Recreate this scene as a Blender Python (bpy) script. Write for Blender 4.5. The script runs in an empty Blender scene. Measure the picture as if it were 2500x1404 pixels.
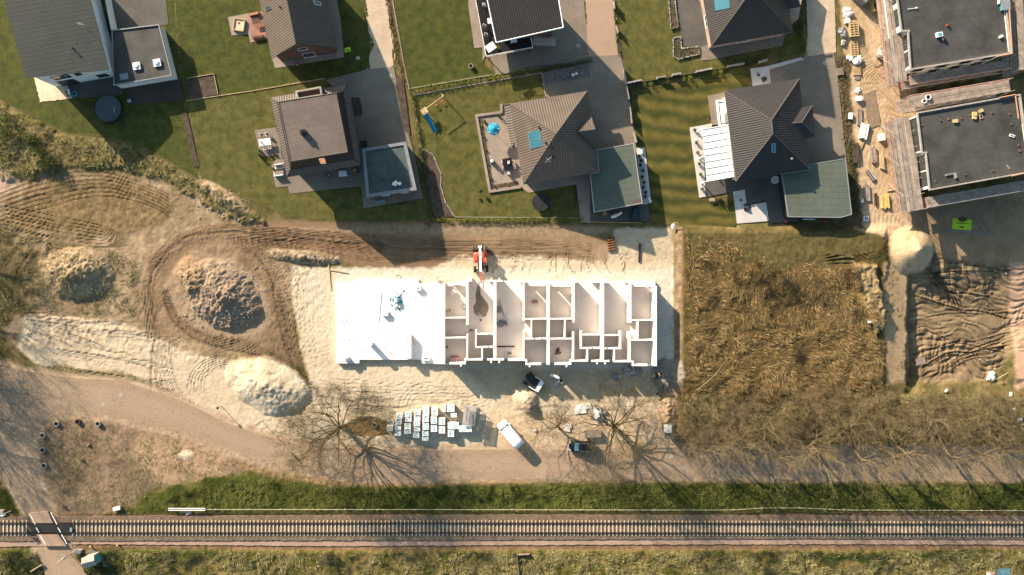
import bpy, math, random
import numpy as np
from mathutils import Vector
# ---------------------------------------------------------------- camera, sky, sun, exposure
S = 15.0; H = 140.0
scn = bpy.context.scene
cam = bpy.data.objects.new('camera', bpy.data.cameras.new('camera'))
scn.collection.objects.link(cam); scn.camera = cam
cam.location = (0, 0, H); cam.data.sensor_width = 36; cam.data.lens = 36*H/(2500/S)
cam.data.clip_start = 0.5; cam.data.clip_end = 3000
SUN_EL = math.radians(23); SUN_AZ = (-0.68, 0.733)
world = bpy.data.worlds.new('World'); scn.world = world; world.use_nodes = True
wn = world.node_tree; wn.nodes.clear()
wo = wn.nodes.new('ShaderNodeOutputWorld'); wb = wn.nodes.new('ShaderNodeBackground')
sk = wn.nodes.new('ShaderNodeTexSky'); sk.sky_type = 'NISHITA'; sk.sun_disc = False
sk.sun_elevation = SUN_EL; sk.sun_rotation = math.atan2(SUN_AZ[0], SUN_AZ[1]); sk.dust_density = 2.0
wb.inputs['Strength'].default_value = 0.088
wm = wn.nodes.new('ShaderNodeMix'); wm.data_type = 'RGBA'; wm.blend_type = 'MULTIPLY'; wm.inputs[0].default_value = 1; wm.inputs[7].default_value = (.84, 1.0, .97, 1)
wn.links.new(sk.outputs[0], wm.inputs[6]); wn.links.new(wm.outputs[2], wb.inputs[0]); wn.links.new(wb.outputs[0], wo.inputs[0])
sl = bpy.data.lights.new('sun', 'SUN'); sl.energy = 5.0; sl.angle = math.radians(0.6); sl.color = (1.0, 0.83, 0.645)
so = bpy.data.objects.new('sun', sl); scn.collection.objects.link(so)
sd = Vector((-SUN_AZ[0]*math.cos(SUN_EL), -SUN_AZ[1]*math.cos(SUN_EL), -math.sin(SUN_EL)))
so.rotation_euler = sd.to_track_quat('-Z', 'Y').to_euler(); so.location = (-60, 70, 60)
scn.view_settings.view_transform = 'Standard'; scn.view_settings.look = 'None'
scn.view_settings.exposure = 1.3; scn.view_settings.gamma = 1.0
random.seed(7); rng = np.random.default_rng(7)
# ---------------------------------------------------------------- helpers
def P(px, py, z=0.0):
    k = (H-z)/H/S
    return Vector(((px-1250)*k, (702-py)*k, z))
def lin(c):
    c = c/255.0
    return c/12.92 if c <= 0.04045 else ((c+0.055)/1.055)**2.4
def C(r, g, b, k=0.62): return (lin(r)*k, lin(g)*k, lin(b)*k)
ORG = {}
def link(o): scn.collection.objects.link(o)
def tag(o, label=None, cat=None, group=None, kind=None):
    if label: o['label'] = label
    if cat: o['category'] = cat
    if group: o['group'] = group
    if kind: o['kind'] = kind
    return o
def thing(name, label, cat, loc=(0, 0, 0), group=None):
    o = bpy.data.objects.new(name, None); link(o); o.location = loc; o.empty_display_size = 0.3
    ORG[o.name] = Vector(loc); return tag(o, label, cat, group)
def dup(root, loc, rz=0.0, label=None, sc=None, group=None):
    def cp(o, par):
        c = o.copy(); link(c); c.parent = par
        for ch in [x for x in KIDS.get(o.name, [])]: cp(ch, c)
        return c
    r = cp(root, None); r.location = loc; r.rotation_euler = (0, 0, rz)
    if sc: r.scale = sc if isinstance(sc, tuple) else (sc, sc, sc)
    if label: r['label'] = label
    if group: r['group'] = group
    return r
KIDS = {}
class MB:
    def __init__(s): s.v = []; s.f = []; s.m = []; s.uv = []
    def face(s, pts, mi=0, uv=None):
        b = len(s.v); s.v += [tuple(p) for p in pts]; s.f.append(tuple(range(b, b+len(pts)))); s.m.append(mi)
        s.uv.append(uv)
    def roof(s, pts, mi=0):
        pts = [Vector(p) for p in pts]; n = Vector((0, 0, 0))
        for i in range(1, len(pts)-1): n += (pts[i]-pts[0]).cross(pts[i+1]-pts[0])
        if n.z < 0: pts.reverse(); n = -n
        n.normalize(); u = Vector((0, 0, 1)).cross(n)
        u = u.normalized() if u.length > 1e-4 else Vector((0.98, 0.17, 0)); v = n.cross(u)
        s.face(pts, mi, [(p.dot(u), p.dot(v)) for p in pts])
    def box(s, c, d, rz=0.0, mi=0, tilt=None):
        cx, cy, cz = c; a, b, h = d[0]/2, d[1]/2, d[2]/2; cr, sr = math.cos(rz), math.sin(rz)
        q = []
        for z in (-h, h):
            for x, y in ((-a, -b), (a, -b), (a, b), (-a, b)):
                zz = z + (tilt*x if tilt else 0)
                q.append((cx+x*cr-y*sr, cy+x*sr+y*cr, cz+zz))
        b0 = len(s.v); s.v += q
        for f in ((3, 2, 1, 0), (4, 5, 6, 7), (0, 1, 5, 4), (1, 2, 6, 5), (2, 3, 7, 6), (3, 0, 4, 7)):
            s.f.append(tuple(b0+i for i in f)); s.m.append(mi); s.uv.append(None)
    def prism(s, poly, z0, z1, mi=0, mt=None):
        poly = [(p[0], p[1]) for p in poly]
        ar = sum(poly[i][0]*poly[(i+1) % len(poly)][1]-poly[(i+1) % len(poly)][0]*poly[i][1] for i in range(len(poly)))
        if ar < 0: poly = poly[::-1]
        n = len(poly); b = len(s.v)
        s.v += [(x, y, z0) for x, y in poly]+[(x, y, z1) for x, y in poly]
        s.f.append(tuple(b+i for i in range(n))[::-1]); s.m.append(mi); s.uv.append(None)
        s.f.append(tuple(b+n+i for i in range(n))); s.m.append(mi if mt is None else mt)
        s.uv.append([(x, y) for x, y in poly])
        for i in range(n):
            j = (i+1) % n; s.f.append((b+i, b+j, b+n+j, b+n+i)); s.m.append(mi); s.uv.append(None)
    def tube(s, p0, p1, r0, r1=None, n=6, mi=0, cap=True):
        p0 = Vector(p0); p1 = Vector(p1); r1 = r0 if r1 is None else r1; d = p1-p0
        if d.length < 1e-6: return
        d.normalize(); a = d.cross(Vector((0, 0, 1)) if abs(d.z) < 0.9 else Vector((1, 0, 0))).normalized(); c = d.cross(a)
        b = len(s.v)
        for p, r in ((p0, r0), (p1, r1)):
            for i in range(n):
                t = 2*math.pi*i/n; s.v.append(tuple(p+a*(math.cos(t)*r)+c*(math.sin(t)*r)))
        for i in range(n):
            j = (i+1) % n; s.f.append((b+i, b+j, b+n+j, b+n+i)); s.m.append(mi); s.uv.append(None)
        if cap:
            s.f.append(tuple(b+i for i in range(n))[::-1]); s.m.append(mi); s.uv.append(None)
            s.f.append(tuple(b+n+i for i in range(n))); s.m.append(mi); s.uv.append(None)
    def lathe(s, c, prof, n=16, mi=0, sq=1.0):
        b = len(s.v); m = len(prof)
        for r, z in prof:
            for i in range(n):
                t = 2*math.pi*i/n; s.v.append((c[0]+r*math.cos(t), c[1]+r*math.sin(t)*sq, c[2]+z))
        for k in range(m-1):
            for i in range(n):
                j = (i+1) % n; s.f.append((b+k*n+i, b+k*n+j, b+(k+1)*n+j, b+(k+1)*n+i)); s.m.append(mi); s.uv.append(None)
        s.f.append(tuple(b+(m-1)*n+i for i in range(n))); s.m.append(mi); s.uv.append(None)
        s.f.append(tuple(b+i for i in range(n))[::-1]); s.m.append(mi); s.uv.append(None)
    def blob(s, c, r, n=10, m=7, jit=0.15, mi=0, seed=0):
        rr = random.Random(seed); b = len(s.v)
        for k in range(m):
            ph = -math.pi/2+math.pi*(k+0.5)/m
            for i in range(n):
                t = 2*math.pi*(i+0.5*(k % 2))/n; q = 1+rr.uniform(-jit, jit)
                s.v.append((c[0]+r[0]*math.cos(t)*math.cos(ph)*q, c[1]+r[1]*math.sin(t)*math.cos(ph)*q, c[2]+r[2]*math.sin(ph)*q))
        for k in range(m-1):
            for i in range(n):
                j = (i+1) % n; s.f.append((b+k*n+i, b+k*n+j, b+(k+1)*n+j, b+(k+1)*n+i)); s.m.append(mi); s.uv.append(None)
        s.f.append(tuple(b+(m-1)*n+i for i in range(n))); s.m.append(mi); s.uv.append(None)
        s.f.append(tuple(b+i for i in range(n))[::-1]); s.m.append(mi); s.uv.append(None)
    def leaves(s, c, r, n, size, seed=0, mi=0):
        rr = random.Random(seed)
        for _ in range(n):
            while True:
                q = Vector((rr.uniform(-1, 1), rr.uniform(-1, 1), rr.uniform(-1, 1)))
                if q.length < 1: break
            p = Vector((c[0]+q.x*r[0], c[1]+q.y*r[1], max(0.02, c[2]+q.z*r[2])))
            a = Vector((rr.gauss(0, 1), rr.gauss(0, 1), rr.gauss(0, 0.6))).normalized(); b = a.cross(Vector((rr.gauss(0, 1), rr.gauss(0, 1), rr.gauss(0, 1)))).normalized()
            z = size*rr.uniform(0.6, 1.3); s.face([p-a*z, p+b*z*0.5, p+a*z, p-b*z*0.5], mi)
    def build(s, name, mats, parent=None, origin=None, smooth=False):
        o0 = Vector(origin) if origin is not None else (ORG[parent.name] if parent is not None else Vector((0, 0, 0)))
        me = bpy.data.meshes.new(name)
        me.from_pydata([(x-o0.x, y-o0.y, z-o0.z) for x, y, z in s.v], [], s.f)
        if not isinstance(mats, (list, tuple)): mats = [mats]
        for q in mats: me.materials.append(q)
        me.polygons.foreach_set('material_index', s.m)
        if any(u is not None for u in s.uv):
            l = me.uv_layers.new(name='UVMap'); d = []
            for f, u in zip(s.f, s.uv):
                for i in range(len(f)): d += list(u[i]) if u else [0.0, 0.0]
            l.data.foreach_set('uv', d)
        if smooth: me.polygons.foreach_set('use_smooth', [True]*len(s.f))
        me.update()
        o = bpy.data.objects.new(name, me); link(o)
        if parent is not None:
            o.parent = parent; KIDS.setdefault(parent.name, []).append(o)
        else: o.location = o0
        ORG[o.name] = o0
        return o
def pp(poly, z=0.0): return [P(x, y, z) for x, y in poly]
def inset(poly, d):
    n = len(poly); ar = sum(poly[i][0]*poly[(i+1) % n][1]-poly[(i+1) % n][0]*poly[i][1] for i in range(n))
    sg = 1 if ar > 0 else -1; out = []
    for i in range(n):
        a = Vector(poly[i-1][:2]); b = Vector(poly[i][:2]); c = Vector(poly[(i+1) % n][:2])
        e1 = (b-a).normalized(); e2 = (c-b).normalized()
        n1 = Vector((-e1.y, e1.x))*sg; n2 = Vector((-e2.y, e2.x))*sg
        m = (n1+n2); m = m/max(0.2, m.dot(n1)); out.append(Vector((b.x+m.x*d, b.y+m.y*d)))
    return out
# ---------------------------------------------------------------- materials
MT = {}
def mat(name, col, rough=0.85, var=0.18, scale=2.5, bump=0.0, bscale=20.0, bdist=0.02, metal=0.0, col2=None, fine=0.12, kind=None, spec=0.3, coat=0.0):
    if name in MT: return MT[name]
    m = bpy.data.materials.new(name); m.use_nodes = True; MT[name] = m
    t = m.node_tree; N = t.nodes; L = t.links; b = N['Principled BSDF']
    b.inputs['Roughness'].default_value = rough; b.inputs['Metallic'].default_value = metal
    b.inputs['Specular IOR Level'].default_value = spec; b.inputs['Coat Weight'].default_value = coat
    g = N.new('ShaderNodeNewGeometry')
    n1 = N.new('ShaderNodeTexNoise'); n1.inputs['Scale'].default_value = scale*0.2; n1.inputs['Detail'].default_value = 6; n1.inputs['Roughness'].default_value = 0.65
    n2 = N.new('ShaderNodeTexNoise'); n2.inputs['Scale'].default_value = bscale*0.3; n2.inputs['Detail'].default_value = 4
    L.new(g.outputs['Position'], n1.inputs['Vector']); L.new(g.outputs['Position'], n2.inputs['Vector'])
    r1 = N.new('ShaderNodeMapRange'); r1.inputs[1].default_value = 0.3; r1.inputs[2].default_value = 0.7
    L.new(n1.outputs[0], r1.inputs[0])
    mx = N.new('ShaderNodeMix'); mx.data_type = 'RGBA'
    c2 = col2 or tuple(c*(1-2*var) for c in col); c1 = col if col2 else tuple(min(0.95, c*(1+var)) for c in col)
    mx.inputs[6].default_value = (*c1, 1); mx.inputs[7].default_value = (*c2, 1); L.new(r1.outputs[0], mx.inputs[0])
    r2 = N.new('ShaderNodeMapRange'); r2.inputs[1].default_value = 0.25; r2.inputs[2].default_value = 0.75
    r2.inputs[3].default_value = 1-fine; r2.inputs[4].default_value = 1+fine; L.new(n2.outputs[0], r2.inputs[0])
    vm = N.new('ShaderNodeVectorMath'); vm.operation = 'SCALE'; L.new(mx.outputs[2], vm.inputs[0]); L.new(r2.outputs[0], vm.inputs['Scale'])
    last = vm.outputs[0]; hgt = n2.outputs[0]
    if kind:
        def math_(op, a, bb=None):
            q = N.new('ShaderNodeMath'); q.operation = op
            for i, x in enumerate((a, bb)):
                if x is None: continue
                if isinstance(x, (int, float)): q.inputs[i].default_value = x
                else: L.new(x, q.inputs[i])
            return q.outputs[0]
        uv = N.new('ShaderNodeUVMap'); sp = N.new('ShaderNodeSeparateXYZ'); L.new(uv.outputs[0], sp.inputs[0])
        u, v = sp.outputs[0], sp.outputs[1]
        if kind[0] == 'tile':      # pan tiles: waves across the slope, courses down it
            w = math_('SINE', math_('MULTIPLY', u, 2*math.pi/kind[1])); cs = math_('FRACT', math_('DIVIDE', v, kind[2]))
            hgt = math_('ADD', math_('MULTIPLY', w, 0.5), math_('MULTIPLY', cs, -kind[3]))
            gr = math_('GREATER_THAN', w, -0.5); f = math_('ADD', math_('MULTIPLY', gr, 0.55), 0.45)  # groove shade painted into the tile colour
        elif kind[0] == 'seam':    # standing seams / boards along v (1) or u
            q = math_('FRACT', math_('DIVIDE', u if kind[2] == 'u' else v, kind[1]))
            ln = math_('GREATER_THAN', q, kind[3] if len(kind) > 3 else 0.9); hgt = ln; f = math_('SUBTRACT', 1.0, math_('MULTIPLY', ln, kind[4] if len(kind) > 4 else 0.5))
        elif kind[0] == 'brick':
            bt = N.new('ShaderNodeTexBrick'); bt.inputs['Scale'].default_value = 1.0
            bt.inputs['Brick Width'].default_value = kind[1]; bt.inputs['Row Height'].default_value = kind[2]; bt.inputs['Mortar Size'].default_value = kind[3]
            bt.inputs['Color1'].default_value = (1, 1, 1, 1); bt.inputs['Color2'].default_value = (kind[4],)*3+(1,); bt.inputs['Mortar'].default_value = (kind[5],)*3+(1,)
            if kind[-1] == 'pos': L.new(g.outputs['Position'], bt.inputs['Vector'])
            elif kind[-1] == 'wall':
                s2 = N.new('ShaderNodeSeparateXYZ'); L.new(g.outputs['Position'], s2.inputs[0]); cb = N.new('ShaderNodeCombineXYZ')
                L.new(math_('ADD', s2.outputs[0], s2.outputs[1]), cb.inputs[0]); L.new(s2.outputs[2], cb.inputs[1]); L.new(cb.outputs[0], bt.inputs['Vector'])
            else: L.new(uv.outputs[0], bt.inputs['Vector'])
            q = N.new('ShaderNodeSeparateColor'); L.new(bt.outputs['Color'], q.inputs[0]); f = q.outputs[0]; hgt = f
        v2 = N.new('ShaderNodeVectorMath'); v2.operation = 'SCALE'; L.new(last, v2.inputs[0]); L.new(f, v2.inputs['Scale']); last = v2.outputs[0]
    L.new(last, b.inputs['Base Color'])
    if bump:
        bp = N.new('ShaderNodeBump'); bp.inputs['Strength'].default_value = bump; bp.inputs['Distance'].default_value = bdist
        L.new(hgt, bp.inputs['Height']); L.new(bp.outputs[0], b.inputs['Normal'])
    return m
def island(name, cols, rough=0.9, trans=0.0):
    m = bpy.data.materials.new(name); m.use_nodes = True; N = m.node_tree.nodes; L = m.node_tree.links; b = N['Principled BSDF']
    g = N.new('ShaderNodeNewGeometry'); r = N.new('ShaderNodeValToRGB'); e = r.color_ramp.elements
    e[0].position = 0; e[0].color = (*cols[0], 1); e[1].position = 1; e[1].color = (*cols[-1], 1)
    for i, c in enumerate(cols[1:-1]): q = e.new((i+1)/(len(cols)-1)); q.color = (*c, 1)
    L.new(g.outputs['Random Per Island'], r.inputs[0]); L.new(r.outputs[0], b.inputs['Base Color']); b.inputs['Roughness'].default_value = rough
    b.inputs['Specular IOR Level'].default_value = 0.15
    return m
M = dict(
 lawn=mat('lawn_grass', (.082, .084, .013), .95, 0, 3.6, .9, 40, .07, col2=(.024, .034, .005), fine=.35),
 lawn_dry=mat('dry_lawn_grass', (.130, .110, .028), .95, 0, 3.6, .9, 40, .07, col2=(.038, .048, .007), fine=.3),
 asphalt=mat('dusty_asphalt', C(216, 184, 156, .58), .9, 0, .5, .25, 60, .01, col2=C(184, 156, 134, .58), fine=.10),
 pave=mat('grey_paving', (.225, .185, .145), .85, .12, 1.2, .3, 20, .01, kind=('brick', .4, .2, .012, .86, .7, 'pos')),
 pave_dk=mat('dark_paving', (.105, .095, .085), .8, .15, 1.2, .3, 20, .01, kind=('brick', .4, .2, .012, .86, .7, 'pos')),
 pave_lt=mat('pale_paving', (.30, .24, .195), .85, .12, 1.2, .3, 20, .01, kind=('brick', .5, .5, .012, .9, .7, 'pos')),
 sandlane=mat('sandy_lane', (.47, .365, .265), .95, .1, 2.5, .5, 20, .04, fine=.12),
 wgravel=mat('white_gravel', (.50, .47, .44), .9, .08, 4, .6, 90, .02, fine=.2),
 ggravel=mat('grey_gravel', (.16, .14, .13), .9, .3, 14, .9, 70, .03, fine=.5),
 soil=mat('garden_soil', (.085, .060, .042), .95, .3, 6, .8, 30, .05, fine=.3),
 deck=mat('brown_deck', (.075, .055, .045), .8, .15, 2, .3, 20, .01, kind=('brick', 4, .14, .012, .85, .4, 'pos')),
 terra=mat('terracotta_paving', (.36, .19, .13), .85, .15, 2, .2, 20, .01, kind=('brick', .6, .3, .012, .86, .7, 'pos')),
 ballast=mat('track_ballast', (.185, .135, .092), .95, .25, 10, 1.0, 60, .06, fine=.5),
 cinder=mat('pink_gravel_path', (.34, .235, .175), .95, .12, 2, .4, 40, .02, fine=.15),
 white=mat('white_render', (.74, .72, .69), .8, .03, 1, .1, 10, .005, fine=.04),
 block=mat('white_sand_lime_block', (.82, .76, .69), .9, .03, 2, .1, 10, .005, fine=.03),
 slab=mat('white_concrete_slab', (.84, .79, .73), .9, .02, .8, .05, 10, .005, fine=.03),
 floor=mat('dusty_screed_floor', (.74, .66, .59), .92, 0, 1.4, .2, 20, .01, col2=(.64, .56, .50), fine=.08),
 brickw=mat('brown_brick_wall', (.17, .105, .08), .9, .15, 2, .3, 20, .01, kind=('brick', .25, .075, .01, .75, .8, 'wall')),
 brickp=mat('pale_brick_wall', (.40, .30, .25), .9, .1, 2, .3, 20, .01, kind=('brick', .25, .075, .01, .8, .8, 'wall')),
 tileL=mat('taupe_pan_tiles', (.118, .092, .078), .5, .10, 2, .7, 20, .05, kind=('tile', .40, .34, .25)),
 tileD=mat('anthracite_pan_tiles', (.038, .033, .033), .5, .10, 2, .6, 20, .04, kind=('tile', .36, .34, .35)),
 tileS=mat('slate_grey_roof', (.050, .054, .048), .55, .10, 2, .5, 20, .05, kind=('seam', .72, 'u', .86, .55)),
 felt=mat('roof_felt', (.135, .108, .092), .85, .10, 1.2, .5, 8, .03, fine=.12, kind=('brick', 9, 1.0, .03, .96, .75, 'uv')),
 feltG=mat('shade_tinted_roof_felt', (.095, .112, .088), .85, .08, 1.0, .4, 8, .02, fine=.1, kind=('brick', 2.6, 1.0, .03, .95, .6, 'uv')),  # neutral felt; greenish tint of shade put into its base colour
 feltD=mat('black_bitumen_felt', (.064, .062, .056), .7, .25, 1.6, .4, 14, .02, fine=.15, kind=('brick', 12, 1.0, .03, .95, .8, 'uv')),
 feltT=mat('old_shade_tinted_felt', (.080, .100, .092), .85, .22, 2.2, .4, 8, .02, fine=.15, kind=('brick', 5, 1.2, .03, .9, .75, 'uv')),  # neutral felt; teal of the shade mixed into its base colour
 dark=mat('dark_grey_paint', (.024, .025, .026), .5, .1), black=mat('black_plastic', (.012, .012, .013), .45, .1),
 zinc=mat('zinc_trim', (.30, .30, .30), .4, .05, metal=.6), steel=mat('galvanised_steel', (.44, .41, .38), .45, .1, metal=.25),
 whitep=mat('white_paint', (.80, .79, .77), .5, .02, fine=.02), film=mat('white_wrapping_film', (.80, .78, .74), .35, .05, 6, .4, 20, .02),
 teal=mat('teal_print', (.03, .33, .36), .5, .1, 20, fine=.3), orange=mat('orange_red_paint', (.62, .10, .045), .4, .05, coat=.3),
 red=mat('red_plastic', (.50, .05, .04), .5, .1), blue=mat('blue_plastic', (.01, .20, .36), .5, .08),
 lime=mat('lime_plastic', (.42, .62, .02), .5, .05), yellow=mat('yellow_paint', (.52, .40, .15), .6, .1),
 glass=mat('dark_glass', (.03, .045, .05), .08, .05, spec=.8), solar=mat('solar_glass', (.035, .14, .19), .15, .1, spec=.9, coat=.5),
 wood=mat('new_timber', (.52, .38, .20), .8, .15, 6, .3, 30, .01), woodg=mat('weathered_timber', (.30, .24, .195), .9, .2, 5, .3, 30, .01),
 woodd=mat('dark_timber', (.09, .055, .04), .8, .2, 5), rust=mat('rusty_steel', (.20, .085, .035), .85, .3, 8, .4, 30, .02),
 cloth=mat('blue_fabric', (.02, .27, .40), .8, .2, 10), concrete=mat('concrete', (.36, .32, .28), .9, .12, 4, .3, 20, .01),
 sleeper=mat('concrete_sleeper', (.52, .43, .32), .9, .12, 10, .2, 20, .01), rail=mat('rail_steel', (.085, .05, .035), .45, .2, 8, metal=.5),
 bark=mat('tree_bark', (.10, .078, .045), .9, .25, 6, .5, 30, .02), barkp=mat('pale_tree_bark', (.16, .12, .065), .9, .25, 6, .5, 30, .02),
 rubber=mat('tyre_rubber', (.02, .02, .02), .8, .1), sandp=mat('play_sand', (.62, .48, .34), .95, .1, 6, .6, 30, .05),
 skin=mat('skin', (.5, .3, .2), .6, .05), orangew=mat('wood_edge_orange', (.38, .19, .10), .7, .1), grey=mat('grey_panel', (.22, .23, .24), .6, .1),
 poly=mat('polycarbonate_sheet', (.72, .71, .68), .25, .02, fine=.02), water=mat('pool_water', (.012, .035, .04), .05, .1, spec=.6),
 rubble=mat('stone_rubble', (.34, .31, .28), .9, .3, 12, .6, 30, .04, fine=.3),
)
def banded(m):
    N = m.node_tree.nodes; L = m.node_tree.links; b = N['Principled BSDF']; src = b.inputs['Base Color'].links[0].from_socket; g = N.new('ShaderNodeNewGeometry'); w = N.new('ShaderNodeTexWave'); w.bands_direction = 'Y'
    w.inputs['Scale'].default_value = .135; w.inputs['Distortion'].default_value = 7; w.inputs['Detail'].default_value = 3; w.inputs['Detail Scale'].default_value = .9; L.new(g.outputs['Position'], w.inputs['Vector'])
    x = N.new('ShaderNodeMix'); x.data_type = 'RGBA'; x.blend_type = 'MULTIPLY'; x.inputs[0].default_value = 1; r = N.new('ShaderNodeValToRGB'); r.color_ramp.elements[0].color = (.5, .58, .45, 1); r.color_ramp.elements[1].color = (1.25, 1.12, 1.0, 1)
    L.new(w.outputs['Color'], r.inputs[0]); L.new(src, x.inputs[6]); L.new(r.outputs[0], x.inputs[7]); L.new(x.outputs[2], b.inputs['Base Color']); return m
M['lawn_band'] = banded(mat('banded_lawn_grass', (.118, .100, .026), .95, 0, 2.4, .8, 40, .06, col2=(.05, .055, .009), fine=.3))
M['leaf'] = island('hedge_leaves', [(.05, .075, .015), (.12, .15, .02), (.20, .21, .03), (.06, .07, .02)])
M['leafd'] = island('dark_leaves', [(.03, .05, .012), (.06, .085, .02), (.09, .10, .03)])
M['reed'] = island('dry_reeds', [(.045, .032, .012), (.17, .11, .045), (.36, .255, .135), (.075, .05, .02), (.15, .095, .038), (.085, .082, .026), (.21, .125, .045)])
M['scrub'] = island('rough_grass_blades', [(.07, .075, .018), (.15, .125, .05), (.30, .24, .13), (.06, .085, .016), (.20, .16, .08)])
M['twig'] = island('bare_twigs', [(.045, .034, .016), (.085, .064, .030), (.125, .095, .048)])
M['twigb'] = island('brown_twigs', [(.10, .075, .042), (.17, .125, .07), (.22, .17, .10), (.13, .08, .045)])
M['twigy'] = island('budding_twigs', [(.13, .10, .045), (.19, .15, .07), (.24, .19, .10), (.10, .075, .035)])
M['verge'] = island('verge_grass_blades', [(.045, .060, .010), (.10, .11, .022), (.055, .075, .014), (.17, .15, .055)])
# ---------------------------------------------------------------- ground: one sheet, relief and soil colour computed on a grid
def lattice(seed): return np.random.default_rng(seed).random((256, 256)).astype(np.float32)
LAT = [lattice(i) for i in range(8)]
def vnoise(x, y, i):
    L_ = LAT[i % 8]; xi = np.floor(x).astype(np.int32); yi = np.floor(y).astype(np.int32)
    fx = (x-xi).astype(np.float32); fy = (y-yi).astype(np.float32); fx = fx*fx*(3-2*fx); fy = fy*fy*(3-2*fy)
    a = L_[xi & 255, yi & 255]; b = L_[(xi+1) & 255, yi & 255]; c = L_[xi & 255, (yi+1) & 255]; d = L_[(xi+1) & 255, (yi+1) & 255]
    return (a*(1-fx)+b*fx)*(1-fy)+(c*(1-fx)+d*fx)*fy
def fbm(x, y, f, o=4, s=0, r=0.55):
    t = 0; a = 1; n = 0
    for k in range(o):
        t = t+a*vnoise(x*f+17.3*k+s*5.1, y*f-9.7*k+s*3.3, k+s); n += a; a *= r; f *= 2.03
    return t/n     # 0..1
STEP = 0.165
def axis(lo, hi, far):
    c = list(np.arange(lo, hi+STEP, STEP)); s = STEP; a = []; x = c[-1]
    while x < far: s *= 1.35; x += s; a.append(x)
    b = []; x = c[0]; s = STEP
    while x > -far: s *= 1.35; x -= s; b.append(x)
    return np.array(b[::-1]+c+a, dtype=np.float64)
ax = axis(-86, 86, 900); ay = axis(-49.5, 49.5, 900)
GX, GY = np.meshgrid(ax, ay); PX = (GX*S+1250).astype(np.float32); PY = (702-GY*S).astype(np.float32)
Z = np.zeros_like(PX); COL = np.zeros(PX.shape+(3,), np.float32)
N1 = fbm(PX, PY, 1/90., 5, 1); N2 = fbm(PX, PY, 1/22., 4, 2); N3 = fbm(PX, PY, 1/7., 3, 3); N4 = fbm(PX, PY, 1/3., 2, 4)
def setcol(m, c, c2=None, n=None):
    c = np.array(c, np.float32)
    if c2 is not None: c = c+(np.array(c2, np.float32)-c)*np.clip((n-0.3)/0.4, 0, 1)[..., None]
    COL[...] = COL+(c-COL)*m[..., None]
def sub(pts, mg):
    xs = [p[0] for p in pts]; ys = [p[1] for p in pts]
    j0, j1 = np.searchsorted(ax, [(min(xs)-mg-1250)/S, (max(xs)+mg-1250)/S]); i0, i1 = np.searchsorted(ay, [(702-max(ys)-mg)/S, (702-min(ys)+mg)/S])
    return slice(max(0, i0), i1+1), slice(max(0, j0), j1+1)
def sdist(poly, sl_):
    X = PX[sl_]; Y = PY[sl_]; d = np.full(X.shape, 1e9, np.float32); ins = np.zeros(X.shape, bool); n = len(poly)
    for i in range(n):
        x1, y1 = poly[i]; x2, y2 = poly[(i+1) % n]; dx, dy = x2-x1, y2-y1; t = np.clip(((X-x1)*dx+(Y-y1)*dy)/(dx*dx+dy*dy+1e-9), 0, 1)
        d = np.minimum(d, (X-x1-t*dx)**2+(Y-y1-t*dy)**2)
        if y1 != y2: ins ^= ((Y < y1) != (Y < y2)) & (X < x1+(Y-y1)*dx/dy)
    d = np.sqrt(d); return np.where(ins, d, -d)
def zone(poly, f=6, nz=8):
    m = np.zeros(PX.shape, np.float32); s_ = sub(poly, f+nz+4); d = sdist(poly, s_)+(N2[s_]-0.5)*2*nz+(N3[s_]-.5)*nz
    m[s_] = np.clip(d/f+0.5, 0, 1); return m
def spline(pts, n=8):
    o = []; q = [pts[0]]+list(pts)+[pts[-1]]
    for i in range(1, len(q)-2):
        for k in range(n):
            t = k/n; a, b, c, d = [np.array(q[i+j], float) for j in (-1, 0, 1, 2)]
            o.append(tuple(0.5*(2*b+(c-a)*t+(2*a-5*b+4*c-d)*t*t+(3*b-a-3*c+d)*t**3)))
    o.append(tuple(pts[-1])); return o
def track(pts, w, depth=.10, rut=5.0, dark=0.22, tread=0.0, soft=1.0, edge=0.0):
    pts = spline(pts, 5); s_ = sub(pts, w+6); X = PX[s_]; Y = PY[s_]; best = np.full(X.shape, 1e9, np.float32); off = np.zeros(X.shape, np.float32); al = np.zeros(X.shape, np.float32); acc = 0
    for (x1, y1), (x2, y2) in zip(pts[:-1], pts[1:]):
        dx, dy = x2-x1, y2-y1; l = math.hypot(dx, dy)
        if l < 1e-6: continue
        t = np.clip(((X-x1)*dx+(Y-y1)*dy)/(l*l), 0, 1); ex = X-x1-t*dx; ey = Y-y1-t*dy; d = ex*ex+ey*ey; m = d < best
        best = np.where(m, d, best); off = np.where(m, (ex*dy-ey*dx)/l, off); al = np.where(m, acc+t*l, al); acc += l
    d = np.sqrt(best); msk = np.clip((w-d)/(2.5*soft)+.5, 0, 1)*(0.55+0.45*np.clip((fbm(al, off*.25, 1/30., 2, 5)-.3)/.25, 0, 1))
    ends = np.clip(np.minimum(al, acc-al)/12, 0, 1); msk = msk*ends
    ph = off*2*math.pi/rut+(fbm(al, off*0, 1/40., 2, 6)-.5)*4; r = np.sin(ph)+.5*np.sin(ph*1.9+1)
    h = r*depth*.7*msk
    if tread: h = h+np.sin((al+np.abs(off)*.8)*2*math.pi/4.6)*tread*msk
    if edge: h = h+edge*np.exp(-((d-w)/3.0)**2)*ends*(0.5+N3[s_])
    Z[s_] += h; COL[s_] *= (1-dark*msk*np.clip(-r*.5+.4, 0, 1))[..., None]
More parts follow.
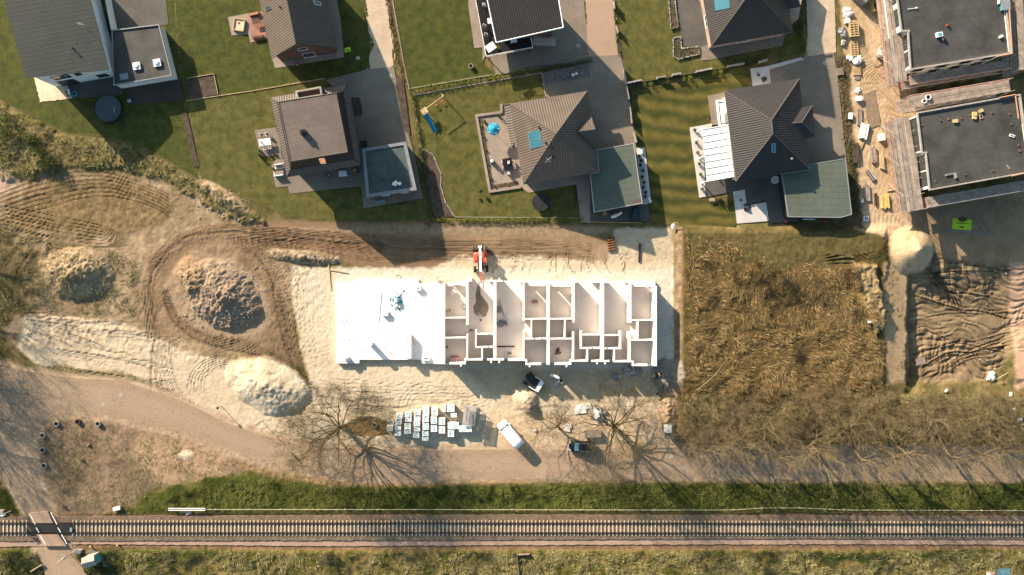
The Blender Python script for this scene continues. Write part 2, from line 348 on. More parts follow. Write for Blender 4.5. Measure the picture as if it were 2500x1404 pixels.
def mound(cx, cy, rx, ry, h, rot=0, lump=.35, fr=1/16., p=1.0, seed=0, flat=0.0):
    s_ = sub([(cx-rx*1.5, cy-ry*1.5), (cx+rx*1.5, cy+ry*1.5)], 30); X = PX[s_]-cx; Y = PY[s_]-cy; c, s = math.cos(rot), math.sin(rot)
    u = (X*c+Y*s)/rx; v = (-X*s+Y*c)/ry; q = np.sqrt(u*u+v*v)+(N2[s_]-.5)*.5*lump+(fbm(PX[s_], PY[s_], 1/30., 2, seed)-.5)*min(.3, lump*.9)
    b = np.clip(1-q, 0, 1-flat)/(1-flat); b = b**p
    n = np.abs(fbm(PX[s_], PY[s_], fr, 4, seed+1, .65)-.5)*2
    Z[s_] += h*b*(1-lump*.45+lump*1.1*n); m = np.zeros(PX.shape, np.float32); m[s_] = np.clip(b*6, 0, 1); return m
# --- base soil
tan = C(170, 145, 105); dk = C(95, 85, 55)
setcol(np.ones_like(PX), C(140, 122, 82), C(92, 90, 52), N2)
K = lambda r, g, b: C(r, g, b, .62)
# left rough scrub and dirt
A_ = zone([(-200, 380), (60, 410), (220, 420), (330, 430), (480, 445), (500, 440), (560, 480), (640, 540), (720, 560), (740, 660), (720, 760), (700, 900), (500, 900), (360, 860), (-200, 830)], 14, 14)
setcol(A_, K(196, 170, 138), K(146, 124, 94), N1*.5+N2*.5)
D_ = zone([(100, 450), (330, 430), (400, 470), (430, 520), (380, 570), (250, 580), (60, 560), (0, 520)], 25, 20); setcol(D_*.85, K(122, 102, 66), K(158, 132, 96), N3)
Z += A_*(N2-.5)*.22+A_*(N3-.5)*.10
Bz = zone([(-200, 520), (0, 560), (60, 590), (95, 640), (70, 760), (20, 800), (20, 900), (90, 930), (-200, 960)], 25, 20); setcol(Bz*.8, K(120, 105, 72), K(70, 68, 42), N2)
R_ = zone([(-200, 225), (0, 250), (60, 285), (150, 330), (300, 350), (420, 405), (490, 450), (560, 485), (650, 545), (600, 545), (500, 500), (430, 450), (300, 410), (180, 410), (60, 440), (-200, 430)], 10, 12)
setcol(R_, K(165, 145, 100), K(80, 82, 40), N3*.6+N2*.4); Z += R_*(N2*.35+N3*.15)
# light patch far left
setcol(zone([(-200, 380), (0, 400), (30, 420), (55, 455), (0, 478), (-200, 500)], 6, 5), K(205, 175, 150))
# brown machine loop
LP = [(345, 700), (360, 640), (410, 590), (470, 560), (560, 545), (700, 540), (900, 545), (1050, 545), (1250, 555), (1450, 560), (1500, 620), (1440, 650), (1250, 640), (1160, 655), (1000, 665), (880, 650), (740, 610), (660, 605), (630, 625), (700, 740), (735, 890), (700, 900), (640, 870), (520, 845), (450, 830), (385, 815), (355, 780)]
B_ = zone(LP, 8, 6); setcol(B_, K(170, 142, 112), K(142, 118, 92), N1)
B2 = zone([(640, 540), (1050, 548), (1060, 640), (880, 652), (700, 605), (630, 600)], 12, 5); setcol(B2*.6, K(168, 134, 104), K(146, 116, 90), N2)
setcol(zone([(545, 560), (1040, 548), (1500, 552), (1560, 560), (1400, 580), (1100, 575), (700, 560)], 8, 6), K(178, 155, 128), K(150, 128, 98), N3)
isl = zone([(415, 660), (470, 612), (570, 625), (640, 690), (668, 780), (630, 830), (500, 810), (430, 760), (402, 700)], 10, 8); setcol(isl*.85, K(196, 172, 144), K(176, 150, 122), N3)
# pale sand of the building lot
Sd = zone([(712, 650), (900, 655), (1050, 655), (1120, 625), (1300, 625), (1480, 640), (1500, 560), (1640, 555), (1650, 940), (1640, 1092), (900, 1100), (720, 1085), (560, 1035), (740, 1000), (760, 950), (735, 850), (715, 740)], 8, 6)
setcol(Sd, K(238, 220, 192), K(228, 206, 172), N1); Z += Sd*((N3-.5)*.09+(N4-.5)*.05)
S2 = zone([(60, 770), (180, 772), (300, 790), (372, 820), (460, 860), (560, 880), (700, 895), (760, 960), (720, 1080), (560, 1035), (420, 970), (300, 930), (100, 900), (40, 850)], 8, 6)
setcol(S2, K(232, 212, 182), K(222, 198, 166), N2); Z += S2*((N3-.5)*.08+(N4-.5)*.04)
setcol(zone([(830, 655), (1150, 655), (1640, 660), (1640, 905), (1300, 900), (1290, 690), (810, 690)], 10, 6)*.7, K(246, 236, 218))
gr = zone([(1130, 900), (1560, 905), (1640, 930), (1620, 985), (1500, 970), (1320, 985), (1200, 970)], 16, 10); setcol(gr*.6, K(214, 194, 160), K(192, 172, 136), N2)  # shadow below the block row painted as greyer tan sand
setcol(zone([(1340, 690), (1500, 640), (1640, 640), (1650, 560), (1500, 570), (1440, 620)], 14, 10)*.4, K(200, 175, 145))
pk = zone([(1200, 1000), (1330, 1020), (1650, 1000), (1650, 1098), (1150, 1098)], 14, 10); setcol(pk*.6, K(232, 196, 158), K(226, 202, 168), N3)
# east bank of the lot and the reed field (the lot is cut lower than the field)
Rf = zone([(1655, 552), (1800, 560), (2160, 560), (2165, 640), (2150, 700), (2155, 950), (2230, 990), (2460, 960), (2600, 960), (2600, 1088), (1660, 1090), (1650, 930)], 8, 6)
rp = np.clip((PX-1640)/26, 0, 1)*np.clip((PY-545)/25, 0, 1)*np.clip((1000-PY)/60, 0, 1)*np.clip((2210-PX)/60, 0, 1)
Z += rp*.95
setcol(Rf, K(142, 116, 74), K(84, 74, 42), N1*.5+N2*.5); Z += Rf*(N2*.25+N3*.12)
setcol(zone([(1646, 556), (1664, 556), (1662, 960), (1646, 960)], 4, 4), K(175, 150, 125), K(130, 110, 85), N3)
setcol(zone([(1660, 560), (2150, 560), (2120, 640), (1900, 660), (1700, 620)], 14, 14)*.8, K(125, 112, 72), K(90, 84, 50), N3)
# sandy ramp, pit and rutted ground on the right
Yd = zone([(2035, -200), (2240, -200), (2235, 520), (2240, 600), (2120, 570), (2080, 560), (2075, 300)], 8, 6); setcol(Yd, K(224, 196, 162), K(208, 176, 140), N2); Z += Yd*((N3-.5)*.08)
setcol(zone([(2036, 130), (2075, 140), (2085, 340), (2110, 560), (2070, 560), (2045, 330)], 8, 8), K(130, 112, 85), K(90, 78, 55), N3)
setcol(zone([(2200, 505), (2600, 430), (2600, 640), (2450, 660), (2300, 640), (2250, 580)], 14, 10), K(175, 150, 120), K(158, 135, 105), N2)
Rp = zone([(2150, 640), (2215, 650), (2222, 800), (2235, 930), (2160, 940), (2150, 760)], 8, 5); setcol(Rp, K(214, 182, 145), K(198, 165, 126), N2)
Rt = zone([(2235, 600), (2330, 640), (2460, 650), (2600, 640), (2600, 880), (2480, 860), (2430, 930), (2300, 940), (2240, 930), (2225, 780)], 10, 6); setcol(Rt, K(174, 150, 118), K(142, 122, 94), N2)
pit = np.clip((PX-2212+(N2-.5)*16)/14, 0, 1)*np.clip((2700-PX)/250, 0, 1)*np.clip((PY-655)/90, 0, 1)*np.clip((975-PY+(N2-.5)*30)/40, 0, 1); Z -= pit*1.5
trn = np.clip(1-np.hypot((PX-2235)/26, (PY-925)/34), 0, 1); Z -= trn*1.2
setcol(zone([(2465, 640), (2600, 640), (2600, 950), (2485, 950), (2480, 800)], 8, 5), K(215, 178, 150))
Z += np.clip((PX-2465)/20, 0, 1)*np.clip((PY-800)/40, 0, 1)*np.clip((955-PY)/30, 0, 1)*1.1
bk = zone([(2075, 640), (2130, 650), (2155, 790), (2130, 810), (2100, 740), (2080, 690)], 8, 6); setcol(bk, K(190, 165, 125), K(150, 128, 92), N3); Z += bk*(.6+.5*N3)
# lower left waste ground, verges, railway land
Wl = zone([(82, 1040), (140, 1010), (280, 1015), (450, 1058), (690, 1138), (900, 1172), (900, 1190), (500, 1160), (340, 1200), (330, 1260), (150, 1260), (95, 1160)], 8, 8); setcol(Wl, K(172, 145, 120), K(128, 108, 90), N1*.4+N2*.6); Z += Wl*(N3-.5)*.12
setcol(zone([(340, 1060), (470, 1075), (560, 1110), (560, 1170), (400, 1180), (320, 1120)], 25, 16)*.7, K(212, 176, 138))
setcol(zone([(40, 885), (300, 905), (420, 955), (300, 932), (120, 918)], 8, 6), K(170, 150, 115), K(120, 115, 70), N3)
Vg = zone([(500, 1168), (640, 1140), (760, 1172), (900, 1188), (1200, 1178), (2650, 1178), (2650, 1256), (250, 1262), (340, 1225), (420, 1190)], 12, 12); setcol(Vg, K(106, 106, 52), K(70, 78, 30), N2); Z += Vg*(N3*.15)
setcol(zone([(560, 1130), (780, 1165), (900, 1175), (1300, 1172), (1300, 1180), (1000, 1188), (800, 1186), (640, 1160)], 8, 9)*.8, K(196, 160, 118), K(130, 108, 70), N3)
setcol(zone([(-200, 1255), (2700, 1252), (2700, 1342), (-200, 1345)], 5, 3), K(165, 132, 102), K(125, 100, 76), N3)
Lw = zone([(-200, 1345), (2700, 1342), (2700, 1700), (-200, 1700)], 6, 5); setcol(Lw, K(150, 130, 78), K(84, 86, 34), N2*.7+N3*.3); Z += Lw*(N2*.4+N3*.12)
setcol(zone([(-200, 1340), (560, 1340), (470, 1380), (300, 1372), (250, 1440), (-200, 1500)], 14, 14)*.85, K(84, 94, 32), K(60, 72, 24), N3)
setcol(zone([(-200, 1180), (20, 1190), (60, 1255), (-200, 1262)], 6, 5), K(70, 78, 28), K(50, 55, 22), N3)
setcol(zone([(1920, 1345), (2100, 1350), (2250, 1348), (2400, 1342), (2200, 1375), (1960, 1368)], 8, 10), K(60, 72, 28))
setcol(zone([(x, y) for x, y in [(-120, 850), (60, 893), (160, 910), (300, 918), (404, 950), (496, 988), (566, 1023), (646, 1050), (724, 1071), (820, 1083), (1000, 1087), (1640, 1082), (2700, 1088), (2700, 1176), (1200, 1175), (900, 1180), (790, 1172), (680, 1152), (550, 1112), (440, 1070), (350, 1050), (270, 1030), (150, 1025), (110, 1045), (95, 1080), (95, 1120), (112, 1180), (142, 1255), (178, 1330), (230, 1404), (150, 1404), (90, 1380), (60, 1270), (8, 1180), (-120, 1075)]], 10, 7)*.85, K(214, 186, 156), K(196, 166, 136), N2)
# --- tracks
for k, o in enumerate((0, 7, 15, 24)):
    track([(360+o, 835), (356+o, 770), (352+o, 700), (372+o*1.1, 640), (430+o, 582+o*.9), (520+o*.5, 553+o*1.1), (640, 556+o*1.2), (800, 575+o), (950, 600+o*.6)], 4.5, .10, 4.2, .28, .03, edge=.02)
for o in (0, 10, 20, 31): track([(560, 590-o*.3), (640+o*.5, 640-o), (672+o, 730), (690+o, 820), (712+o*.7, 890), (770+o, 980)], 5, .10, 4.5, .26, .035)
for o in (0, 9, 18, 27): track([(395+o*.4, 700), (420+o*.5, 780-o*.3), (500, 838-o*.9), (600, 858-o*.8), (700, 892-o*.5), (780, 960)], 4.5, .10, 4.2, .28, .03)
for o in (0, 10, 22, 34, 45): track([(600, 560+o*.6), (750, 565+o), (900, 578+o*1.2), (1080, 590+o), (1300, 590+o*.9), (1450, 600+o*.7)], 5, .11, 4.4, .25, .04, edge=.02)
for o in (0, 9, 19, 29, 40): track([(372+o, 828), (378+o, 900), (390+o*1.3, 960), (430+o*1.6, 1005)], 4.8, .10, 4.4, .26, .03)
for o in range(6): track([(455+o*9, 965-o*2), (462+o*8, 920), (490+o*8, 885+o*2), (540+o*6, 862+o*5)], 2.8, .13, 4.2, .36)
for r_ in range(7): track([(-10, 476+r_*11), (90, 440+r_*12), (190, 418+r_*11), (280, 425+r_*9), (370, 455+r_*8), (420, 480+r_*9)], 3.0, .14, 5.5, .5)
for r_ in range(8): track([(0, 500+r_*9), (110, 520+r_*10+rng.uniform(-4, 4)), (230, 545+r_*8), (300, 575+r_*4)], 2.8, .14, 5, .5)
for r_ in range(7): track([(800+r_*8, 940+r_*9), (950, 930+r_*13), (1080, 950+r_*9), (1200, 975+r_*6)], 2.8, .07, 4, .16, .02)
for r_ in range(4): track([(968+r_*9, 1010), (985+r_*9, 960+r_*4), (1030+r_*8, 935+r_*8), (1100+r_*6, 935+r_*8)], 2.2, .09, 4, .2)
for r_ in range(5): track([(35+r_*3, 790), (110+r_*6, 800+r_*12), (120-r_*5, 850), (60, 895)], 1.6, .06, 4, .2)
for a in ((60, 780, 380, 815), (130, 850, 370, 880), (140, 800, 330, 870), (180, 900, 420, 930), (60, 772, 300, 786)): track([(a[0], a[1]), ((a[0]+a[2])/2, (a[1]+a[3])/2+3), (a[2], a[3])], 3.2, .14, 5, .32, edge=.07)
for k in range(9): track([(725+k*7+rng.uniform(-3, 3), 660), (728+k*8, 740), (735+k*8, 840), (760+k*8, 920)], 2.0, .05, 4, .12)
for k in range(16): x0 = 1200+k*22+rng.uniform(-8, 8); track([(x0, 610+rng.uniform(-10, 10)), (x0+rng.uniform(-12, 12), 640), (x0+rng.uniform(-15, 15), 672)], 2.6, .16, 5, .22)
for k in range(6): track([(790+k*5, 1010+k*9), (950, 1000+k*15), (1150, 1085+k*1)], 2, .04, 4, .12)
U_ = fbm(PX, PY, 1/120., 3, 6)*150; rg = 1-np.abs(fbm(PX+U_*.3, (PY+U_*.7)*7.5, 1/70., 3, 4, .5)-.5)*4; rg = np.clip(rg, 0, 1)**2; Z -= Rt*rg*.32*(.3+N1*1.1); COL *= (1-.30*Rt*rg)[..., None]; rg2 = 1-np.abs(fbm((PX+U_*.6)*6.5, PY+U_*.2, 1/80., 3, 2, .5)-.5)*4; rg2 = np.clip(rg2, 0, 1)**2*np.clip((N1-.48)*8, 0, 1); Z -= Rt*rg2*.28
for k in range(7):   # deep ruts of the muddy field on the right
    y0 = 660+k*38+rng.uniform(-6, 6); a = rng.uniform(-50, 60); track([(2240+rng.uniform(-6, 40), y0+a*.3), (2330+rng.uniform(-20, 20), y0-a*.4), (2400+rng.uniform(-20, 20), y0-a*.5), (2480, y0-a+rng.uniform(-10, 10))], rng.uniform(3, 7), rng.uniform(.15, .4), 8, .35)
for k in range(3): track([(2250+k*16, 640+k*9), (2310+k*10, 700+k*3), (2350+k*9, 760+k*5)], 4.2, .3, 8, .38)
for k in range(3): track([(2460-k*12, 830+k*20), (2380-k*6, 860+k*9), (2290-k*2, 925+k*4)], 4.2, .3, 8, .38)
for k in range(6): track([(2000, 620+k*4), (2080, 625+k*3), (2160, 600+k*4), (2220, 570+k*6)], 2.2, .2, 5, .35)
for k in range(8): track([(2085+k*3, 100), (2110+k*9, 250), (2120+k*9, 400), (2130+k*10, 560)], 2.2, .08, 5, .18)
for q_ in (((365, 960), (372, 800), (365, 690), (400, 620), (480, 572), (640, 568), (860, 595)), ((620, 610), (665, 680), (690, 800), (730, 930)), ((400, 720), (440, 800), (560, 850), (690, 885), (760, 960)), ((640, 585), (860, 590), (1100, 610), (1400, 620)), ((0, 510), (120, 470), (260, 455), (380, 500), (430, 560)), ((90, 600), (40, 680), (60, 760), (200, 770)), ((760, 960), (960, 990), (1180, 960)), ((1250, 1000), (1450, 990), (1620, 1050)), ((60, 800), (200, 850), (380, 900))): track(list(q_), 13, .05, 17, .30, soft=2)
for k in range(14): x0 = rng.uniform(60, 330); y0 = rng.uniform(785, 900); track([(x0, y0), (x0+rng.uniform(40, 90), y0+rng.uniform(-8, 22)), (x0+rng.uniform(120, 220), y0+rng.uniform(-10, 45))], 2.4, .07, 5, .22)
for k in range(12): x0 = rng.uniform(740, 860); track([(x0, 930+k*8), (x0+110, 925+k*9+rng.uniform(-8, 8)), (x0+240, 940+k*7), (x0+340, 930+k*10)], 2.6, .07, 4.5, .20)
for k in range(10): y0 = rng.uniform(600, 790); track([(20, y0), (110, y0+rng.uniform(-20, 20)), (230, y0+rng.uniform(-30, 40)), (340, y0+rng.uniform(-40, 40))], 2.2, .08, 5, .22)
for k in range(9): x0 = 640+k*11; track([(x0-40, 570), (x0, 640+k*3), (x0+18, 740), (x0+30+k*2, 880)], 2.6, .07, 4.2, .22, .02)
# --- heaps
m = mound(186, 665, 92, 66, 2.6, 0.15, .35, 1/14., .9, 1); Z += m*(N4-.5)*.3; setcol(m, K(210, 182, 148), K(166, 142, 112), N3)
m = mound(545, 722, 104, 76, 2.7, 0.65, .22, 1/14., .8, 2); setcol(m, K(190, 166, 142), K(142, 124, 106), N3); Z += m*((N3-.5)*.42+(N4-.5)*.34)
m = mound(470, 672, 42, 44, 1.6, 0, .6, 1/9., .9, 3); setcol(m*.8, K(190, 160, 128), K(156, 128, 98), N3)
m = mound(655, 940, 108, 66, 2.3, 0.35, .20, 1/16., .8, 4); setcol(m, K(232, 216, 190), K(218, 198, 168), N2)
m = mound(2222, 612, 62, 60, 3.4, 0.4, .05, 1/25., 1.0, 5); setcol(m, K(228, 196, 158))
m = mound(740, 628, 95, 17, 1.0, .1, .8, 1/8., .8, 6); setcol(m, K(200, 178, 150), K(120, 104, 82), N3)
m = mound(1283, 975, 34, 30, 1.5, .5, .3, 1/9., .9, 7); setcol(m, K(236, 210, 180))
m = mound(1300, 1000, 26, 20, 1.0, .5, .4, 1/9., .9, 3); setcol(m, K(190, 168, 145))
m = mound(1632, 915, 42, 50, 1.2, .2, .5, 1/9., .9, 2); setcol(m, K(188, 176, 160), K(150, 136, 118), N3)
m = mound(1630, 1010, 24, 60, .9, .1, .6, 1/8., .9, 4); setcol(m, K(222, 192, 156), K(180, 148, 112), N3)
m = mound(545, 480, 75, 20, .9, .62, .6, 1/8., .9, 5); setcol(m, K(205, 180, 145), K(130, 112, 82), N3)
m = mound(902, 1043, 55, 24, -.45, 0, .3, 1/10., .7, 6); setcol(m, K(166, 138, 98), K(130, 104, 68), N3)
m = mound(50, 340, 60, 60, 1.0, .4, .5, 1/12., .8, 4); m = mound(110, 392, 45, 34, 1.2, .4, .5, 1/12., .8, 5)
m = mound(455, 1112, 22, 14, .25, 0, .2, 1/10., .9, 5); setcol(m, K(236, 208, 178))
m = mound(1545, 905, 24, 14, .6, 0, .8, 1/5., .8, 3); setcol(m, K(196, 188, 176), K(150, 140, 128), N4)
# weed freckles on bare sand
fr = np.clip((fbm(PX, PY, 1/5., 2, 7)-.62)*14, 0, 1)*np.clip((N1-.42)*6, 0, 1)
setcol(fr*(A_*.6+Rp*.8+Yd*.25+Sd*.10+Wl*.6)*(1-B_), K(110, 105, 60))
stn = np.clip((fbm(PX, PY, 1/2.2, 2, 5)-.68)*12, 0, 1); setcol(stn*.5*(A_+Sd*.5+Wl), K(120, 98, 72))
# --- flat things laid on the ground
ROAD = [(-120, 860), (60, 905), (160, 922), (300, 930), (400, 962), (490, 1000), (560, 1035), (640, 1062), (720, 1083), (820, 1095), (1000, 1099), (1400, 1097), (1640, 1092), (2100, 1094), (2700, 1096), (2700, 1174), (1700, 1168), (1200, 1168), (900, 1170), (800, 1160), (690, 1138), (560, 1098), (450, 1058), (360, 1038), (280, 1018), (200, 1008), (140, 1012), (100, 1035), (82, 1075), (82, 1120), (100, 1180), (130, 1255), (165, 1330), (215, 1404), (260, 1520), (150, 1520), (100, 1380), (70, 1270), (20, 1180), (-20, 1140), (-120, 1060)]
SH = [  # name, material, z, jitter px, polygon, label
 ('road', 'asphalt', .05, 1.5, ROAD),
 ('lawn', 'lawn', .05, 2.2, [(-80, -60), (420, -60), (445, 215), (452, 250), (470, 330), (487, 440), (470, 430), (400, 388), (330, 352), (250, 332), (170, 330), (120, 305), (70, 278), (0, 243), (-80, 200)]),
 ('lawn', 'lawn', .055, 2, [(422, -60), (887, -60), (884, 0), (902, 60), (906, 120), (898, 165), (885, 180), (800, 190), (500, 240), (456, 245), (447, 215)]),
 ('lawn', 'lawn_dry', .06, 2, [(456, 249), (500, 243), (796, 195), (860, 192), (878, 350), (887, 480), (890, 510), (1035, 490), (1042, 515), (1046, 538), (960, 540), (850, 541), (760, 536), (700, 528), (640, 503), (560, 462), (492, 436), (474, 330)]),
 ('lawn', 'lawn', .06, 1, [(957, -60), (1100, -60), (1165, 30), (1185, 160), (1213, 181), (1000, 217), (985, 150), (968, 50)]),
 ('lawn', 'lawn_dry', .065, 1, [(1009, 236), (1322, 180), (1334, 240), (1335, 460), (1398, 452), (1414, 531), (1112, 530), (1085, 480), (1074, 420), (1052, 378), (1028, 358)]),
 ('lawn', 'lawn_dry', .06, 1.5, [(1497, -60), (1700, -60), (1725, 130), (1900, 112), (1958, 60), (1968, 128), (1850, 155), (1780, 184), (1530, 203), (1522, 150), (1505, 50)]),
 ('lawn', 'lawn_band', .065, 2, [(1540, 222), (1830, 172), (1842, 210), (1780, 260), (1700, 310), (1706, 485), (1796, 478), (1799, 556), (1720, 552), (1655, 549), (1590, 546), (1583, 505), (1592, 497), (1577, 360), (1556, 350)]),
 ('driveway', 'pave', .08, 0, [(796, 196), (905, 168), (962, 164), (975, 240), (990, 300), (1012, 380), (1024, 440), (870, 420), (850, 240)]),
 ('lane', 'sandlane', .05, 2, [(884, -60), (942, -60), (956, 60), (966, 164), (895, 178), (908, 110), (888, 10)]),
 ('driveway', 'pave', .085, 0, [(1190, 118), (1220, -60), (1420, -60), (1438, 150), (1212, 183)]),
 ('lane', 'asphalt', .07, 1, [(1418, -60), (1486, -60), (1500, 0), (1516, 134), (1436, 140)]),
 ('driveway', 'pave', .082, 0, [(1322, 204), (1440, 186), (1436, 138), (1516, 134), (1536, 235), (1552, 352), (1562, 400), (1430, 410), (1420, 230), (1336, 240)]),
 ('gravel_bed', 'ggravel', .09, .6, [(1324, 178), (1438, 152), (1442, 186), (1400, 196), (1330, 208)]),
 ('driveway', 'pave', .082, 0, [(1872, 166), (1962, 140), (2035, 128), (2046, 200), (2066, 388), (1930, 420), (1850, 260)]),
 ('lane', 'sandlane', .07, 1, [(1966, -60), (2036, -60), (2040, 128), (1964, 140), (1972, 90)]),
 ('gravel_bed', 'wgravel', .10, 0, [(1832, 168), (1872, 162), (1955, 140), (1963, 146), (1878, 170), (1882, 214), (1838, 222)]),
 ('patio', 'pave_lt', .09, 0, [(557, 42), (603, 34), (640, 30), (650, 90), (612, 105), (607, 84), (566, 87)]),
 ('patio', 'terra', .10, 0, [(603, 33), (640, 28), (652, 94), (616, 104)]),
 ('patio', 'pave_lt', .085, 0, [(655, -60), (803, -60), (822, 0), (831, 44), (841, 140), (672, 167), (664, 140)]),
 ('patio', 'pave', .09, 0, [(622, 318), (674, 311), (684, 345), (690, 402), (668, 404), (682, 378), (637, 384)]),
 ('patio', 'pave', .095, 0, [(663, 404), (682, 380), (700, 400), (890, 400), (900, 420), (906, 452), (707, 473), (703, 455), (674, 458)]),
 ('patio', 'pave', .088, 0, [(876, 400), (1008, 380), (1034, 484), (888, 509)]),
 ('patio', 'pave_dk', .09, 0, [(150, 200), (290, 185), (300, 232), (180, 240)]),
 ('deck', 'deck', .12, 0, [(296, 205), (440, 195), (450, 243), (318, 256)]),
 ('sand_area', 'sandp', .09, 1.5, [(83, 186), (150, 170), (178, 240), (99, 250)]),
 ('vegetable_bed', 'soil', .10, 0, [(455, 192), (524, 181), (532, 232), (460, 243)]),
 ('path', 'soil', .09, .8, [(443, 275), (457, 275), (487, 408), (473, 408)]),
 ('patio', 'pave_lt', .09, 0, [(1150, -60), (1182, -60), (1196, 118), (1178, 150), (1178, 116), (1158, 118), (1143, 10)]),
 ('patio', 'pave_lt', .095, 0, [(1163, 283), (1223, 275), (1224, 258), (1240, 258), (1290, 440), (1394, 432), (1440, 420), (1440, 545), (1418, 541), (1407, 450), (1290, 471), (1271, 456), (1196, 468)]),
 ('driveway', 'pave_dk', .09, 0, [(1407, 440), (1470, 440), (1560, 490), (1582, 495), (1586, 540), (1420, 541)]),
 ('gravel_bed', 'wgravel', .10, 0, [(1553, 362), (1574, 360), (1590, 496), (1567, 500)]),
 ('planting_bed', 'soil', .09, 1.0, [(1026, 364), (1034, 362), (1058, 378), (1070, 410), (1077, 425), (1076, 460), (1090, 500), (1110, 529), (1060, 530), (1046, 480)]),
 ('planting_bed', 'soil', .10, 1.0, [(966, 180), (985, 196), (1003, 330), (988, 320), (968, 215)]),
 ('planting_bed', 'soil', .11, .6, [(858, 238), (876, 238), (884, 262), (884, 283), (866, 284)]),
 ('patio', 'pave_dk', .085, 0, [(1648, -60), (1735, -60), (1745, 110), (1718, 112), (1712, 118), (1668, 114), (1655, 60)]),
 ('path', 'pave', .088, 0, [(1707, 116), (1728, 110), (1900, 80), (1916, 84), (1910, 112), (1735, 146), (1710, 148)]),
 ('patio', 'pave', .088, 0, [(1727, 234), (1768, 226), (1780, 300), (1738, 306)]),
 ('gravel_bed', 'wgravel', .10, 0, [(1683, 312), (1737, 302), (1745, 440), (1722, 480), (1707, 483)]),
 ('patio', 'pave_dk', .105, 0, [(1716, 330), (1790, 320), (1930, 420), (1950, 425), (1950, 540), (1880, 546), (1870, 490), (1822, 500), (1818, 463), (1790, 468), (1722, 482)]),
 ('gravel_bed', 'wgravel', .10, 0, [(1789, 468), (1818, 463), (1822, 502), (1870, 494), (1877, 540), (1799, 546)]),
 ('path', 'cinder', .08, 1.2, [(-80, 1320), (100, 1318), (120, 1332), (-80, 1336)]),
 ('path', 'cinder', .08, 1.2, [(170, 1318), (500, 1320), (1000, 1319), (1400, 1317), (2000, 1314), (2700, 1316), (2700, 1330), (2000, 1328), (1400, 1330), (800, 1333), (175, 1328)]),
 ('track_bed', 'ballast', .22, 1.2, [(-80, 1262), (600, 1258), (1300, 1256), (2700, 1260), (2700, 1316), (2000, 1314), (1000, 1318), (-80, 1320)]),
]
for nm, mt, z, j, po in SH:
    s_ = sub(po, 8); d = sdist(po, s_); e_ = {'road': 0, 'lane': 5, 'lawn': 3.0}.get(nm, 0)*np.clip((N2[s_]-.42)*4, 0, 1)*(.5+N3[s_]); k = np.clip((d-2-e_)/3, 0, 1) if nm in ('road', 'lane', 'lawn') else np.clip((d+5)/4, 0, 1); flat = np.clip((d+4)/4, 0, 1)*(nm in ('road', 'lane', 'lawn')); Z[s_] = (Z[s_]*(1-flat)+np.where((d > -1) & (e_ > .5), z+.012, z-.012)*flat)*(1-k)+(-.06)*k
SLAB = [(818, 690), (876, 688), (876, 681), (1022, 681), (1022, 691), (1083, 690), (1083, 889), (1028, 887), (1028, 878), (877, 878), (877, 887), (822, 887)]
for po in (SLAB, [(1083, 680), (1600, 684), (1598, 890), (1083, 888)]):
    s_ = sub(po, 8); d = sdist(po, s_); k = np.clip((d+3)/4, 0, 1); Z[s_] = Z[s_]*(1-k)
def zg(px, py):
    x = (px-1250)/S; y = (702-py)/S; i = int(np.clip(np.searchsorted(ay, y), 1, len(ay)-1)); j = int(np.clip(np.searchsorted(ax, x), 1, len(ax)-1))
    return float(Z[i, j])
far = np.clip(np.maximum(np.abs(GX)-90, np.abs(GY)-54)/60, 0, 1); Z *= (1-far)
COL *= (1+(N4-.5)*.30+(N3-.5)*.20)[..., None]
ny, nx = PX.shape; me = bpy.data.meshes.new('ground')
co = np.stack([GX, GY, Z], -1).reshape(-1, 3).astype(np.float32)
idx = np.arange(nx*ny).reshape(ny, nx); q = np.stack([idx[:-1, :-1], idx[:-1, 1:], idx[1:, 1:], idx[1:, :-1]], -1).reshape(-1, 4)
me.vertices.add(len(co)); me.vertices.foreach_set('co', co.ravel()); me.loops.add(q.size); me.loops.foreach_set('vertex_index', q.ravel().astype(np.int32))
me.polygons.add(len(q)); me.polygons.foreach_set('loop_start', np.arange(0, q.size, 4, dtype=np.int32)); me.polygons.foreach_set('use_smooth', np.ones(len(q), bool)); me.update(calc_edges=True)
at = me.color_attributes.new('soil', 'FLOAT_COLOR', 'POINT'); at.data.foreach_set('color', np.concatenate([COL.reshape(-1, 3), np.ones((nx*ny, 1), np.float32)], 1).ravel())
gm = bpy.data.materials.new('ground_soil'); gm.use_nodes = True; N = gm.node_tree.nodes; L = gm.node_tree.links; b = N['Principled BSDF']
a = N.new('ShaderNodeAttribute'); a.attribute_name = 'soil'; g = N.new('ShaderNodeNewGeometry'); nz = N.new('ShaderNodeTexNoise'); nz.inputs['Scale'].default_value = 6; nz.inputs['Detail'].default_value = 5
L.new(g.outputs['Position'], nz.inputs['Vector']); mr = N.new('ShaderNodeMapRange'); mr.inputs[1].default_value = .3; mr.inputs[2].default_value = .7; mr.inputs[3].default_value = .84; mr.inputs[4].default_value = 1.14
L.new(nz.outputs[0], mr.inputs[0]); vm = N.new('ShaderNodeVectorMath'); vm.operation = 'SCALE'; L.new(a.outputs['Color'], vm.inputs[0]); L.new(mr.outputs[0], vm.inputs['Scale']); L.new(vm.outputs[0], b.inputs['Base Color'])
b.inputs['Roughness'].default_value = .95; b.inputs['Specular IOR Level'].default_value = .1; bp = N.new('ShaderNodeBump'); bp.inputs['Distance'].default_value = .05; bp.inputs['Strength'].default_value = .7
L.new(nz.outputs[0], bp.inputs['Height']); L.new(bp.outputs[0], b.inputs['Normal']); me.materials.append(gm)
go = bpy.data.objects.new('ground', me); link(go); tag(go, kind='structure')
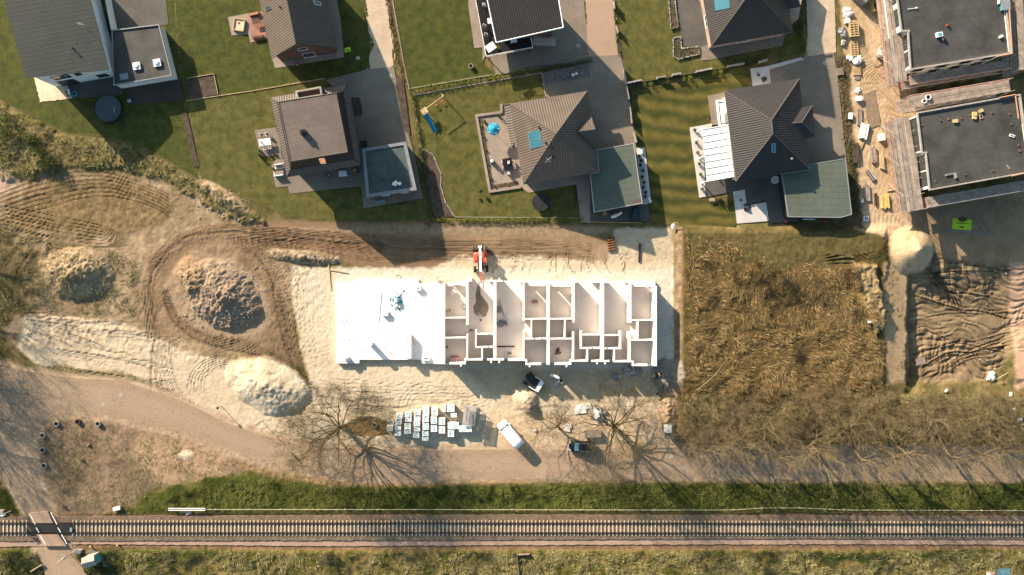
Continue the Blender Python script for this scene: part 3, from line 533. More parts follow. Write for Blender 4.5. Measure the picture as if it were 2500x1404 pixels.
def rough(poly, j, seed):
    if not j: return poly
    rr = random.Random(seed); o = []
    for i in range(len(poly)):
        a = poly[i]; b = poly[(i+1) % len(poly)]; l = math.hypot(b[0]-a[0], b[1]-a[1]); n = max(1, int(l/7))
        for k in range(n): t = k/n; o.append((a[0]+(b[0]-a[0])*t+rr.uniform(-j, j), a[1]+(b[1]-a[1])*t+rr.uniform(-j, j)))
    return o
def road_mesh():   # the asphalt sheet: dusty at its rims where sand is driven onto it
    s_ = sub(ROAD, 6); d = sdist(ROAD, s_)+(N3[s_]-.5)*3; X = GX[s_]; Y = GY[s_]; ny_, nx_ = X.shape
    dust = np.clip((4+(N2[s_]-.45)*26-d)/7, 0, 1)*.9; dust = np.maximum(dust, np.clip((N1[s_]-.60)*7, 0, .45)); a = np.array(K(190, 164, 138), np.float32)*(.90+.2*N1[s_]+.10*(N4[s_]-.5))[..., None]
    lane_ = 1-.07*np.clip(np.sin(d/6.5)*2, 0, 1); a = a*lane_[..., None]; c = a+(COL[s_]*1.02-a)*dust[..., None]; crack = np.clip(1-np.abs(fbm(PX[s_], PY[s_], 1/34., 3, 3)-.5)*90, 0, 1)*.25; c *= (1-crack)[..., None]
    idx = np.arange(nx_*ny_).reshape(ny_, nx_); q = np.stack([idx[:-1, :-1], idx[:-1, 1:], idx[1:, 1:], idx[1:, :-1]], -1).reshape(-1, 4); keep = (d > 0).ravel()[q].all(1); q = q[keep]; u, inv = np.unique(q, return_inverse=True); q = inv.reshape(q.shape)
    co = np.stack([X, Y, np.full(X.shape, .05)], -1).reshape(-1, 3)[u]; me = bpy.data.meshes.new('road'); me.vertices.add(len(co)); me.vertices.foreach_set('co', co.astype(np.float32).ravel()); me.loops.add(q.size); me.loops.foreach_set('vertex_index', q.ravel().astype(np.int32))
    me.polygons.add(len(q)); me.polygons.foreach_set('loop_start', np.arange(0, q.size, 4, dtype=np.int32)); me.update(calc_edges=True); at = me.color_attributes.new('soil', 'FLOAT_COLOR', 'POINT'); cc = c.reshape(-1, 3)[u]
    at.data.foreach_set('color', np.concatenate([cc, np.ones((len(cc), 1))], 1).astype(np.float32).ravel()); me.materials.append(gm); o = bpy.data.objects.new('road', me); link(o); tag(o, kind='structure')
road_mesh()
for i, (nm, mt, z, j, po) in enumerate(SH):
    if nm == 'road': continue
    mb = MB(); mb.prism(pp(rough(po, j, i)), -.10, z+i*.0009); tag(mb.build(nm, M[mt]), kind='structure')
# ---------------------------------------------------------------- buildings
def wall_run(mb, base, z0, tops, mi=0):
    n = len(base)
    for i in range(n):
        a = base[i]; b = base[(i+1) % n]; mb.face([(a[0], a[1], z0), (b[0], b[1], z0), (b[0], b[1], tops[(i+1) % n]), (a[0], a[1], tops[i])], mi)
def window(par, a, b, t, w, z0, z1, frame='whitep', door=False, name=None):
    a = Vector((a[0], a[1])); b = Vector((b[0], b[1])); d = (b-a).normalized(); c = a+(b-a)*t; rz = math.atan2(d.y, d.x)
    f = MB(); fr = .07
    for s_ in (-1, 1): f.box((c.x+d.x*s_*w/2, c.y+d.y*s_*w/2, (z0+z1)/2), (fr, .14, z1-z0+fr), rz)
    f.box((c.x, c.y, z0), (w+fr+.1, .26, fr), rz); f.box((c.x, c.y, z1), (w+fr, .14, fr), rz)
    if w > 1.3 and not door: f.box((c.x, c.y, (z0+z1)/2), (fr, .13, z1-z0-fr), rz)
    o = f.build(name or ('door' if door else 'window'), M[frame], par); g = MB(); g.box((c.x, c.y, (z0+z1)/2), (w-fr, .08, z1-z0-fr), rz); g.build('panel' if door else 'pane', M['glass'], o)
    return o
def eave_mesh(mb, top, dz=.16, mi=0):   # fascia and soffit under a roof outline
    n = len(top)
    for i in range(n):
        a = Vector(top[i]); b = Vector(top[(i+1) % n]); mb.face([a-Vector((0, 0, .01)), b-Vector((0, 0, .01)), b-Vector((0, 0, dz)), a-Vector((0, 0, dz))], mi)
    mb.face([Vector(p)-Vector((0, 0, dz)) for p in top][::-1], mi)
def ridge(par, lines, m='dark', r=.10):
    for a, b in lines: mb = MB(); mb.tube(a, b, r, r, 6); mb.build('ridge_cap', M[m], par)
def flat_roof(name, label, cat, top, z, wallm, feltm, par=None, h0=0.0, fas='zinc', trim=.16, over=.15, part='roof', rim=.12):
    pts = [P(x, y, z) for x, y in top]
    c = sum(pts, Vector((0, 0, 0)))/len(pts); root = par
    if par is None: root = thing(name, label, cat, (c.x, c.y, 0))
    ins = inset(pts, over); w = MB(); wall_run(w, [(p.x, p.y) for p in ins], h0, [z-.12]*len(pts)); w.build('wall', M[wallm], root)
    r = MB(); inn = inset(pts, trim); a0 = (pts[1]-pts[0]).normalized(); b0 = Vector((-a0.y, a0.x, 0))
    r.face([(p.x, p.y, z-rim) for p in inn], 0, [((Vector((p.x, p.y, 0))).dot(a0), Vector((p.x, p.y, 0)).dot(b0)) for p in inn])
    ro = r.build(part, M[feltm], root)
    if ro.data.polygons[0].normal.z < 0: ro.data.flip_normals()
    t = MB(); n = len(pts)
    for i in range(n):
        j = (i+1) % n; a, b, c_, d = pts[i], pts[j], inn[j], inn[i]
        t.face([(a.x, a.y, z), (b.x, b.y, z), (c_.x, c_.y, z), (d.x, d.y, z)]); t.face([(a.x, a.y, z), (b.x, b.y, z), (b.x, b.y, z-.3), (a.x, a.y, z-.3)]); t.face([(d.x, d.y, z), (c_.x, c_.y, z), (c_.x, c_.y, z-rim), (d.x, d.y, z-rim)])
    t.build('roof_trim', M[fas], root)
    return root, ins, pts
def panel_on(par, px4, zf, m, name, frame='zinc'):
    pts = [Vector((*P(x, y, zf(x, y))[:2], zf(x, y))) for x, y in px4]; n = (pts[1]-pts[0]).cross(pts[2]-pts[0]).normalized(); n = n if n.z > 0 else -n
    mb = MB(); q = [p+n*.10 for p in pts]; mb.face(q); o = mb.build(name, M[m], par); f = MB()
    for i in range(4): f.tube(pts[i]+n*.07, pts[(i+1) % 4]+n*.07, .05, .05, 4)
    f.build('frame', M[frame], o); return o
def plane_z(pts3):
    a, b, c = [Vector(p) for p in pts3[:3]]; n = (b-a).cross(c-a)
    def f(px, py):
        z = a.z
        for _ in range(6): q = P(px, py, z); z = a.z-((q.x-a.x)*n.x+(q.y-a.y)*n.y)/n.z
        return z
    return f
def vent(par, px, py, zf, r=.12, h=.4, m='dark', name='vent_pipe'):
    z = zf(px, py) if callable(zf) else zf; p = P(px, py, z); mb = MB(); mb.tube((p.x, p.y, z-.1), (p.x, p.y, z+h), r, r, 8); mb.tube((p.x, p.y, z+h), (p.x, p.y, z+h+.06), r*1.5, r*1.5, 8); mb.build(name, M[m], par)
# --- A: tall white house with mono-pitch roof
def HA():
    e = [P(63, 190, 8.2), P(265, 170, 5.2), P(197, -90, 5.2), P(-12, -70, 8.2)]; c = (e[0]+e[2])/2
    r = thing('house', 'white rendered house with a dark ribbed roof left of the white garage', 'house', (c.x, c.y, 0))
    mb = MB(); mb.roof(e); mb.build('roof', M['tileS'], r); mb = MB(); eave_mesh(mb, e, .22); mb.build('eaves', M['zinc'], r)
    b = inset(e, .45); mb = MB(); wall_run(mb, b, 0, [7.95, 5.05, 5.05, 7.95]); mb.build('wall', M['white'], r)
    window(r, b[0], b[1], .30, 2.6, 3.7, 5.2, 'dark'); window(r, b[0], b[1], .55, .9, 3.9, 4.8, 'dark'); window(r, b[0], b[1], .80, 1.6, 1.0, 2.3, 'dark'); window(r, b[0], b[1], .25, 2.8, .2, 2.5, 'dark', True)
    vent(r, 178, 118, plane_z(e), .10, .5); z = plane_z(e)(212, 68); p = P(212, 68, z); mb = MB(); mb.tube((p.x, p.y, z), (p.x, p.y, z+2.6), .03); 
    for k in range(4): mb.tube((p.x-.4, p.y, z+1.6+k*.3), (p.x+.4, p.y, z+1.6+k*.3), .015)
    mb.build('aerial', M['steel'], r)
    g, ins, pts = flat_roof('garage', 'white flat-roofed garage with two square rooflights beside the ribbed-roof house', 'garage', [(277, 209), (420, 185), (388, 59), (272, 73)], 2.9, 'white', 'feltD', rim=.2)
    for x, y in ((333, 161), (383, 153)):
        p = P(x, y, 3.0); mb = MB(); mb.box((p.x, p.y, 2.85), (1.15, 1.15, .35), .17); o = mb.build('rooflight', M['whitep'], g); mb = MB(); mb.blob((p.x, p.y, 3.05), (.45, .45, .16), 12, 6, 0); mb.build('dome', M['poly'], o, smooth=True)
    mb = MB(); p = P(303, 187, 2.8); mb.box((p.x, p.y, 2.83), (1.3, 1.0, .1), .17); mb.build('roof_hatch', M['grey'], g)
    mb = MB(); a = P(256, -10, 2.2); b_ = P(272, 72, 2.2); d = (b_-a).normalized(); mb.box(((a.x+b_.x)/2, (a.y+b_.y)/2, 1.1), ((b_-a).length, .18, 2.2), math.atan2(d.y, d.x)); o = mb.build('garden_wall', M['white'], origin=((a.x+b_.x)/2, (a.y+b_.y)/2, 0)); tag(o, 'low white wall running up from the garage corner beside the paved yard', 'wall')
HA()
mb = MB(); mb.prism(pp([(262, -60), (400, -60), (412, 60), (274, 78)]), -.1, .1); tag(mb.build('driveway', M['pave_dk']), kind='structure')
# --- B: gable house
def HB():
    z0, z1 = 4.2, 10.2; L0 = P(663, 143.6, z0); R0 = P(822, 118, z0); T0 = P(723, 106, z1); d = Vector((-.205, 1, 0)).normalized()*14
    L1, R1, T1 = L0+d, R0+d, T0+d; c = (L0+R1)/2
    r = thing('house', 'gabled brick house with a ribbed tile roof, a lime toy beside its patio', 'house', (c.x, c.y, 0))
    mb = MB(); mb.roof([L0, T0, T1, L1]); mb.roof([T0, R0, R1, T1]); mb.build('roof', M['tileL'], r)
    mb = MB(); k = Vector((0, 0, .2))
    for a, b in ((L0, T0), (T0, R0), (L1, T1), (T1, R1), (L0, L1), (R0, R1)): mb.face([a, b, b-k, a-k])
    mb.build('bargeboard', M['dark'], r); ridge(r, [(T0, T1)])
    b = inset([L0, R0, R1, L1], .6); mb = MB(); zz = z0+.35; t0 = (b[0]+b[1])/2; t1 = (b[2]+b[3])/2; tz = z1-.25
    for q in ([(*b[0], 0), (*b[1], 0), (*b[1], zz), (*t0, tz), (*b[0], zz)], [(*b[2], 0), (*b[3], 0), (*b[3], zz), (*t1, tz), (*b[2], zz)], [(*b[1], 0), (*b[2], 0), (*b[2], zz), (*b[1], zz)], [(*b[3], 0), (*b[0], 0), (*b[0], zz), (*b[3], zz)]): mb.face(q)
    mb.build('wall', M['brickw'], r); window(r, b[0], b[1], .52, 1.9, .1, 2.3, 'whitep', True); window(r, b[0], b[1], .5, 1.3, 4.2, 5.4)
    zf = plane_z([T0, R0, R1]); panel_on(r, [(764, 2), (781, 5.6), (783, 14), (767, 11)], zf, 'solar', 'skylight', 'whitep')
    zf = plane_z([L0, T0, T1]); panel_on(r, [(648, 18), (660, 12), (663, 22), (651, 28)], zf, 'glass', 'skylight', 'zinc'); vent(r, 684, 18, zf)
HB()
# --- C: villa with a steep mansard and flat crown
def HC():
    top = [(681, 249), (821, 227), (849, 371), (710.5, 394)]; mid = [(676.5, 248.5), (838, 223), (866, 389), (708.5, 415)]; out = [(660, 238.5), (849, 205.6), (881, 403), (701, 432.5)]
    T = pp(top, 9.0); Mi = pp(mid, 5.2); O = pp(out, 4.5); c = (O[0]+O[2])/2
    r = thing('house', 'square villa with a flat taupe roof over black mansard sides and a striped tile skirt', 'house', (c.x, c.y, 0))
    mb = MB(); a0 = (T[1]-T[0]).normalized(); b0 = Vector((-a0.y, a0.x, 0)); mb.face(T[::-1], 0, [(p.dot(a0), p.dot(b0)) for p in T[::-1]]); mb.build('roof', M['felt'], r)
    mb = MB()
    for i in range(4): j = (i+1) % 4; mb.roof([T[i], T[j], Mi[j], Mi[i]])
    mb.build('mansard_side', M['dark'], r); mb = MB()
    for i in range(4): j = (i+1) % 4; mb.roof([Mi[i], Mi[j], O[j], O[i]])
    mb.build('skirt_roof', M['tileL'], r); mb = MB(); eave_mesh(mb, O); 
    for i in range(4): mb.tube(T[i], T[(i+1) % 4], .09, .09, 4)
    mb.build('roof_trim', M['felt'], r); ridge(r, [(Mi[i], O[i]) for i in range(4)], 'dark', .08)
    b = inset(O, .9); mb = MB(); wall_run(mb, b, 0, [4.4]*4); mb.build('wall', M['brickw'], r)
    window(r, b[3], b[2], .3, 2.2, .1, 2.2, 'whitep', True); window(r, b[3], b[2], .85, 1.4, .9, 2.2); window(r, b[0], b[3], .75, 2.2, .1, 2.2, 'whitep', True)
    # chimney
    p = P(738, 322, 10); mb = MB(); mb.box((p.x, p.y, 9.5), (.75, .75, 1.2), .15); o = mb.build('chimney', M['dark'], r); mb = MB(); mb.tube((p.x, p.y, 10.1), (p.x, p.y, 10.4), .18, .18, 10); mb.build('flue', M['black'], o)
    # recessed bay with parapet on the north side
    q = pp([(720, 222), (783, 210.5), (787, 233), (726, 243)], 6.0); mb = MB(); qi = inset(q, .25)
    for i in range(4): j = (i+1) % 4; mb.prism([q[i], q[j], qi[j], qi[i]], 2.4, 6.0)
    o = mb.build('parapet', M['concrete'], r); mb = MB(); mb.prism(qi, 4.2, 5.2); mb.build('bay_roof', M['brickw'], o)
    # small dormer window on the south mansard
    zf = plane_z([T[3], T[2], Mi[2]]); panel_on(r, [(779, 389), (792, 388), (796, 400), (784, 401)], zf, 'rust', 'skylight')
    g, ins, pts = flat_roof('garage', 'brick garage with a stained felt roof tinted teal for shade, joined to the square villa', 'garage', [(883.6, 363), (991, 345.5), (1017.5, 464), (894.5, 482)], 2.9, 'brickw', 'feltT', fas='grey', trim=.5, rim=.16)
    window(g, ins[3], ins[2], .35, 1.1, .9, 1.9); window(g, ins[3], ins[2], .75, 1.0, .9, 1.9)
HC()
# --- D: hip roof with cross gable, solar panels
def HD():
    ze = 3.7; za = 10.4; e = pp([(1244, 253), (1434, 222), (1463, 419.5), (1277.7, 450.6)], ze); A = P(1358, 326, za)
    st = P(1230.3, 256, 2.9); c = (e[0]+e[2])/2
    r = thing('house', 'brick house under a pointed hip roof with two blue solar panels on its west slope', 'house', (c.x, c.y, 0))
    V = P(1410, 321, 6.9); B1 = P(1442.5, 279, ze); B2 = P(1455, 364, ze); G1 = P(1453.5, 316, 6.6)
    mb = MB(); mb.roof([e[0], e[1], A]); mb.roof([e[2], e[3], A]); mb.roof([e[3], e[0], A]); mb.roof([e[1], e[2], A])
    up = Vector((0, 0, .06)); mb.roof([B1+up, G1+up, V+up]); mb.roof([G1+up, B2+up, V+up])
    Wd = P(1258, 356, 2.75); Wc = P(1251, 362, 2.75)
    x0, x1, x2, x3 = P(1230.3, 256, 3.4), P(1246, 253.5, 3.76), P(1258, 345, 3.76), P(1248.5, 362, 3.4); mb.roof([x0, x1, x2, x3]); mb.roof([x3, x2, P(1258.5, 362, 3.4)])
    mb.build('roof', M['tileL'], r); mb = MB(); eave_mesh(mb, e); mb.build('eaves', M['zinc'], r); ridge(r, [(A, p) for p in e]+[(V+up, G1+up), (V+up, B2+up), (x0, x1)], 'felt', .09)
    b = inset(e, .55); mb = MB(); wall_run(mb, b, 0, [ze-.1]*4); w = .5
    g1 = Vector((G1.x-.5, G1.y, 0)); mb.face([(B1.x-.5, B1.y, 0), (B2.x-.5, B2.y, 0), (B2.x-.5, B2.y, ze), (G1.x-.5, G1.y, 6.3), (B1.x-.5, B1.y, ze)]); mb.build('wall', M['brickp'], r)
    window(r, b[0], b[3], .4, 2.4, .1, 2.2, 'dark', True); window(r, b[3], b[2], .3, 1.6, .9, 2.2); window(r, b[3], b[2], .7, 1.2, .9, 2.2)
    zf = plane_z([e[3], e[0], A]); panel_on(r, [(1290, 324.5), (1318.5, 317), (1321.5, 337), (1293, 343.5)], zf, 'solar', 'solar_panel'); panel_on(r, [(1293, 344.5), (1321.6, 338), (1326, 356.5), (1296, 364)], zf, 'solar', 'solar_panel')
    vent(r, 1316, 312, zf); vent(r, 1332, 349, zf); zf = plane_z([e[2], e[3], A]); vent(r, 1349, 364, zf); vent(r, 1351, 386, zf)
    z = zf(1338, 394); p = P(1338, 394, z); mb = MB(); mb.tube((p.x, p.y, z), (p.x, p.y, z+1.6), .03); mb.tube((p.x-.5, p.y-.4, z+1.5), (p.x+.5, p.y+.5, z+1.6), .03); mb.tube((p.x-.3, p.y+.3, z+1.4), (p.x+.3, p.y-.3, z+1.5), .03); mb.build('aerial', M['steel'], r)
    g, ins, pts = flat_roof('garage', 'garage with a shade-tinted olive panelled felt roof, white edge, black shrubs along its right side', 'garage', [(1450, 519), (1568.6, 496.6), (1547.5, 349.5), (1457, 365), (1462, 420), (1440, 424)], 2.9, 'brickw', 'feltG', rim=.05, trim=.12, fas='steel')
    mb = MB(); p = P(1557, 496, 3.0)
    q = pp([(1539, 489), (1566, 484), (1568, 495), (1541, 500)], 2.86); mb.face([(v.x, v.y, 2.875) for v in q]); mb.build('roof_patch', M['felt'], g)
HD()
# --- E: shallow pitched roof over a balcony
def HE():
    e = [P(1211.5, 104, 7.8), P(1375.6, 67, 7.8), P(1352, -75, 8.7), P(1182, -40, 8.7)]; c = (e[0]+e[2])/2
    r = thing('house', 'brown tiled house with white roof edging and a black balcony', 'house', (c.x, c.y, 0))
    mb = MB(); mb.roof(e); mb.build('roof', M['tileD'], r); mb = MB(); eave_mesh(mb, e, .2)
    for i in range(4): mb.tube(e[i], e[(i+1) % 4], .10, .10, 4)
    mb.build('roof_trim', M['whitep'], r); b = inset(e, 1.3); mb = MB(); wall_run(mb, b, 0, [7.7, 7.7, 8.6, 8.6]); mb.build('wall', M['brickw'], r)
    window(r, b[0], b[1], .3, 1.8, 3.2, 5.2, 'whitep', True); window(r, b[0], b[1], .8, 1.0, 3.9, 5.2)
    bo = pp([(1186, 136), (1299, 115), (1296, 92), (1215, 100), (1196, -60), (1152, -50)], 3.0); mb = MB(); mb.prism(bo, 2.75, 3.0); o = mb.build('balcony', M['black'], r); mb = MB()
    rp = pp([(1296, 92), (1301, 115), (1187, 137), (1152, -50)], 4.0)
    for i in range(3):
        a, b_ = rp[i], rp[i+1]; mb.tube(a, b_, .05, .05, 5); n = int((b_-a).length/1.5)
        for k in range(n+1): q = a+(b_-a)*k/max(1, n); mb.tube(q, (q.x, q.y, 3.0), .03, .03, 4)
        mb.tube(a-Vector((0, 0, .5)), b_-Vector((0, 0, .5)), .025, .025, 4)
    mb.build('railing', M['whitep'], o); pass
    for x, y in ((1239, 126), (1291, 116), (1190, 132), (1165, 20)): p = P(x, y, 2.75); mb = MB(); mb.tube((p.x, p.y, 0), (p.x, p.y, 2.75), .08, .08, 6); mb.build('balcony_post', M['dark'], o)
    mb = MB(); a = P(1302, 102, 3.0); b_ = P(1356, 104, .4)
    for k in range(12): t = (k+.5)/12; p = a+(b_-a)*t; mb.box((p.x, p.y, p.z), (.28, 1.0, .05), 0)
    for s_ in (-.5, .5): mb.tube(a+Vector((0, s_, .1)), b_+Vector((0, s_, .1)), .06, .06, 4); mb.tube(a+Vector((0, s_, 1.0)), b_+Vector((0, s_, 1.0)), .03, .03, 4)
    mb.build('staircase', M['steel'], r)
HE()
def hip(name, label, epx, ze, A, B, wallm, tm, ov=.6):
    e = pp(epx, ze); c = (e[0]+e[2])/2; r = thing(name, label, 'house', (c.x, c.y, 0)); mb = MB()   # e: TL TR BR BL ; ridge A near the top, B near the bottom
    mb.roof([e[0], e[1], A]); mb.roof([e[1], e[2], B, A]); mb.roof([e[2], e[3], B]); mb.roof([e[3], e[0], A, B])
    b = inset(e, ov); w = MB(); wall_run(w, b, 0, [ze-.1]*4); w.build('wall', M[wallm], r); f = MB(); eave_mesh(f, e); f.build('eaves', M['brickp'], r)
    return r, e, b, mb
def HF():
    A = P(1826, -112, 10.2); B = P(1838, -27, 10.2)
    r, e, b, mb = hip('house', 'pinkish brick house with a dark hip roof and blue solar collector', [(1680, -215), (1880, -250), (1936.4, 78), (1736.4, 113)], 4.1, A, B, 'brickp', 'tileD')
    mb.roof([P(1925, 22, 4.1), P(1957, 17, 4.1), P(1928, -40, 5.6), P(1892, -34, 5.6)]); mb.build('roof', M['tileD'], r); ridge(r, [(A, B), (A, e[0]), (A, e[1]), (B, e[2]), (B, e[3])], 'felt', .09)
    window(r, b[3], b[2], .45, 1.8, 1.0, 2.4); window(r, b[0], b[3], .80, 1.8, 1.0, 2.4); window(r, b[0], b[3], .55, 2.2, .1, 2.3, 'whitep', True)
    zf = plane_z([e[3], e[0], A]); panel_on(r, [(1741, -25), (1780, -32), (1783, 20), (1747, 27)], zf, 'solar', 'solar_panel', 'dark')
    q = P(1942, 20, 2.8); mb = MB(); mb.box((q.x, q.y+2.0, 1.4), (2.2, 7, 2.8), -.17); mb.build('porch', M['brickp'], r)
HF()
def HG():
    A = P(1883.7, 293, 7.7); B = P(1887, 326.4, 7.7)
    r, e, b, mb = hip('house', 'dark brown hip-roofed house with a small wing and a white pergola', [(1768, 221), (1951.6, 192), (1976, 412.6), (1796.7, 443)], 4.2, A, B, 'white', 'tileD')
    up = Vector((0, 0, .05)); v0 = P(1933.6, 301, 5.6); v1 = P(1957, 299, 5.6); o1 = P(1983, 257.7, 4.2); o2 = P(1990.4, 332.4, 4.2); i1 = P(1958, 262, 4.2); i2 = P(1967, 338.4, 4.2)
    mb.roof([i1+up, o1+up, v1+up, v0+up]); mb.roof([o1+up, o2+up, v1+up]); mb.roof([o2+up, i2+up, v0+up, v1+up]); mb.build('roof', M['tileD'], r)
    ridge(r, [(A, B), (A, e[0]), (A, e[1]), (B, e[2]), (B, e[3]), (v0, v1), (v1, o1), (v1, o2), (v0, i2)], 'felt', .09)
    w = MB(); q = inset([i1, o1, o2, i2], .5); wall_run(w, q, 0, [4.1]*4); w.build('bay_wall', M['white'], r)
    zf = plane_z([e[2], e[3], B]); panel_on(r, [(1883.5, 350), (1893, 350), (1893.5, 372), (1884, 372)], zf, 'solar', 'skylight'); vent(r, 1931, 388, zf, .12, .4, 'brickp')
    zf = plane_z([e[1], e[2], B]); vent(r, 1904, 281, zf); vent(r, 1909, 332, zf); window(r, b[3], b[2], .3, 1.8, .1, 2.2, 'whitep', True); window(r, b[0], b[3], .3, 3.0, .1, 2.3, 'whitep', True)
    g, ins, pts = flat_roof('carport', 'flat-roofed carport with shade-tinted olive felt panels and a dark open side facing the hip-roofed house', 'carport', [(1924.6, 530), (2052, 532), (2080.5, 524), (2065, 386), (1976, 401), (1976, 414), (1908, 424)], 2.9, 'dark', 'feltG', rim=.05, trim=.14, fas='grey')
    # pergola
    q = pp([(1714, 316), (1778, 305.5), (1792.5, 431), (1725.8, 443)], 2.7); c = (q[0]+q[2])/2; pg = thing('pergola', 'white pergola with a translucent ribbed roof between gravel strip and brown hip roof', 'pergola', (c.x, c.y, 0))
    mb = MB(); mb.prism(q, 2.62, 2.68); mb.build('roof_sheet', M['poly'], pg); mb = MB()
    for i in range(9): t = i/8; a = q[0]+(q[3]-q[0])*t; b_ = q[1]+(q[2]-q[1])*t; mb.tube((a.x, a.y, 2.72), (b_.x, b_.y, 2.72), .06, .06, 4)
    mb.build('rafter', M['whitep'], pg)
    for t in (0, .52, 1): a = q[0]+(q[3]-q[0])*t+Vector((-.3, 0, 0)); mb = MB(); mb.box((a.x, a.y, 1.35), (.16, .16, 2.7)); mb.tube((a.x, a.y, 2.0), (a.x+.9, a.y+.2, 2.6), .05); mb.build('post', M['whitep'], pg)
HG()
# --- the two new flat-roofed blocks with scaffolding
def HH():
    t1 = [(2222, 171), (2471, 130), (2448, -80), (2182, -60), (2200, 77), (2216, 77)]
    g, ins, pts = flat_roof('new_building', 'upper black flat-roofed new building behind red and grey scaffolding', 'building', t1, 7.4, 'block', 'feltD', rim=.35, trim=.22, over=.35, fas='concrete')
    t2 = [(2269, 465), (2503, 422), (2478.7, 231), (2285, 262), (2238, 274), (2258, 374), (2258, 374.5)]
    t2 = [(2269, 465), (2520, 420), (2492, 229), (2238, 274), (2250, 374), (2259, 374)]
    g2, ins2, pts2 = flat_roof('new_building', 'lower black flat-roofed new building with yellow boxes lying on its roof', 'building', t2, 7.4, 'block', 'feltD', rim=.3, trim=.22, over=.35, fas='concrete')
    for gg, bs in ((g, ins), (g2, ins2)):
        for t in (.15, .4, .65, .88):
            for z in (.9, 3.9): window(gg, bs[0], bs[1], t, 1.6, z, z+1.4, 'dark')
        for e in (3, 5):
            for t in (.28, .72): window(gg, bs[e], bs[(e+1) % 6], t, 2.6 if e == 3 else 2.2, 4.2, 6.7, 'dark')
    for gg, l in ((g, [((2464, 20), (2471.5, 131)), ((2471.5, 131), (2432, 139))]), (g2, [((2479, 231), (2487, 290)), ((2440, 239), (2479, 231.5)), ((2470, 430), (2500, 423.5))])):
        for a, b_ in l: mb = MB(); a = P(*a, 7.55); b_ = P(*b_, 7.55); mb.tube(a, b_, .12, .12, 4); mb.build('parapet_board', M['orangew'], gg)
    for gg, ls in ((g, [(2192, 26, 2194, 12), (2213, 95, 2217, 130)]), (g2, [])):
        pass
    return g, g2
HH()
def scaffold(label, a, b, width, levels, side=1, post=2.4):
    a = P(*a, 0) if len(a) == 2 else P(*a); b = P(*b, 0) if len(b) == 2 else P(*b); a = Vector((a.x, a.y, 0)); b = Vector((b.x, b.y, 0)); d = (b-a).normalized(); n = Vector((-d.y, d.x, 0))*side; L_ = (b-a).length; rz = math.atan2(d.y, d.x); c = (a+b)/2
    r = thing('scaffold', label, 'scaffold', (c.x, c.y, 0), 'scaffolds round the new buildings'); top = levels[-1]; rr = random.Random(int(L_*10)); k = max(2, int(L_/post)); pr = 'steel'
    for z in levels:
        mb = MB(); m = c+n*(width/2)
        for q in range(3): mb.box((m.x+n.x*(q-1)*width/3, m.y+n.y*(q-1)*width/3, z+rr.uniform(0, .02)), (L_, width/3-.05, .05), rz)
        mb.build('deck', M['woodg'], r)
    for i in range(k+1):
        for s_ in (0, 1):
            p = a+d*(L_*i/k)+n*(width*s_); mb = MB(); mb.tube((p.x, p.y, 0), (p.x, p.y, top+1.0+rr.uniform(0, .3)), .03, .03, 5); mb.build('post', M['steel'], r)
    for z in levels:
        for hz in (.5, 1.0):
            mb = MB(); p = a+n*(width*1.0); q = b+n*(width*1.0); mb.tube((p.x, p.y, z+hz), (q.x, q.y, z+hz), .028, .028, 4); mb.build('guard_rail', M['orange' if rr.random() < .35 else pr], r)
    for i in range(0, k, 2):
        mb = MB(); p = a+d*(L_*i/k)+n*(width+.03); q = a+d*(L_*(i+1)/k)+n*(width+.03); mb.tube((p.x, p.y, .3), (q.x, q.y, top), .025, .025, 4); mb.build('brace', M['steel'], r)
    for i in range(k+1):
        for z in levels: mb = MB(); p = a+d*(L_*i/k); mb.tube((p.x, p.y, z-.06), (p.x+n.x*width, p.y+n.y*width, z-.06), .03, .03, 4); mb.build('cross_bar', M['rust' if i % 3 else 'orange'], r)
scaffold('red and grey scaffold standing along the left side of the upper new building', (2187, -60, 5.6), (2218, 196, 5.6), 2.0, [2.2, 5.2], -1)
scaffold('scaffold with teal-grey boards below the bottom edge of the upper new building', (2222, 184, 5.6), (2462, 145, 5.6), 1.5, [2.2, 5.2], -1)
scaffold('sunlit scaffold deck along the upper edge of the lower new building', (2215, 268, 5.6), (2462, 226, 5.6), 1.9, [2.2, 6.2], 1)
scaffold('plank scaffold standing along the left side of the lower new building', (2222, 282, 5.6), (2258, 510, 5.6), 2.6, [2.2, 5.2], -1)
scaffold('scaffold with teal boards in shade below the lower new building', (2262, 482, 5.6), (2520, 437, 5.6), 1.6, [2.2, 5.2], -1)
scaffold('narrow scaffold at the right end of the upper new building', (2478, 175, 5.6), (2466, -60, 5.6), 1.2, [2.2, 4.4, 6.6], -1)
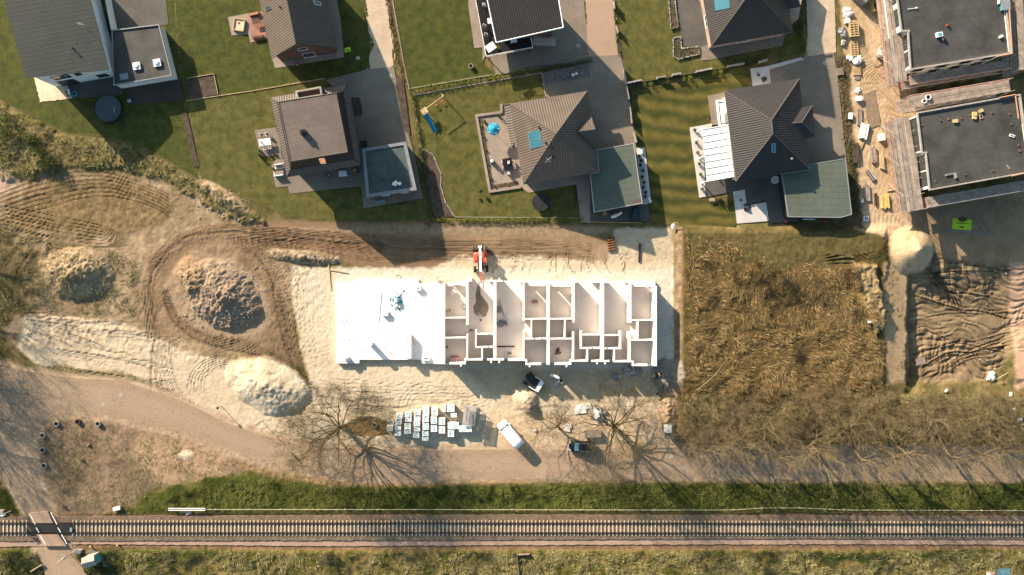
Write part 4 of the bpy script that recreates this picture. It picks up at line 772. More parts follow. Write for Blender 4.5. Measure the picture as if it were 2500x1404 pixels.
# ---------------------------------------------------------------- the unfinished row of brick houses
def SITE():
    Z0, Z1 = .62, 3.45; c = P(1205, 786)
    r = thing('unfinished_building', 'roofless row of white block walls with a bare white slab at its left end', 'building', (c.x, c.y, 0))
    mb = MB(); mb.prism(pp(SLAB, Z0), -.05, Z0+.08); mb.build('white_slab', M['slab'], r)
    k = lambda x, y: P(x, y, Z0)
    fl = [(1085, 693), (1138, 685), (1600, 686), (1600, 889), (1545, 889), (1498, 880), (1393, 880), (1350, 887), (1290, 887), (1284, 877), (1134, 877), (1134, 886), (1085, 886)]
    mb = MB(); mb.prism(pp(fl, Z0), -.05, Z0); mb.build('floor', M['floor'], r)
    V = [(1083, 690, 889, 5.0), (1140.5, 685, 793, 5.6), (1140.5, 816, 879, 4), (1208, 685, 880, 7.5), (1278.5, 687, 784, 4), (1278.5, 808, 880, 4), (1338.5, 689, 891, 7), (1400, 687, 787, 5.6), (1399.5, 810, 881, 4.5), (1470.5, 686, 881, 8.5), (1538.5, 688, 788, 6), (1537, 811, 883, 5.5), (1599.5, 698, 894, 8),
         (1161.5, 805, 849, 3.6), (1176.5, 847, 880, 3.6), (1297.5, 779, 827, 3.2), (1379, 779, 827, 3.4), (1418.5, 807, 852, 4.5), (1434, 850, 882, 4), (1514.5, 808, 852, 4.5), (1499.5, 850, 883, 4), (1557, 782, 830, 4)]
    Hh = [(776, 1083, 1141, 3.2), (824.7, 1083, 1141, 3.2), (778.7, 1279, 1336, 3.2), (778.7, 1341, 1400, 3.2), (827, 1279, 1336, 3.6), (827, 1341, 1400, 3.6), (815.7, 1161, 1205, 3.5), (847.5, 1161, 1205, 3.8), (817.5, 1419, 1467, 3), (850, 1417, 1467, 4), (818.7, 1474, 1514, 3), (850.7, 1474, 1517, 4), (781.7, 1540, 1597, 3), (830, 1539, 1597, 3.6),
          (887.5, 1097, 1136, 4.2), (878, 1134, 1178, 4.2), (878, 1189, 1230, 4.2), (879, 1240, 1286, 4.2), (889, 1283, 1321, 4.6), (888.5, 1354, 1394, 4.6), (881, 1392, 1436, 4), (881.5, 1444, 1488, 4), (882.5, 1498, 1546, 4), (891.5, 1543, 1581, 4.6),
          (694.5, 1103, 1121, 3.2), (685, 1137, 1152, 4.5), (685.5, 1193, 1227, 4.5), (687.5, 1270, 1284, 4.5), (697, 1300, 1321, 3), (698, 1356, 1379, 4), (688, 1395, 1410, 4.5), (688.5, 1448, 1487, 4.5), (688.5, 1529, 1544, 4.5), (698, 1556, 1581, 3.4)]
    for x, y0, y1, t in V:
        a = P(x, y0, Z1); b = P(x, y1, Z1); q = MB(); q.box((a.x, (a.y+b.y)/2, (Z0+Z1)/2), (t/S*.97, abs(a.y-b.y), Z1-Z0)); q.build('wall', M['block'], r)
    for y, x0, x1, t in Hh:
        a = P(x0, y, Z1); b = P(x1, y, Z1); q = MB(); q.box(((a.x+b.x)/2, a.y, (Z0+Z1-.003)/2), (abs(b.x-a.x)-.004, t/S*.97, Z1-.003-Z0)); q.build('wall', M['block'], r)
    for y, x0, x1 in ((883, 1283, 1287), (884, 1391.5, 1395), (887, 1543, 1547), (883, 1133.5, 1137)): a = P(x0, y-5, Z1-.006); b = P(x1, y+6, Z1-.006); q = MB(); q.box(((a.x+b.x)/2, (a.y+b.y)/2, (Z0+Z1-.006)/2), (b.x-a.x, a.y-b.y, Z1-.006-Z0)); q.build('wall', M['block'], r)
    # low sills closing the window gaps
    for y, x0, x1 in ((697, 1085, 1103), (697, 1121, 1137), (697, 1281, 1300), (697, 1321, 1335), (698, 1342, 1356), (698, 1379, 1397), (698.5, 1543, 1556), (698.5, 1581, 1595), (892, 1581, 1595), (888.5, 1085, 1097)): a = P(x0, y, 1.2); b = P(x1, y, 1.2); q = MB(); q.box(((a.x+b.x)/2, a.y, (Z0+1.1)/2), (b.x-a.x-.01, .2, 1.1-Z0)); q.build('sill_wall', M['block'], r)
    for x, y in ((1293, 894), (1383, 894), (1458, 887), (1477, 887), (1199, 884), (1218.6, 884), (1125, 892.5), (1200, 680.6), (1219, 680.6), (1275.6, 683), (1405.6, 683), (1479, 683), (1150, 681)): p = P(x, y, Z1); q = MB(); q.box((p.x, p.y, (Z1-.01)/2), (.24, .32, Z1-.01)); q.build('buttress', M['block'], r)
    for x, y in ((1194, 815.7), (1191.5, 847.5), (1305, 827), (1323, 827), (1446, 850), (1482, 850.7)): p = P(x, y, Z1); q = MB(); q.box((p.x, p.y, Z1+.01), (.10, .36, .08)); q.build('lintel_bolt', M['woodd'], r)
    return r
SITE()
# ---------------------------------------------------------------- railway
def RAIL():
    r = thing('railway_track', 'single railway track of two rusty rails on pale concrete sleepers', 'railway track', (*P(1250, 1289)[:2], .2))
    y0, y1 = 1277.5, 1301
    for y in (y0, y1):
        a = P(-120, y, .5); b = P(2700, y+4 if True else y, .5)
        mb = MB(); a = P(-120, y, .5); b = P(1500, y, .5); c = P(2700, y+3.5, .5)
        for s_, e in ((a, b), (b, c)): d = e-s_; mb.box(((s_.x+e.x)/2, (s_.y+e.y)/2, .46), (d.length+.05, .09, .15), math.atan2(d.y, d.x)); mb.box(((s_.x+e.x)/2, (s_.y+e.y)/2, .38), (d.length+.05, .17, .03), math.atan2(d.y, d.x))
        mb.build('rail', M['rail'], r)
    xs = [-105+9.42*i for i in range(298)]; near = sorted(xs, key=lambda x: abs(x-1250))[:100]; rest = MB()
    for x in xs:
        if 66 < x < 176: continue
        y = 1289.3+max(0, (x-1500)/1200*3.5); p = P(x, y, .36); q = MB() if x in near else rest
        q.box((p.x, p.y, .30), (.20, 2.45, .13), random.uniform(-.01, .01))
        for yy in (-.75, .75): q.box((p.x, p.y+yy, .372), (.17, .30, .03))
        if x in near: q.build('sleeper', M['sleeper'], r)
    o = rest.build('sleeper', M['sleeper'], r); o['kind'] = 'stuff'
    mb = MB(); mb.prism(pp([(70, 1279.5), (176, 1279.5), (180, 1299), (78, 1299)], .4), .2, .53); mb.build('crossing_panel', M['rubber'], r)
RAIL()
mb = MB()
mb.prism(pp([(72, 1251), (120, 1247), (134, 1276), (84, 1276)]), .12, .52); mb.prism(pp([(94, 1303), (146, 1303), (166, 1331), (110, 1331)]), .12, .52)
o = mb.build('crossing_ramp', M['asphalt']); tag(o, kind='structure')
mb = MB()
for a, b in (((72, 1254), (86, 1281)), ((88, 1288), (95, 1300)), ((97, 1306), (111, 1330)), ((123, 1250), (139, 1281)), ((141, 1288), (148, 1300)), ((150, 1305), (163, 1328))):
    a = P(*a, .55); b = P(*b, .55); d = b-a; mb.box(((a.x+b.x)/2, (a.y+b.y)/2, .54), (d.length, .13, .012), math.atan2(d.y, d.x))
tag(mb.build('road_marking', M['whitep']), kind='structure')
# ---------------------------------------------------------------- vegetation
def np_mesh(name, V_, F_, m):
    me = bpy.data.meshes.new(name); me.vertices.add(len(V_)); me.vertices.foreach_set('co', V_.astype(np.float32).ravel()); me.loops.add(F_.size)
    me.loops.foreach_set('vertex_index', F_.astype(np.int32).ravel()); me.polygons.add(len(F_)); me.polygons.foreach_set('loop_start', np.arange(0, F_.size, F_.shape[1], dtype=np.int32)); me.update(calc_edges=True); me.materials.append(m)
    o = bpy.data.objects.new(name, me); link(o); return o
def blades(name, label, poly, n, ln, wd, lean, ang, m, seed=0, clump=14., dens=None, kind='stuff', thr=.36):
    g_ = np.random.default_rng(seed); xs = [p[0] for p in poly]; ys = [p[1] for p in poly]; px = g_.uniform(min(xs), max(xs), n*3); py = g_.uniform(min(ys), max(ys), n*3); ins = np.zeros(len(px), bool); k = len(poly)
    for i in range(k):
        x1, y1 = poly[i]; x2, y2 = poly[(i+1) % k]
        if y1 != y2: ins ^= ((py < y1) != (py < y2)) & (px < x1+(py-y1)*(x2-x1)/(y2-y1))
    onr = np.zeros(len(px), bool)
    for i in range(len(ROAD)):
        x1, y1 = ROAD[i]; x2, y2 = ROAD[(i+1) % len(ROAD)]
        if y1 != y2: onr ^= ((py < y1) != (py < y2)) & (px < x1+(py-y1)*(x2-x1)/(y2-y1))
    ins &= ~onr; ed = np.full(len(px), 1e9)
    for i in range(k):
        x1, y1 = poly[i]; x2, y2 = poly[(i+1) % k]; dx, dy = x2-x1, y2-y1; t = np.clip(((px-x1)*dx+(py-y1)*dy)/(dx*dx+dy*dy), 0, 1); ed = np.minimum(ed, np.hypot(px-x1-t*dx, py-y1-t*dy))
    ins &= g_.random(len(px)) < np.clip((ed-10*fbm(px, py, 1/9., 2, 1)+3)/12, .12, 1)
    cl = fbm(px, py, 1/clump, 3, seed % 5); keep = ins & (g_.random(len(px)) < np.clip((cl-thr)*5, .05 if dens is None else dens, 1)); px = px[keep][:n]; py = py[keep][:n]; cl = cl[keep][:n]
    x = (px-1250)/S; y = (702-py)/S; iy = np.clip(np.searchsorted(ay, y), 1, len(ay)-1); ix = np.clip(np.searchsorted(ax, x), 1, len(ax)-1); z = Z[iy, ix]; q = len(px)
    a = ang+(fbm(px, py, 1/70., 3, 2)-.5)*7+(fbm(px, py, 1/18., 2, 3)-.5)*3+g_.normal(0, .35, q); L_ = g_.uniform(ln[0], ln[1], q)*(.6+.8*cl); le = g_.uniform(lean[0], lean[1], q); w = g_.uniform(wd*.6, wd*1.3, q)
    dx, dy = np.cos(a), np.sin(a); nx_, ny_ = -dy*w, dx*w; V_ = np.zeros((q, 6, 3))
    for j, t in enumerate((0, .5, 1)):
        r = L_*t*np.sin(le)*(.5+.5*t); h = L_*t*np.cos(le)*(1-.25*t); s_ = (1, .9, .35)[j]
        for e, sg in ((0, -1), (1, 1)): V_[:, j*2+e, 0] = x+dx*r+nx_*s_*sg; V_[:, j*2+e, 1] = y+dy*r+ny_*s_*sg; V_[:, j*2+e, 2] = z+h+.01
    b = np.arange(q)[:, None]*6; F_ = np.concatenate([b+np.array([0, 1, 3, 2]), b+np.array([2, 3, 5, 4])]).reshape(-1, 4)
    o = np_mesh(name, V_.reshape(-1, 3), F_, m); tag(o, label, 'grass', kind=kind); return o
RF = [(1662, 570), (1800, 590), (1900, 640), (2100, 640), (2145, 760), (2155, 940), (2230, 985), (2460, 955), (2500, 985), (2500, 1000), (2250, 1000), (1900, 1010), (1662, 990)]
blades('reeds', 'golden brown flattened reeds swirling over the field right of the building lot', [(1700, 690), (1860, 660), (2080, 650), (2130, 760), (2155, 930), (2100, 975), (1700, 985), (1672, 800)], 40000, (.4, 1.05), .035, (.7, 1.4), -1.2, M['reed'], 1, 34, None, 'stuff', .42)
blades('rough_grass', 'rough tan and green grass behind the carport and along the reed field', RF, 17000, (.3, .8), .035, (.5, 1.35), -.8, M['reed'], 2, 26)
blades('rough_grass', 'scrubby grass bank between the left gardens and the bare earth', [(-60, 240), (0, 255), (70, 290), (150, 335), (300, 352), (420, 400), (490, 448), (560, 490), (640, 545), (600, 548), (480, 470), (300, 415), (180, 415), (60, 450), (-60, 430)], 16000, (.2, .6), .04, (.3, 1.2), 0, M['scrub'], 3, 12)
blades('verge_grass', 'dark green grass verge between the road and the railway', [(420, 1200), (600, 1160), (760, 1180), (900, 1190), (1200, 1180), (2520, 1180), (2520, 1248), (330, 1252)], 40000, (.15, .42), .035, (.2, 1.2), 0, M['verge'], 4, 9)
blades('rough_grass', 'mixed straw and green grass below the railway path', [(-20, 1340), (2520, 1340), (2520, 1420), (-20, 1420)], 42000, (.2, .6), .04, (.4, 1.3), 0, M['scrub'], 5, 16)
blades('verge_grass', 'green grass beside the level crossing', [(-20, 1345), (90, 1345), (170, 1420), (-20, 1420)], 4000, (.15, .4), .035, (.2, 1.2), 0, M['verge'], 6, 10)
blades('verge_grass', 'green grass round the grey crossing hut', [(175, 1345), (420, 1345), (350, 1375), (260, 1420), (210, 1420)], 6000, (.15, .4), .035, (.2, 1.2), 0, M['verge'], 16, 10)
blades('weeds', 'scattered weeds on the bare earth left of the machine loop', [(-20, 520), (120, 580), (260, 600), (350, 640), (340, 780), (120, 760), (-20, 800)], 6000, (.15, .45), .035, (.3, 1.2), 0, M['scrub'], 7, 18, 0.0)
blades('rough_grass', 'undergrowth of dry grass beneath the roadside thicket', [(1662, 960), (2520, 955), (2520, 1088), (1662, 1088)], 30000, (.3, .9), .035, (.4, 1.3), -.8, M['scrub'], 8, 16)
blades('weeds', 'thin weeds on the waste ground inside the road bend', [(100, 1040), (260, 1030), (500, 1090), (640, 1150), (400, 1190), (320, 1250), (150, 1250)], 5000, (.12, .35), .03, (.3, 1.2), 0, M['scrub'], 9, 22, 0.0)
def grow(mb, tr, p, d, l, r, lev, rr, up, wander, kids, ns=4):
    r = max(r, .010)
    for i in range(ns):
        d = (d+Vector((rr.gauss(0, wander), rr.gauss(0, wander), rr.gauss(0, wander)+up))).normalized(); q = p+d*(l/ns); r1 = r*(1-.5/ns)
        (tr if tr is not None else mb).tube(p, q, r, r1, 6 if r > .08 else (4 if r > .03 else 3), cap=False); p = q; r = r1
        if lev > 0 and i >= (1 if lev > 1 else 0):
            for _ in range(kids if i == ns-1 else 1):
                a = d.cross(Vector((rr.gauss(0, 1), rr.gauss(0, 1), rr.gauss(0, 1)))).normalized(); nd = (d+a*rr.uniform(.5, 1.05)).normalized()
                grow(mb, None, p, nd, l*rr.uniform(.5, .78), r*rr.uniform(.5, .72), lev-1, rr, up, wander, kids, ns)
def tree_proto(name, label, cat, seed, h0, r0, limbs, ll, lev, el, up, wander=.2, lean=(0, 0), m='twig', bark='bark', kids=2, group=None, azr=(0, 6.2832)):
    rr = random.Random(seed); o = thing(name, label, cat, (0, 0, 0), group); t = MB(); c = MB(); top = Vector((lean[0]*h0, lean[1]*h0, h0))
    pts = [Vector((0, 0, -.2)), top*.5+Vector((rr.uniform(-.1, .1), rr.uniform(-.1, .1), 0)), top]
    for i in range(2): t.tube(pts[i], pts[i+1], r0*(1-.15*i), r0*(.85-.15*i), 8, cap=False)
    for i in range(limbs):
        az = azr[0]+(azr[1]-azr[0])*(i+rr.uniform(-.3, .3))/limbs; e = rr.uniform(*el); d = Vector((math.cos(az)*math.cos(e), math.sin(az)*math.cos(e), math.sin(e)))
        b = Vector((0, 0, -.2)).lerp(top, rr.uniform(.75, 1.0)) if h0 > 1 else top; grow(c, None, b, d, ll*rr.uniform(.75, 1.15), r0*rr.uniform(.22, .40), lev, rr, up, wander, kids)
    t.build('trunk', M[bark], o, smooth=True); c.build('crown', M[m], o); return o
T1 = tree_proto('bare_tree', 'large spreading bare tree beside the road, left of the brick pallets', 'tree', 11, 3.0, .38, 16, 5.6, 4, (.0, .85), .015, .24, (-.10, .05), kids=3); T1.location = (*P(842, 1040)[:2], zg(842, 1040))
T2 = tree_proto('bare_tree', 'large bare tree with radiating branches behind the black car', 'tree', 27, 3.2, .40, 20, 5.4, 4, (.0, 1.05), .02, .20, (-.03, .04), azr=(-1.9, 3.15)); T2.location = (*P(1494, 1036)[:2], 0); T2.scale = (.94,)*3; T2.rotation_euler = (0, 0, 0)
T3 = tree_proto('bare_tree', 'small bare tree leaning up and left between the white van and the larger tree', 'tree', 31, 1.0, .22, 11, 4.0, 3, (.45, 1.25), .03, .16, (-.6, .7), kids=3, azr=(1.1, 3.5)); T3.location = (*P(1372, 1050)[:2], 0)
RT = [tree_proto('roadside_tree', '', 'tree', 41+i, 4.0, .26, 8, 3.3, 3, (.3, 1.2), .03, .2, ((.12, -.35), (.2, -.2), (-.1, -.1))[i], 'twigy' if i == 2 else 'twigb', 'barkp', group='bare trees along the roadside at the right') for i in range(3)]
tb = [(1703, 1070), (1752, 1080), (1800, 1060), (1885, 1086), (1938, 1078), (1978, 1086), (2078, 1088), (2142, 1086), (2188, 1088), (2291, 1081), (2359, 1086), (2425, 1085), (2475, 1086), (1868, 1045), (2050, 1040), (2240, 1035), (2400, 1030)]
ordn = ['first', 'second', 'third', 'fourth', 'fifth', 'sixth', 'seventh', 'eighth', 'ninth', 'tenth', 'eleventh', 'twelfth', 'thirteenth', 'fourteenth', 'fifteenth', 'sixteenth', 'seventeenth', 'eighteenth', 'nineteenth', 'twentieth', 'twenty-first', 'twenty-second', 'twenty-third', 'twenty-fourth']
srt = sorted(tb)
for i, (x, y) in enumerate(tb):
    p = P(x, y); k = srt.index((x, y)); lb = f'bare tree leaning over the road, {ordn[k]} from the left in the row' if y > 1055 else f'bare tree set back in the thicket, {ordn[k]} from the left in the row'
    src = RT[i % 3]; s_ = random.uniform(.85, 1.15); rz = random.uniform(-.5, .5)+(0 if y > 1055 else math.pi)
    if i < 3: src.location = (p.x, p.y, zg(x, y)); src.rotation_euler = (0, 0, rz); src['label'] = lb
    else: dup(src, (p.x, p.y, zg(x, y)), rz, lb, (s_, s_, s_*random.uniform(.9, 1.1)))
SB = [tree_proto('shrub', '', 'shrub', 61+i, .35, .07, 14, 1.7+.15*i, 3, (.25, 1.35), .05, .2, (0, 0), ('twigb', 'twigy', 'twigb')[i], 'barkp', kids=2, group='bare shrubs in the roadside thicket') for i in range(3)]
rr = random.Random(5); sp = [(1672+i*57+rr.uniform(-18, 18), 985+rr.uniform(-10, 14)) for i in range(15)]+[(1668+i*50+rr.uniform(-16, 16), 1030+rr.uniform(-12, 12)) for i in range(17)]+[(1690+i*74+rr.uniform(-16, 16), 1060+rr.uniform(-8, 8)) for i in range(5)]
rows = ('top', 'middle', 'bottom')
for i, (x, y) in enumerate(sp):
    k = 0 if i < 15 else (1 if i < 32 else 2); n = i-(0, 15, 32)[k]; lb = f'{"brown" if i % 3 != 1 else "olive"} bare shrub, {ordn[n]} from the left in the {rows[k]} row of the thicket'
    p = P(x, y); s_ = rr.uniform(.9, 1.5)
    if i < 3: SB[i].location = (p.x, p.y, zg(x, y)); SB[i].scale = (s_,)*3; SB[i]['label'] = lb
    else: dup(SB[i % 3], (p.x, p.y, zg(x, y)), rr.uniform(0, 6), lb, s_)
# trees beyond the left edge whose shade falls on the road junction
LT = tree_proto('garden_tree', 'bare tree at the left edge above the road junction, nearest the road', 'tree', 77, 3.5, .3, 9, 4.0, 4, (.3, 1.3), .03, .2, (0, 0), 'twig', group='trees at the left edge')
LT.location = (*P(-95, 850)[:2], 0)
for x, y, lb in ((-125, 700, 'bare tree at the left edge beside the dirt mound, middle of three'), (-130, 560, 'bare tree at the left edge below the scrub bank, uppermost of three'), (-170, 830, 'second bare tree just off the left end of the road'), (-200, 760, 'third bare tree beyond the left edge of the photo'), (-100, 1000, 'bare tree beyond the left edge beside the road'), (-120, 930, 'bare tree just off the left end of the road')): dup(LT, (*P(x, y)[:2], 0), rr.uniform(0, 6), lb, 1.1)
def hedge(name, label, a, b, w, h, n, m, cat='hedge', size=.10):
    A_, B_ = P(*a), P(*b); c = (A_+B_)/2; o = thing(name, label, cat, (c.x, c.y, 0)); L_ = (B_-A_).length; k = max(2, int(L_/.8)); mb = MB(); q = random.Random(int(L_*7)); d = (B_-A_).normalized(); nn = Vector((-d.y, d.x, 0))
    for i in range(k+1):
        p = A_+(B_-A_)*i/k; s_ = q.uniform(.8, 1.2)
        if q.random() > .06: mb.leaves((p.x+nn.x*q.uniform(-.1, .1), p.y+nn.y*q.uniform(-.1, .1), h*.55), (.7, w*.5*s_+abs(d.y)*.3, h*.5*s_) if abs(d.x) > .5 else (w*.5*s_, .7, h*.5*s_), int(n), size, seed=i+int(L_*10))
    mb.build('foliage', M[m], o); t = MB()
    for i in range(k): p = A_+(B_-A_)*(i+.5)/k; t.tube((p.x, p.y, 0), (p.x+.1, p.y, h*.6), .025, .015, 4)
    t.build('stems', M['bark'], o); return o
hedge('hedge', 'yellow-green clipped hedge between the upper lawn and the lawn with the swing set', (1003, 224), (1322, 168), 1.0, .8, 90, 'leaf')
hedge('hedge', 'darker hedge stretch above the grey gravel bed', (1322, 168), (1438, 150), .8, .7, 80, 'leafd')
hedge('hedge', 'ivy-green hedge running down the left side of the lawn with the swing set', (1005, 232), (1027, 368), .7, .8, 90, 'leaf')
hedge('hedge', 'hedge between the square villa garage and the brown planting bed', (1027, 368), (1050, 530), .8, .8, 80, 'leafd')
hedge('hedge', 'yellow-green hedge along the bottom of the trampoline garden', (1056, 537), (1414, 536), .8, .7, 90, 'leaf')
hedge('shrub_border', 'low brown and green shrub border right of the pale lane', (940, -20), (985, 200), .7, .35, 50, 'reed', 'shrub border')
hedge('shrub_border', 'rough shrub strip right of the pinkish brick house', (1945, 40), (1960, 130), 1.6, .7, 110, 'leafd', 'shrub border')
hedge('shrub_border', 'ivy strip along the fence left of the lane beside the tiled roof house', (1497, 5), (1510, 130), .4, .5, 60, 'leafd', 'shrub border')
hedge('shrub_border', 'dark scrubby strip between the carport and the building yard', (2075, 360), (2090, 520), 1.6, .4, 80, 'leafd', 'shrub border')
hedge('shrub_border', 'scrubby strip along the grey driveway edge beside the yard', (2050, 150), (2066, 350), 1.4, .35, 60, 'scrub', 'shrub border')
for i, (x, y, s_) in enumerate(((100, 372, 1.4), (122, 398, 1.5), (88, 345, 1.2), (30, 300, 1.6), (20, 330, 1.5))):
    p = P(x, y); o = thing('bush', 'dark bush on the left scrub bank, ' + ('lower middle', 'lowest', 'middle', 'upper left', 'leftmost')[i] + ' of five' , 'bush', (p.x, p.y, zg(x, y))); mb = MB(); mb.leaves((p.x, p.y, zg(x, y)+.6), (s_, s_*.8, .8), 500, .12, seed=i); mb.build('foliage', M['leafd'], o)
# ---------------------------------------------------------------- vehicles
def loft(mb, st, n=10, mi=0, sq=.45):
    """st: (x, halfwidth, z0, z1) stations; rounded-box cross sections"""
    rings = []
    for x, w, z0, z1 in st:
        r = []; zc = (z0+z1)/2; hh = (z1-z0)/2
        for i in range(n*2):
            t = 2*math.pi*(i+.5)/(n*2); c, s = math.cos(t), math.sin(t)
            r.append((x, math.copysign(abs(c)**sq, c)*w, zc+math.copysign(abs(s)**sq, s)*hh))
        rings.append(r)
    b = len(mb.v); m = n*2
    for r in rings: mb.v += r
    for k in range(len(rings)-1):
        for i in range(m): j = (i+1) % m; mb.f.append((b+k*m+i, b+k*m+j, b+(k+1)*m+j, b+(k+1)*m+i)); mb.m.append(mi); mb.uv.append(None)
    mb.f.append(tuple(b+i for i in range(m))[::-1]); mb.f.append(tuple(b+(len(rings)-1)*m+i for i in range(m))); mb.m += [mi, mi]; mb.uv += [None, None]
def wheels(par, xs, hw, r, w=.24, tyre='rubber'):
    for x in xs:
        for s in (-1, 1):
            mb = MB(); mb.tube((x, s*hw-w/2, r), (x, s*hw+w/2, r), r, r, 16); o = mb.build('wheel', M[tyre], par); q = MB(); q.tube((x, s*hw-w/2-.01, r), (x, s*hw+w/2+.01, r), r*.55, r*.55, 12); q.build('rim', M['zinc'], o)
def place(o, px, py, deg, z=None): o.location = (*P(px, py)[:2], zg(px, py) if z is None else z); o.rotation_euler = (0, 0, math.radians(deg)); return o
M['carblack'] = mat('black_car_paint', (.010, .011, .012), .32, .02, fine=0, coat=.25, spec=.3)
M['carwhite'] = mat('white_car_paint', (.82, .81, .80), .25, .01, fine=0, coat=.6)
v = thing('van', 'white panel van parked diagonally at the road edge above its long shadow', 'van')
mb = MB(); loft(mb, [(-2.45, .80, .45, 1.80), (-2.40, .92, .35, 1.95), (-1.5, .95, .3, 1.98), (.6, .95, .3, 1.98), (1.25, .94, .3, 1.88), (1.62, .93, .3, 1.25), (2.2, .88, .3, 1.08), (2.42, .70, .35, .85), (2.48, .5, .4, .7)], 12); mb.build('body', M['carwhite'], v, smooth=True)
mb = MB(); mb.face([(1.22, -.78, 1.86), (1.22, .78, 1.86), (1.66, .86, 1.30), (1.66, -.86, 1.30)][::-1]); mb.build('windscreen', M['glass'], v)
for s in (-1, 1):
    mb = MB(); mb.box((.75, s*.955, 1.45), (.85, .02, .45)); mb.build('side_window', M['glass'], v); mb = MB(); mb.blob((1.35, s*1.06, 1.2), (.10, .12, .12), 8, 6, 0); mb.build('mirror', M['carwhite'], v)
    mb = MB(); mb.box((2.28, s*.62, .78), (.2, .3, .16)); mb.build('headlight', M['zinc'], v); mb = MB(); mb.box((-2.46, s*.78, 1.1), (.04, .12, .4)); mb.build('tail_light', M['red'], v)
wheels(v, (-1.55, 1.6), .82, .34); place(v, 1246, 1057, 130, .05)
v = thing('car', 'black car with silver roof rails parked on the road under the large bare tree', 'car')
mb = MB(); loft(mb, [(-2.08, .62, .35, .85), (-1.98, .80, .3, 1.0), (-1.0, .88, .25, .98), (.8, .88, .25, .95), (1.5, .84, .25, .86), (1.95, .72, .3, .72), (2.1, .5, .35, .6)], 12); mb.build('body', M['carblack'], v, smooth=True)
mb = MB(); loft(mb, [(-1.95, .62, .8, 1.0), (-1.7, .68, .8, 1.42), (-.2, .70, .8, 1.50), (.45, .68, .8, 1.46), (1.12, .70, .8, .92)], 10, sq=.5); mb.build('cabin', M['carblack'], v, smooth=True)
mb = MB(); mb.face([(.46, -.58, 1.475), (.46, .58, 1.475), (1.10, .68, .965), (1.10, -.68, .965)][::-1]); mb.build('windscreen', M['solar'], v)
mb = MB(); mb.face([(-1.72, -.5, 1.43), (-1.72, .5, 1.43), (-1.98, .55, 1.05), (-1.98, -.55, 1.05)]); mb.build('rear_window', M['glass'], v)
for s in (-1, 1):
    mb = MB(); mb.tube((-1.5, s*.6, 1.55), (.3, s*.6, 1.56), .025, .025, 5); mb.build('roof_rail', M['steel'], v); mb = MB(); mb.box((-.5, s*.715, 1.22), (1.9, .02, .3)); mb.build('side_window', M['glass'], v)
    mb = MB(); mb.blob((.75, s*.95, 1.0), (.09, .11, .08), 8, 6, 0); mb.build('mirror', M['carblack'], v); mb = MB(); mb.box((1.86, s*.58, .72), (.25, .26, .1)); mb.build('headlight', M['whitep'], v)
mb = MB()
for k in range(8): a0 = -1.2+k*.3; a1 = a0+.3; mb.tube((1.45+.66*math.cos(a0), .80*math.sin(a0), .78), (1.45+.66*math.cos(a1), .80*math.sin(a1), .78), .035, .035, 5)
mb.build('front_trim', M['whitep'], v)
wheels(v, (-1.25, 1.3), .78, .32); place(v, 1418, 1088, 178, .05)
# telehandler
v = thing('telehandler', 'red telescopic handler with a white boom reaching over the block walls', 'construction vehicle')
mb = MB(); loft(mb, [(-1.2, .95, .6, 1.25), (-1.0, 1.12, .55, 1.45), (.1, 1.12, .55, 1.5), (.55, 1.05, .55, 1.3)], 10); mb.build('body', M['orange'], v, smooth=True)
mb = MB(); mb.box((-.3, 0, .75), (3.9, .9, .4)); mb.build('chassis', M['black'], v)
mb = MB(); loft(mb, [(-.35, .40, 1.0, 2.0), (-.2, .42, 1.0, 2.2), (.6, .42, 1.0, 2.15), (.95, .38, 1.0, 1.6)], 8)
for i in range(len(mb.v)): x, y, z = mb.v[i]; mb.v[i] = (x, y+.70, z)
cb = mb.build('cab', M['glass'], v, smooth=True); mb = MB(); mb.box((.15, .70, 2.2), (.75, .62, .05)); mb.build('cab_roof', M['orange'], cb)
mb = MB(); mb.box((-.35, -.75, 1.55), (1.0, .5, .25)); mb.build('engine_cover', M['orange'], v)
mb = MB(); mb.box((.05, 0, 2.25), (3.9, .36, .36), 0, 0, .10); mb.box((-2.0, 0, 2.05), (.35, .62, .5)); mb.build('boom', M['whitep'], v)
mb = MB(); mb.box((2.6, 0, 2.55), (1.9, .22, .24), 0, 0, .12); mb.build('boom_extension', M['orange'], v)
mb = MB(); mb.box((3.7, 0, 2.6), (.35, 1.1, .6)); o = mb.build('fork_carriage', M['steel'], v); mb = MB()
for s in (-.35, .35): mb = MB(); mb.box((4.3, s, 2.35), (1.1, .12, .06)); mb.build('fork', M['zinc'], o)
wheels(v, (-1.55, 1.55), .98, .52, .42); mb = MB(); mb.blob((.2, .70, 1.5), (.16, .2, .3), 8, 6, .05); mb.build('driver_seat', M['lime'], cb)
place(v, 1174, 634, -88, 0.05)
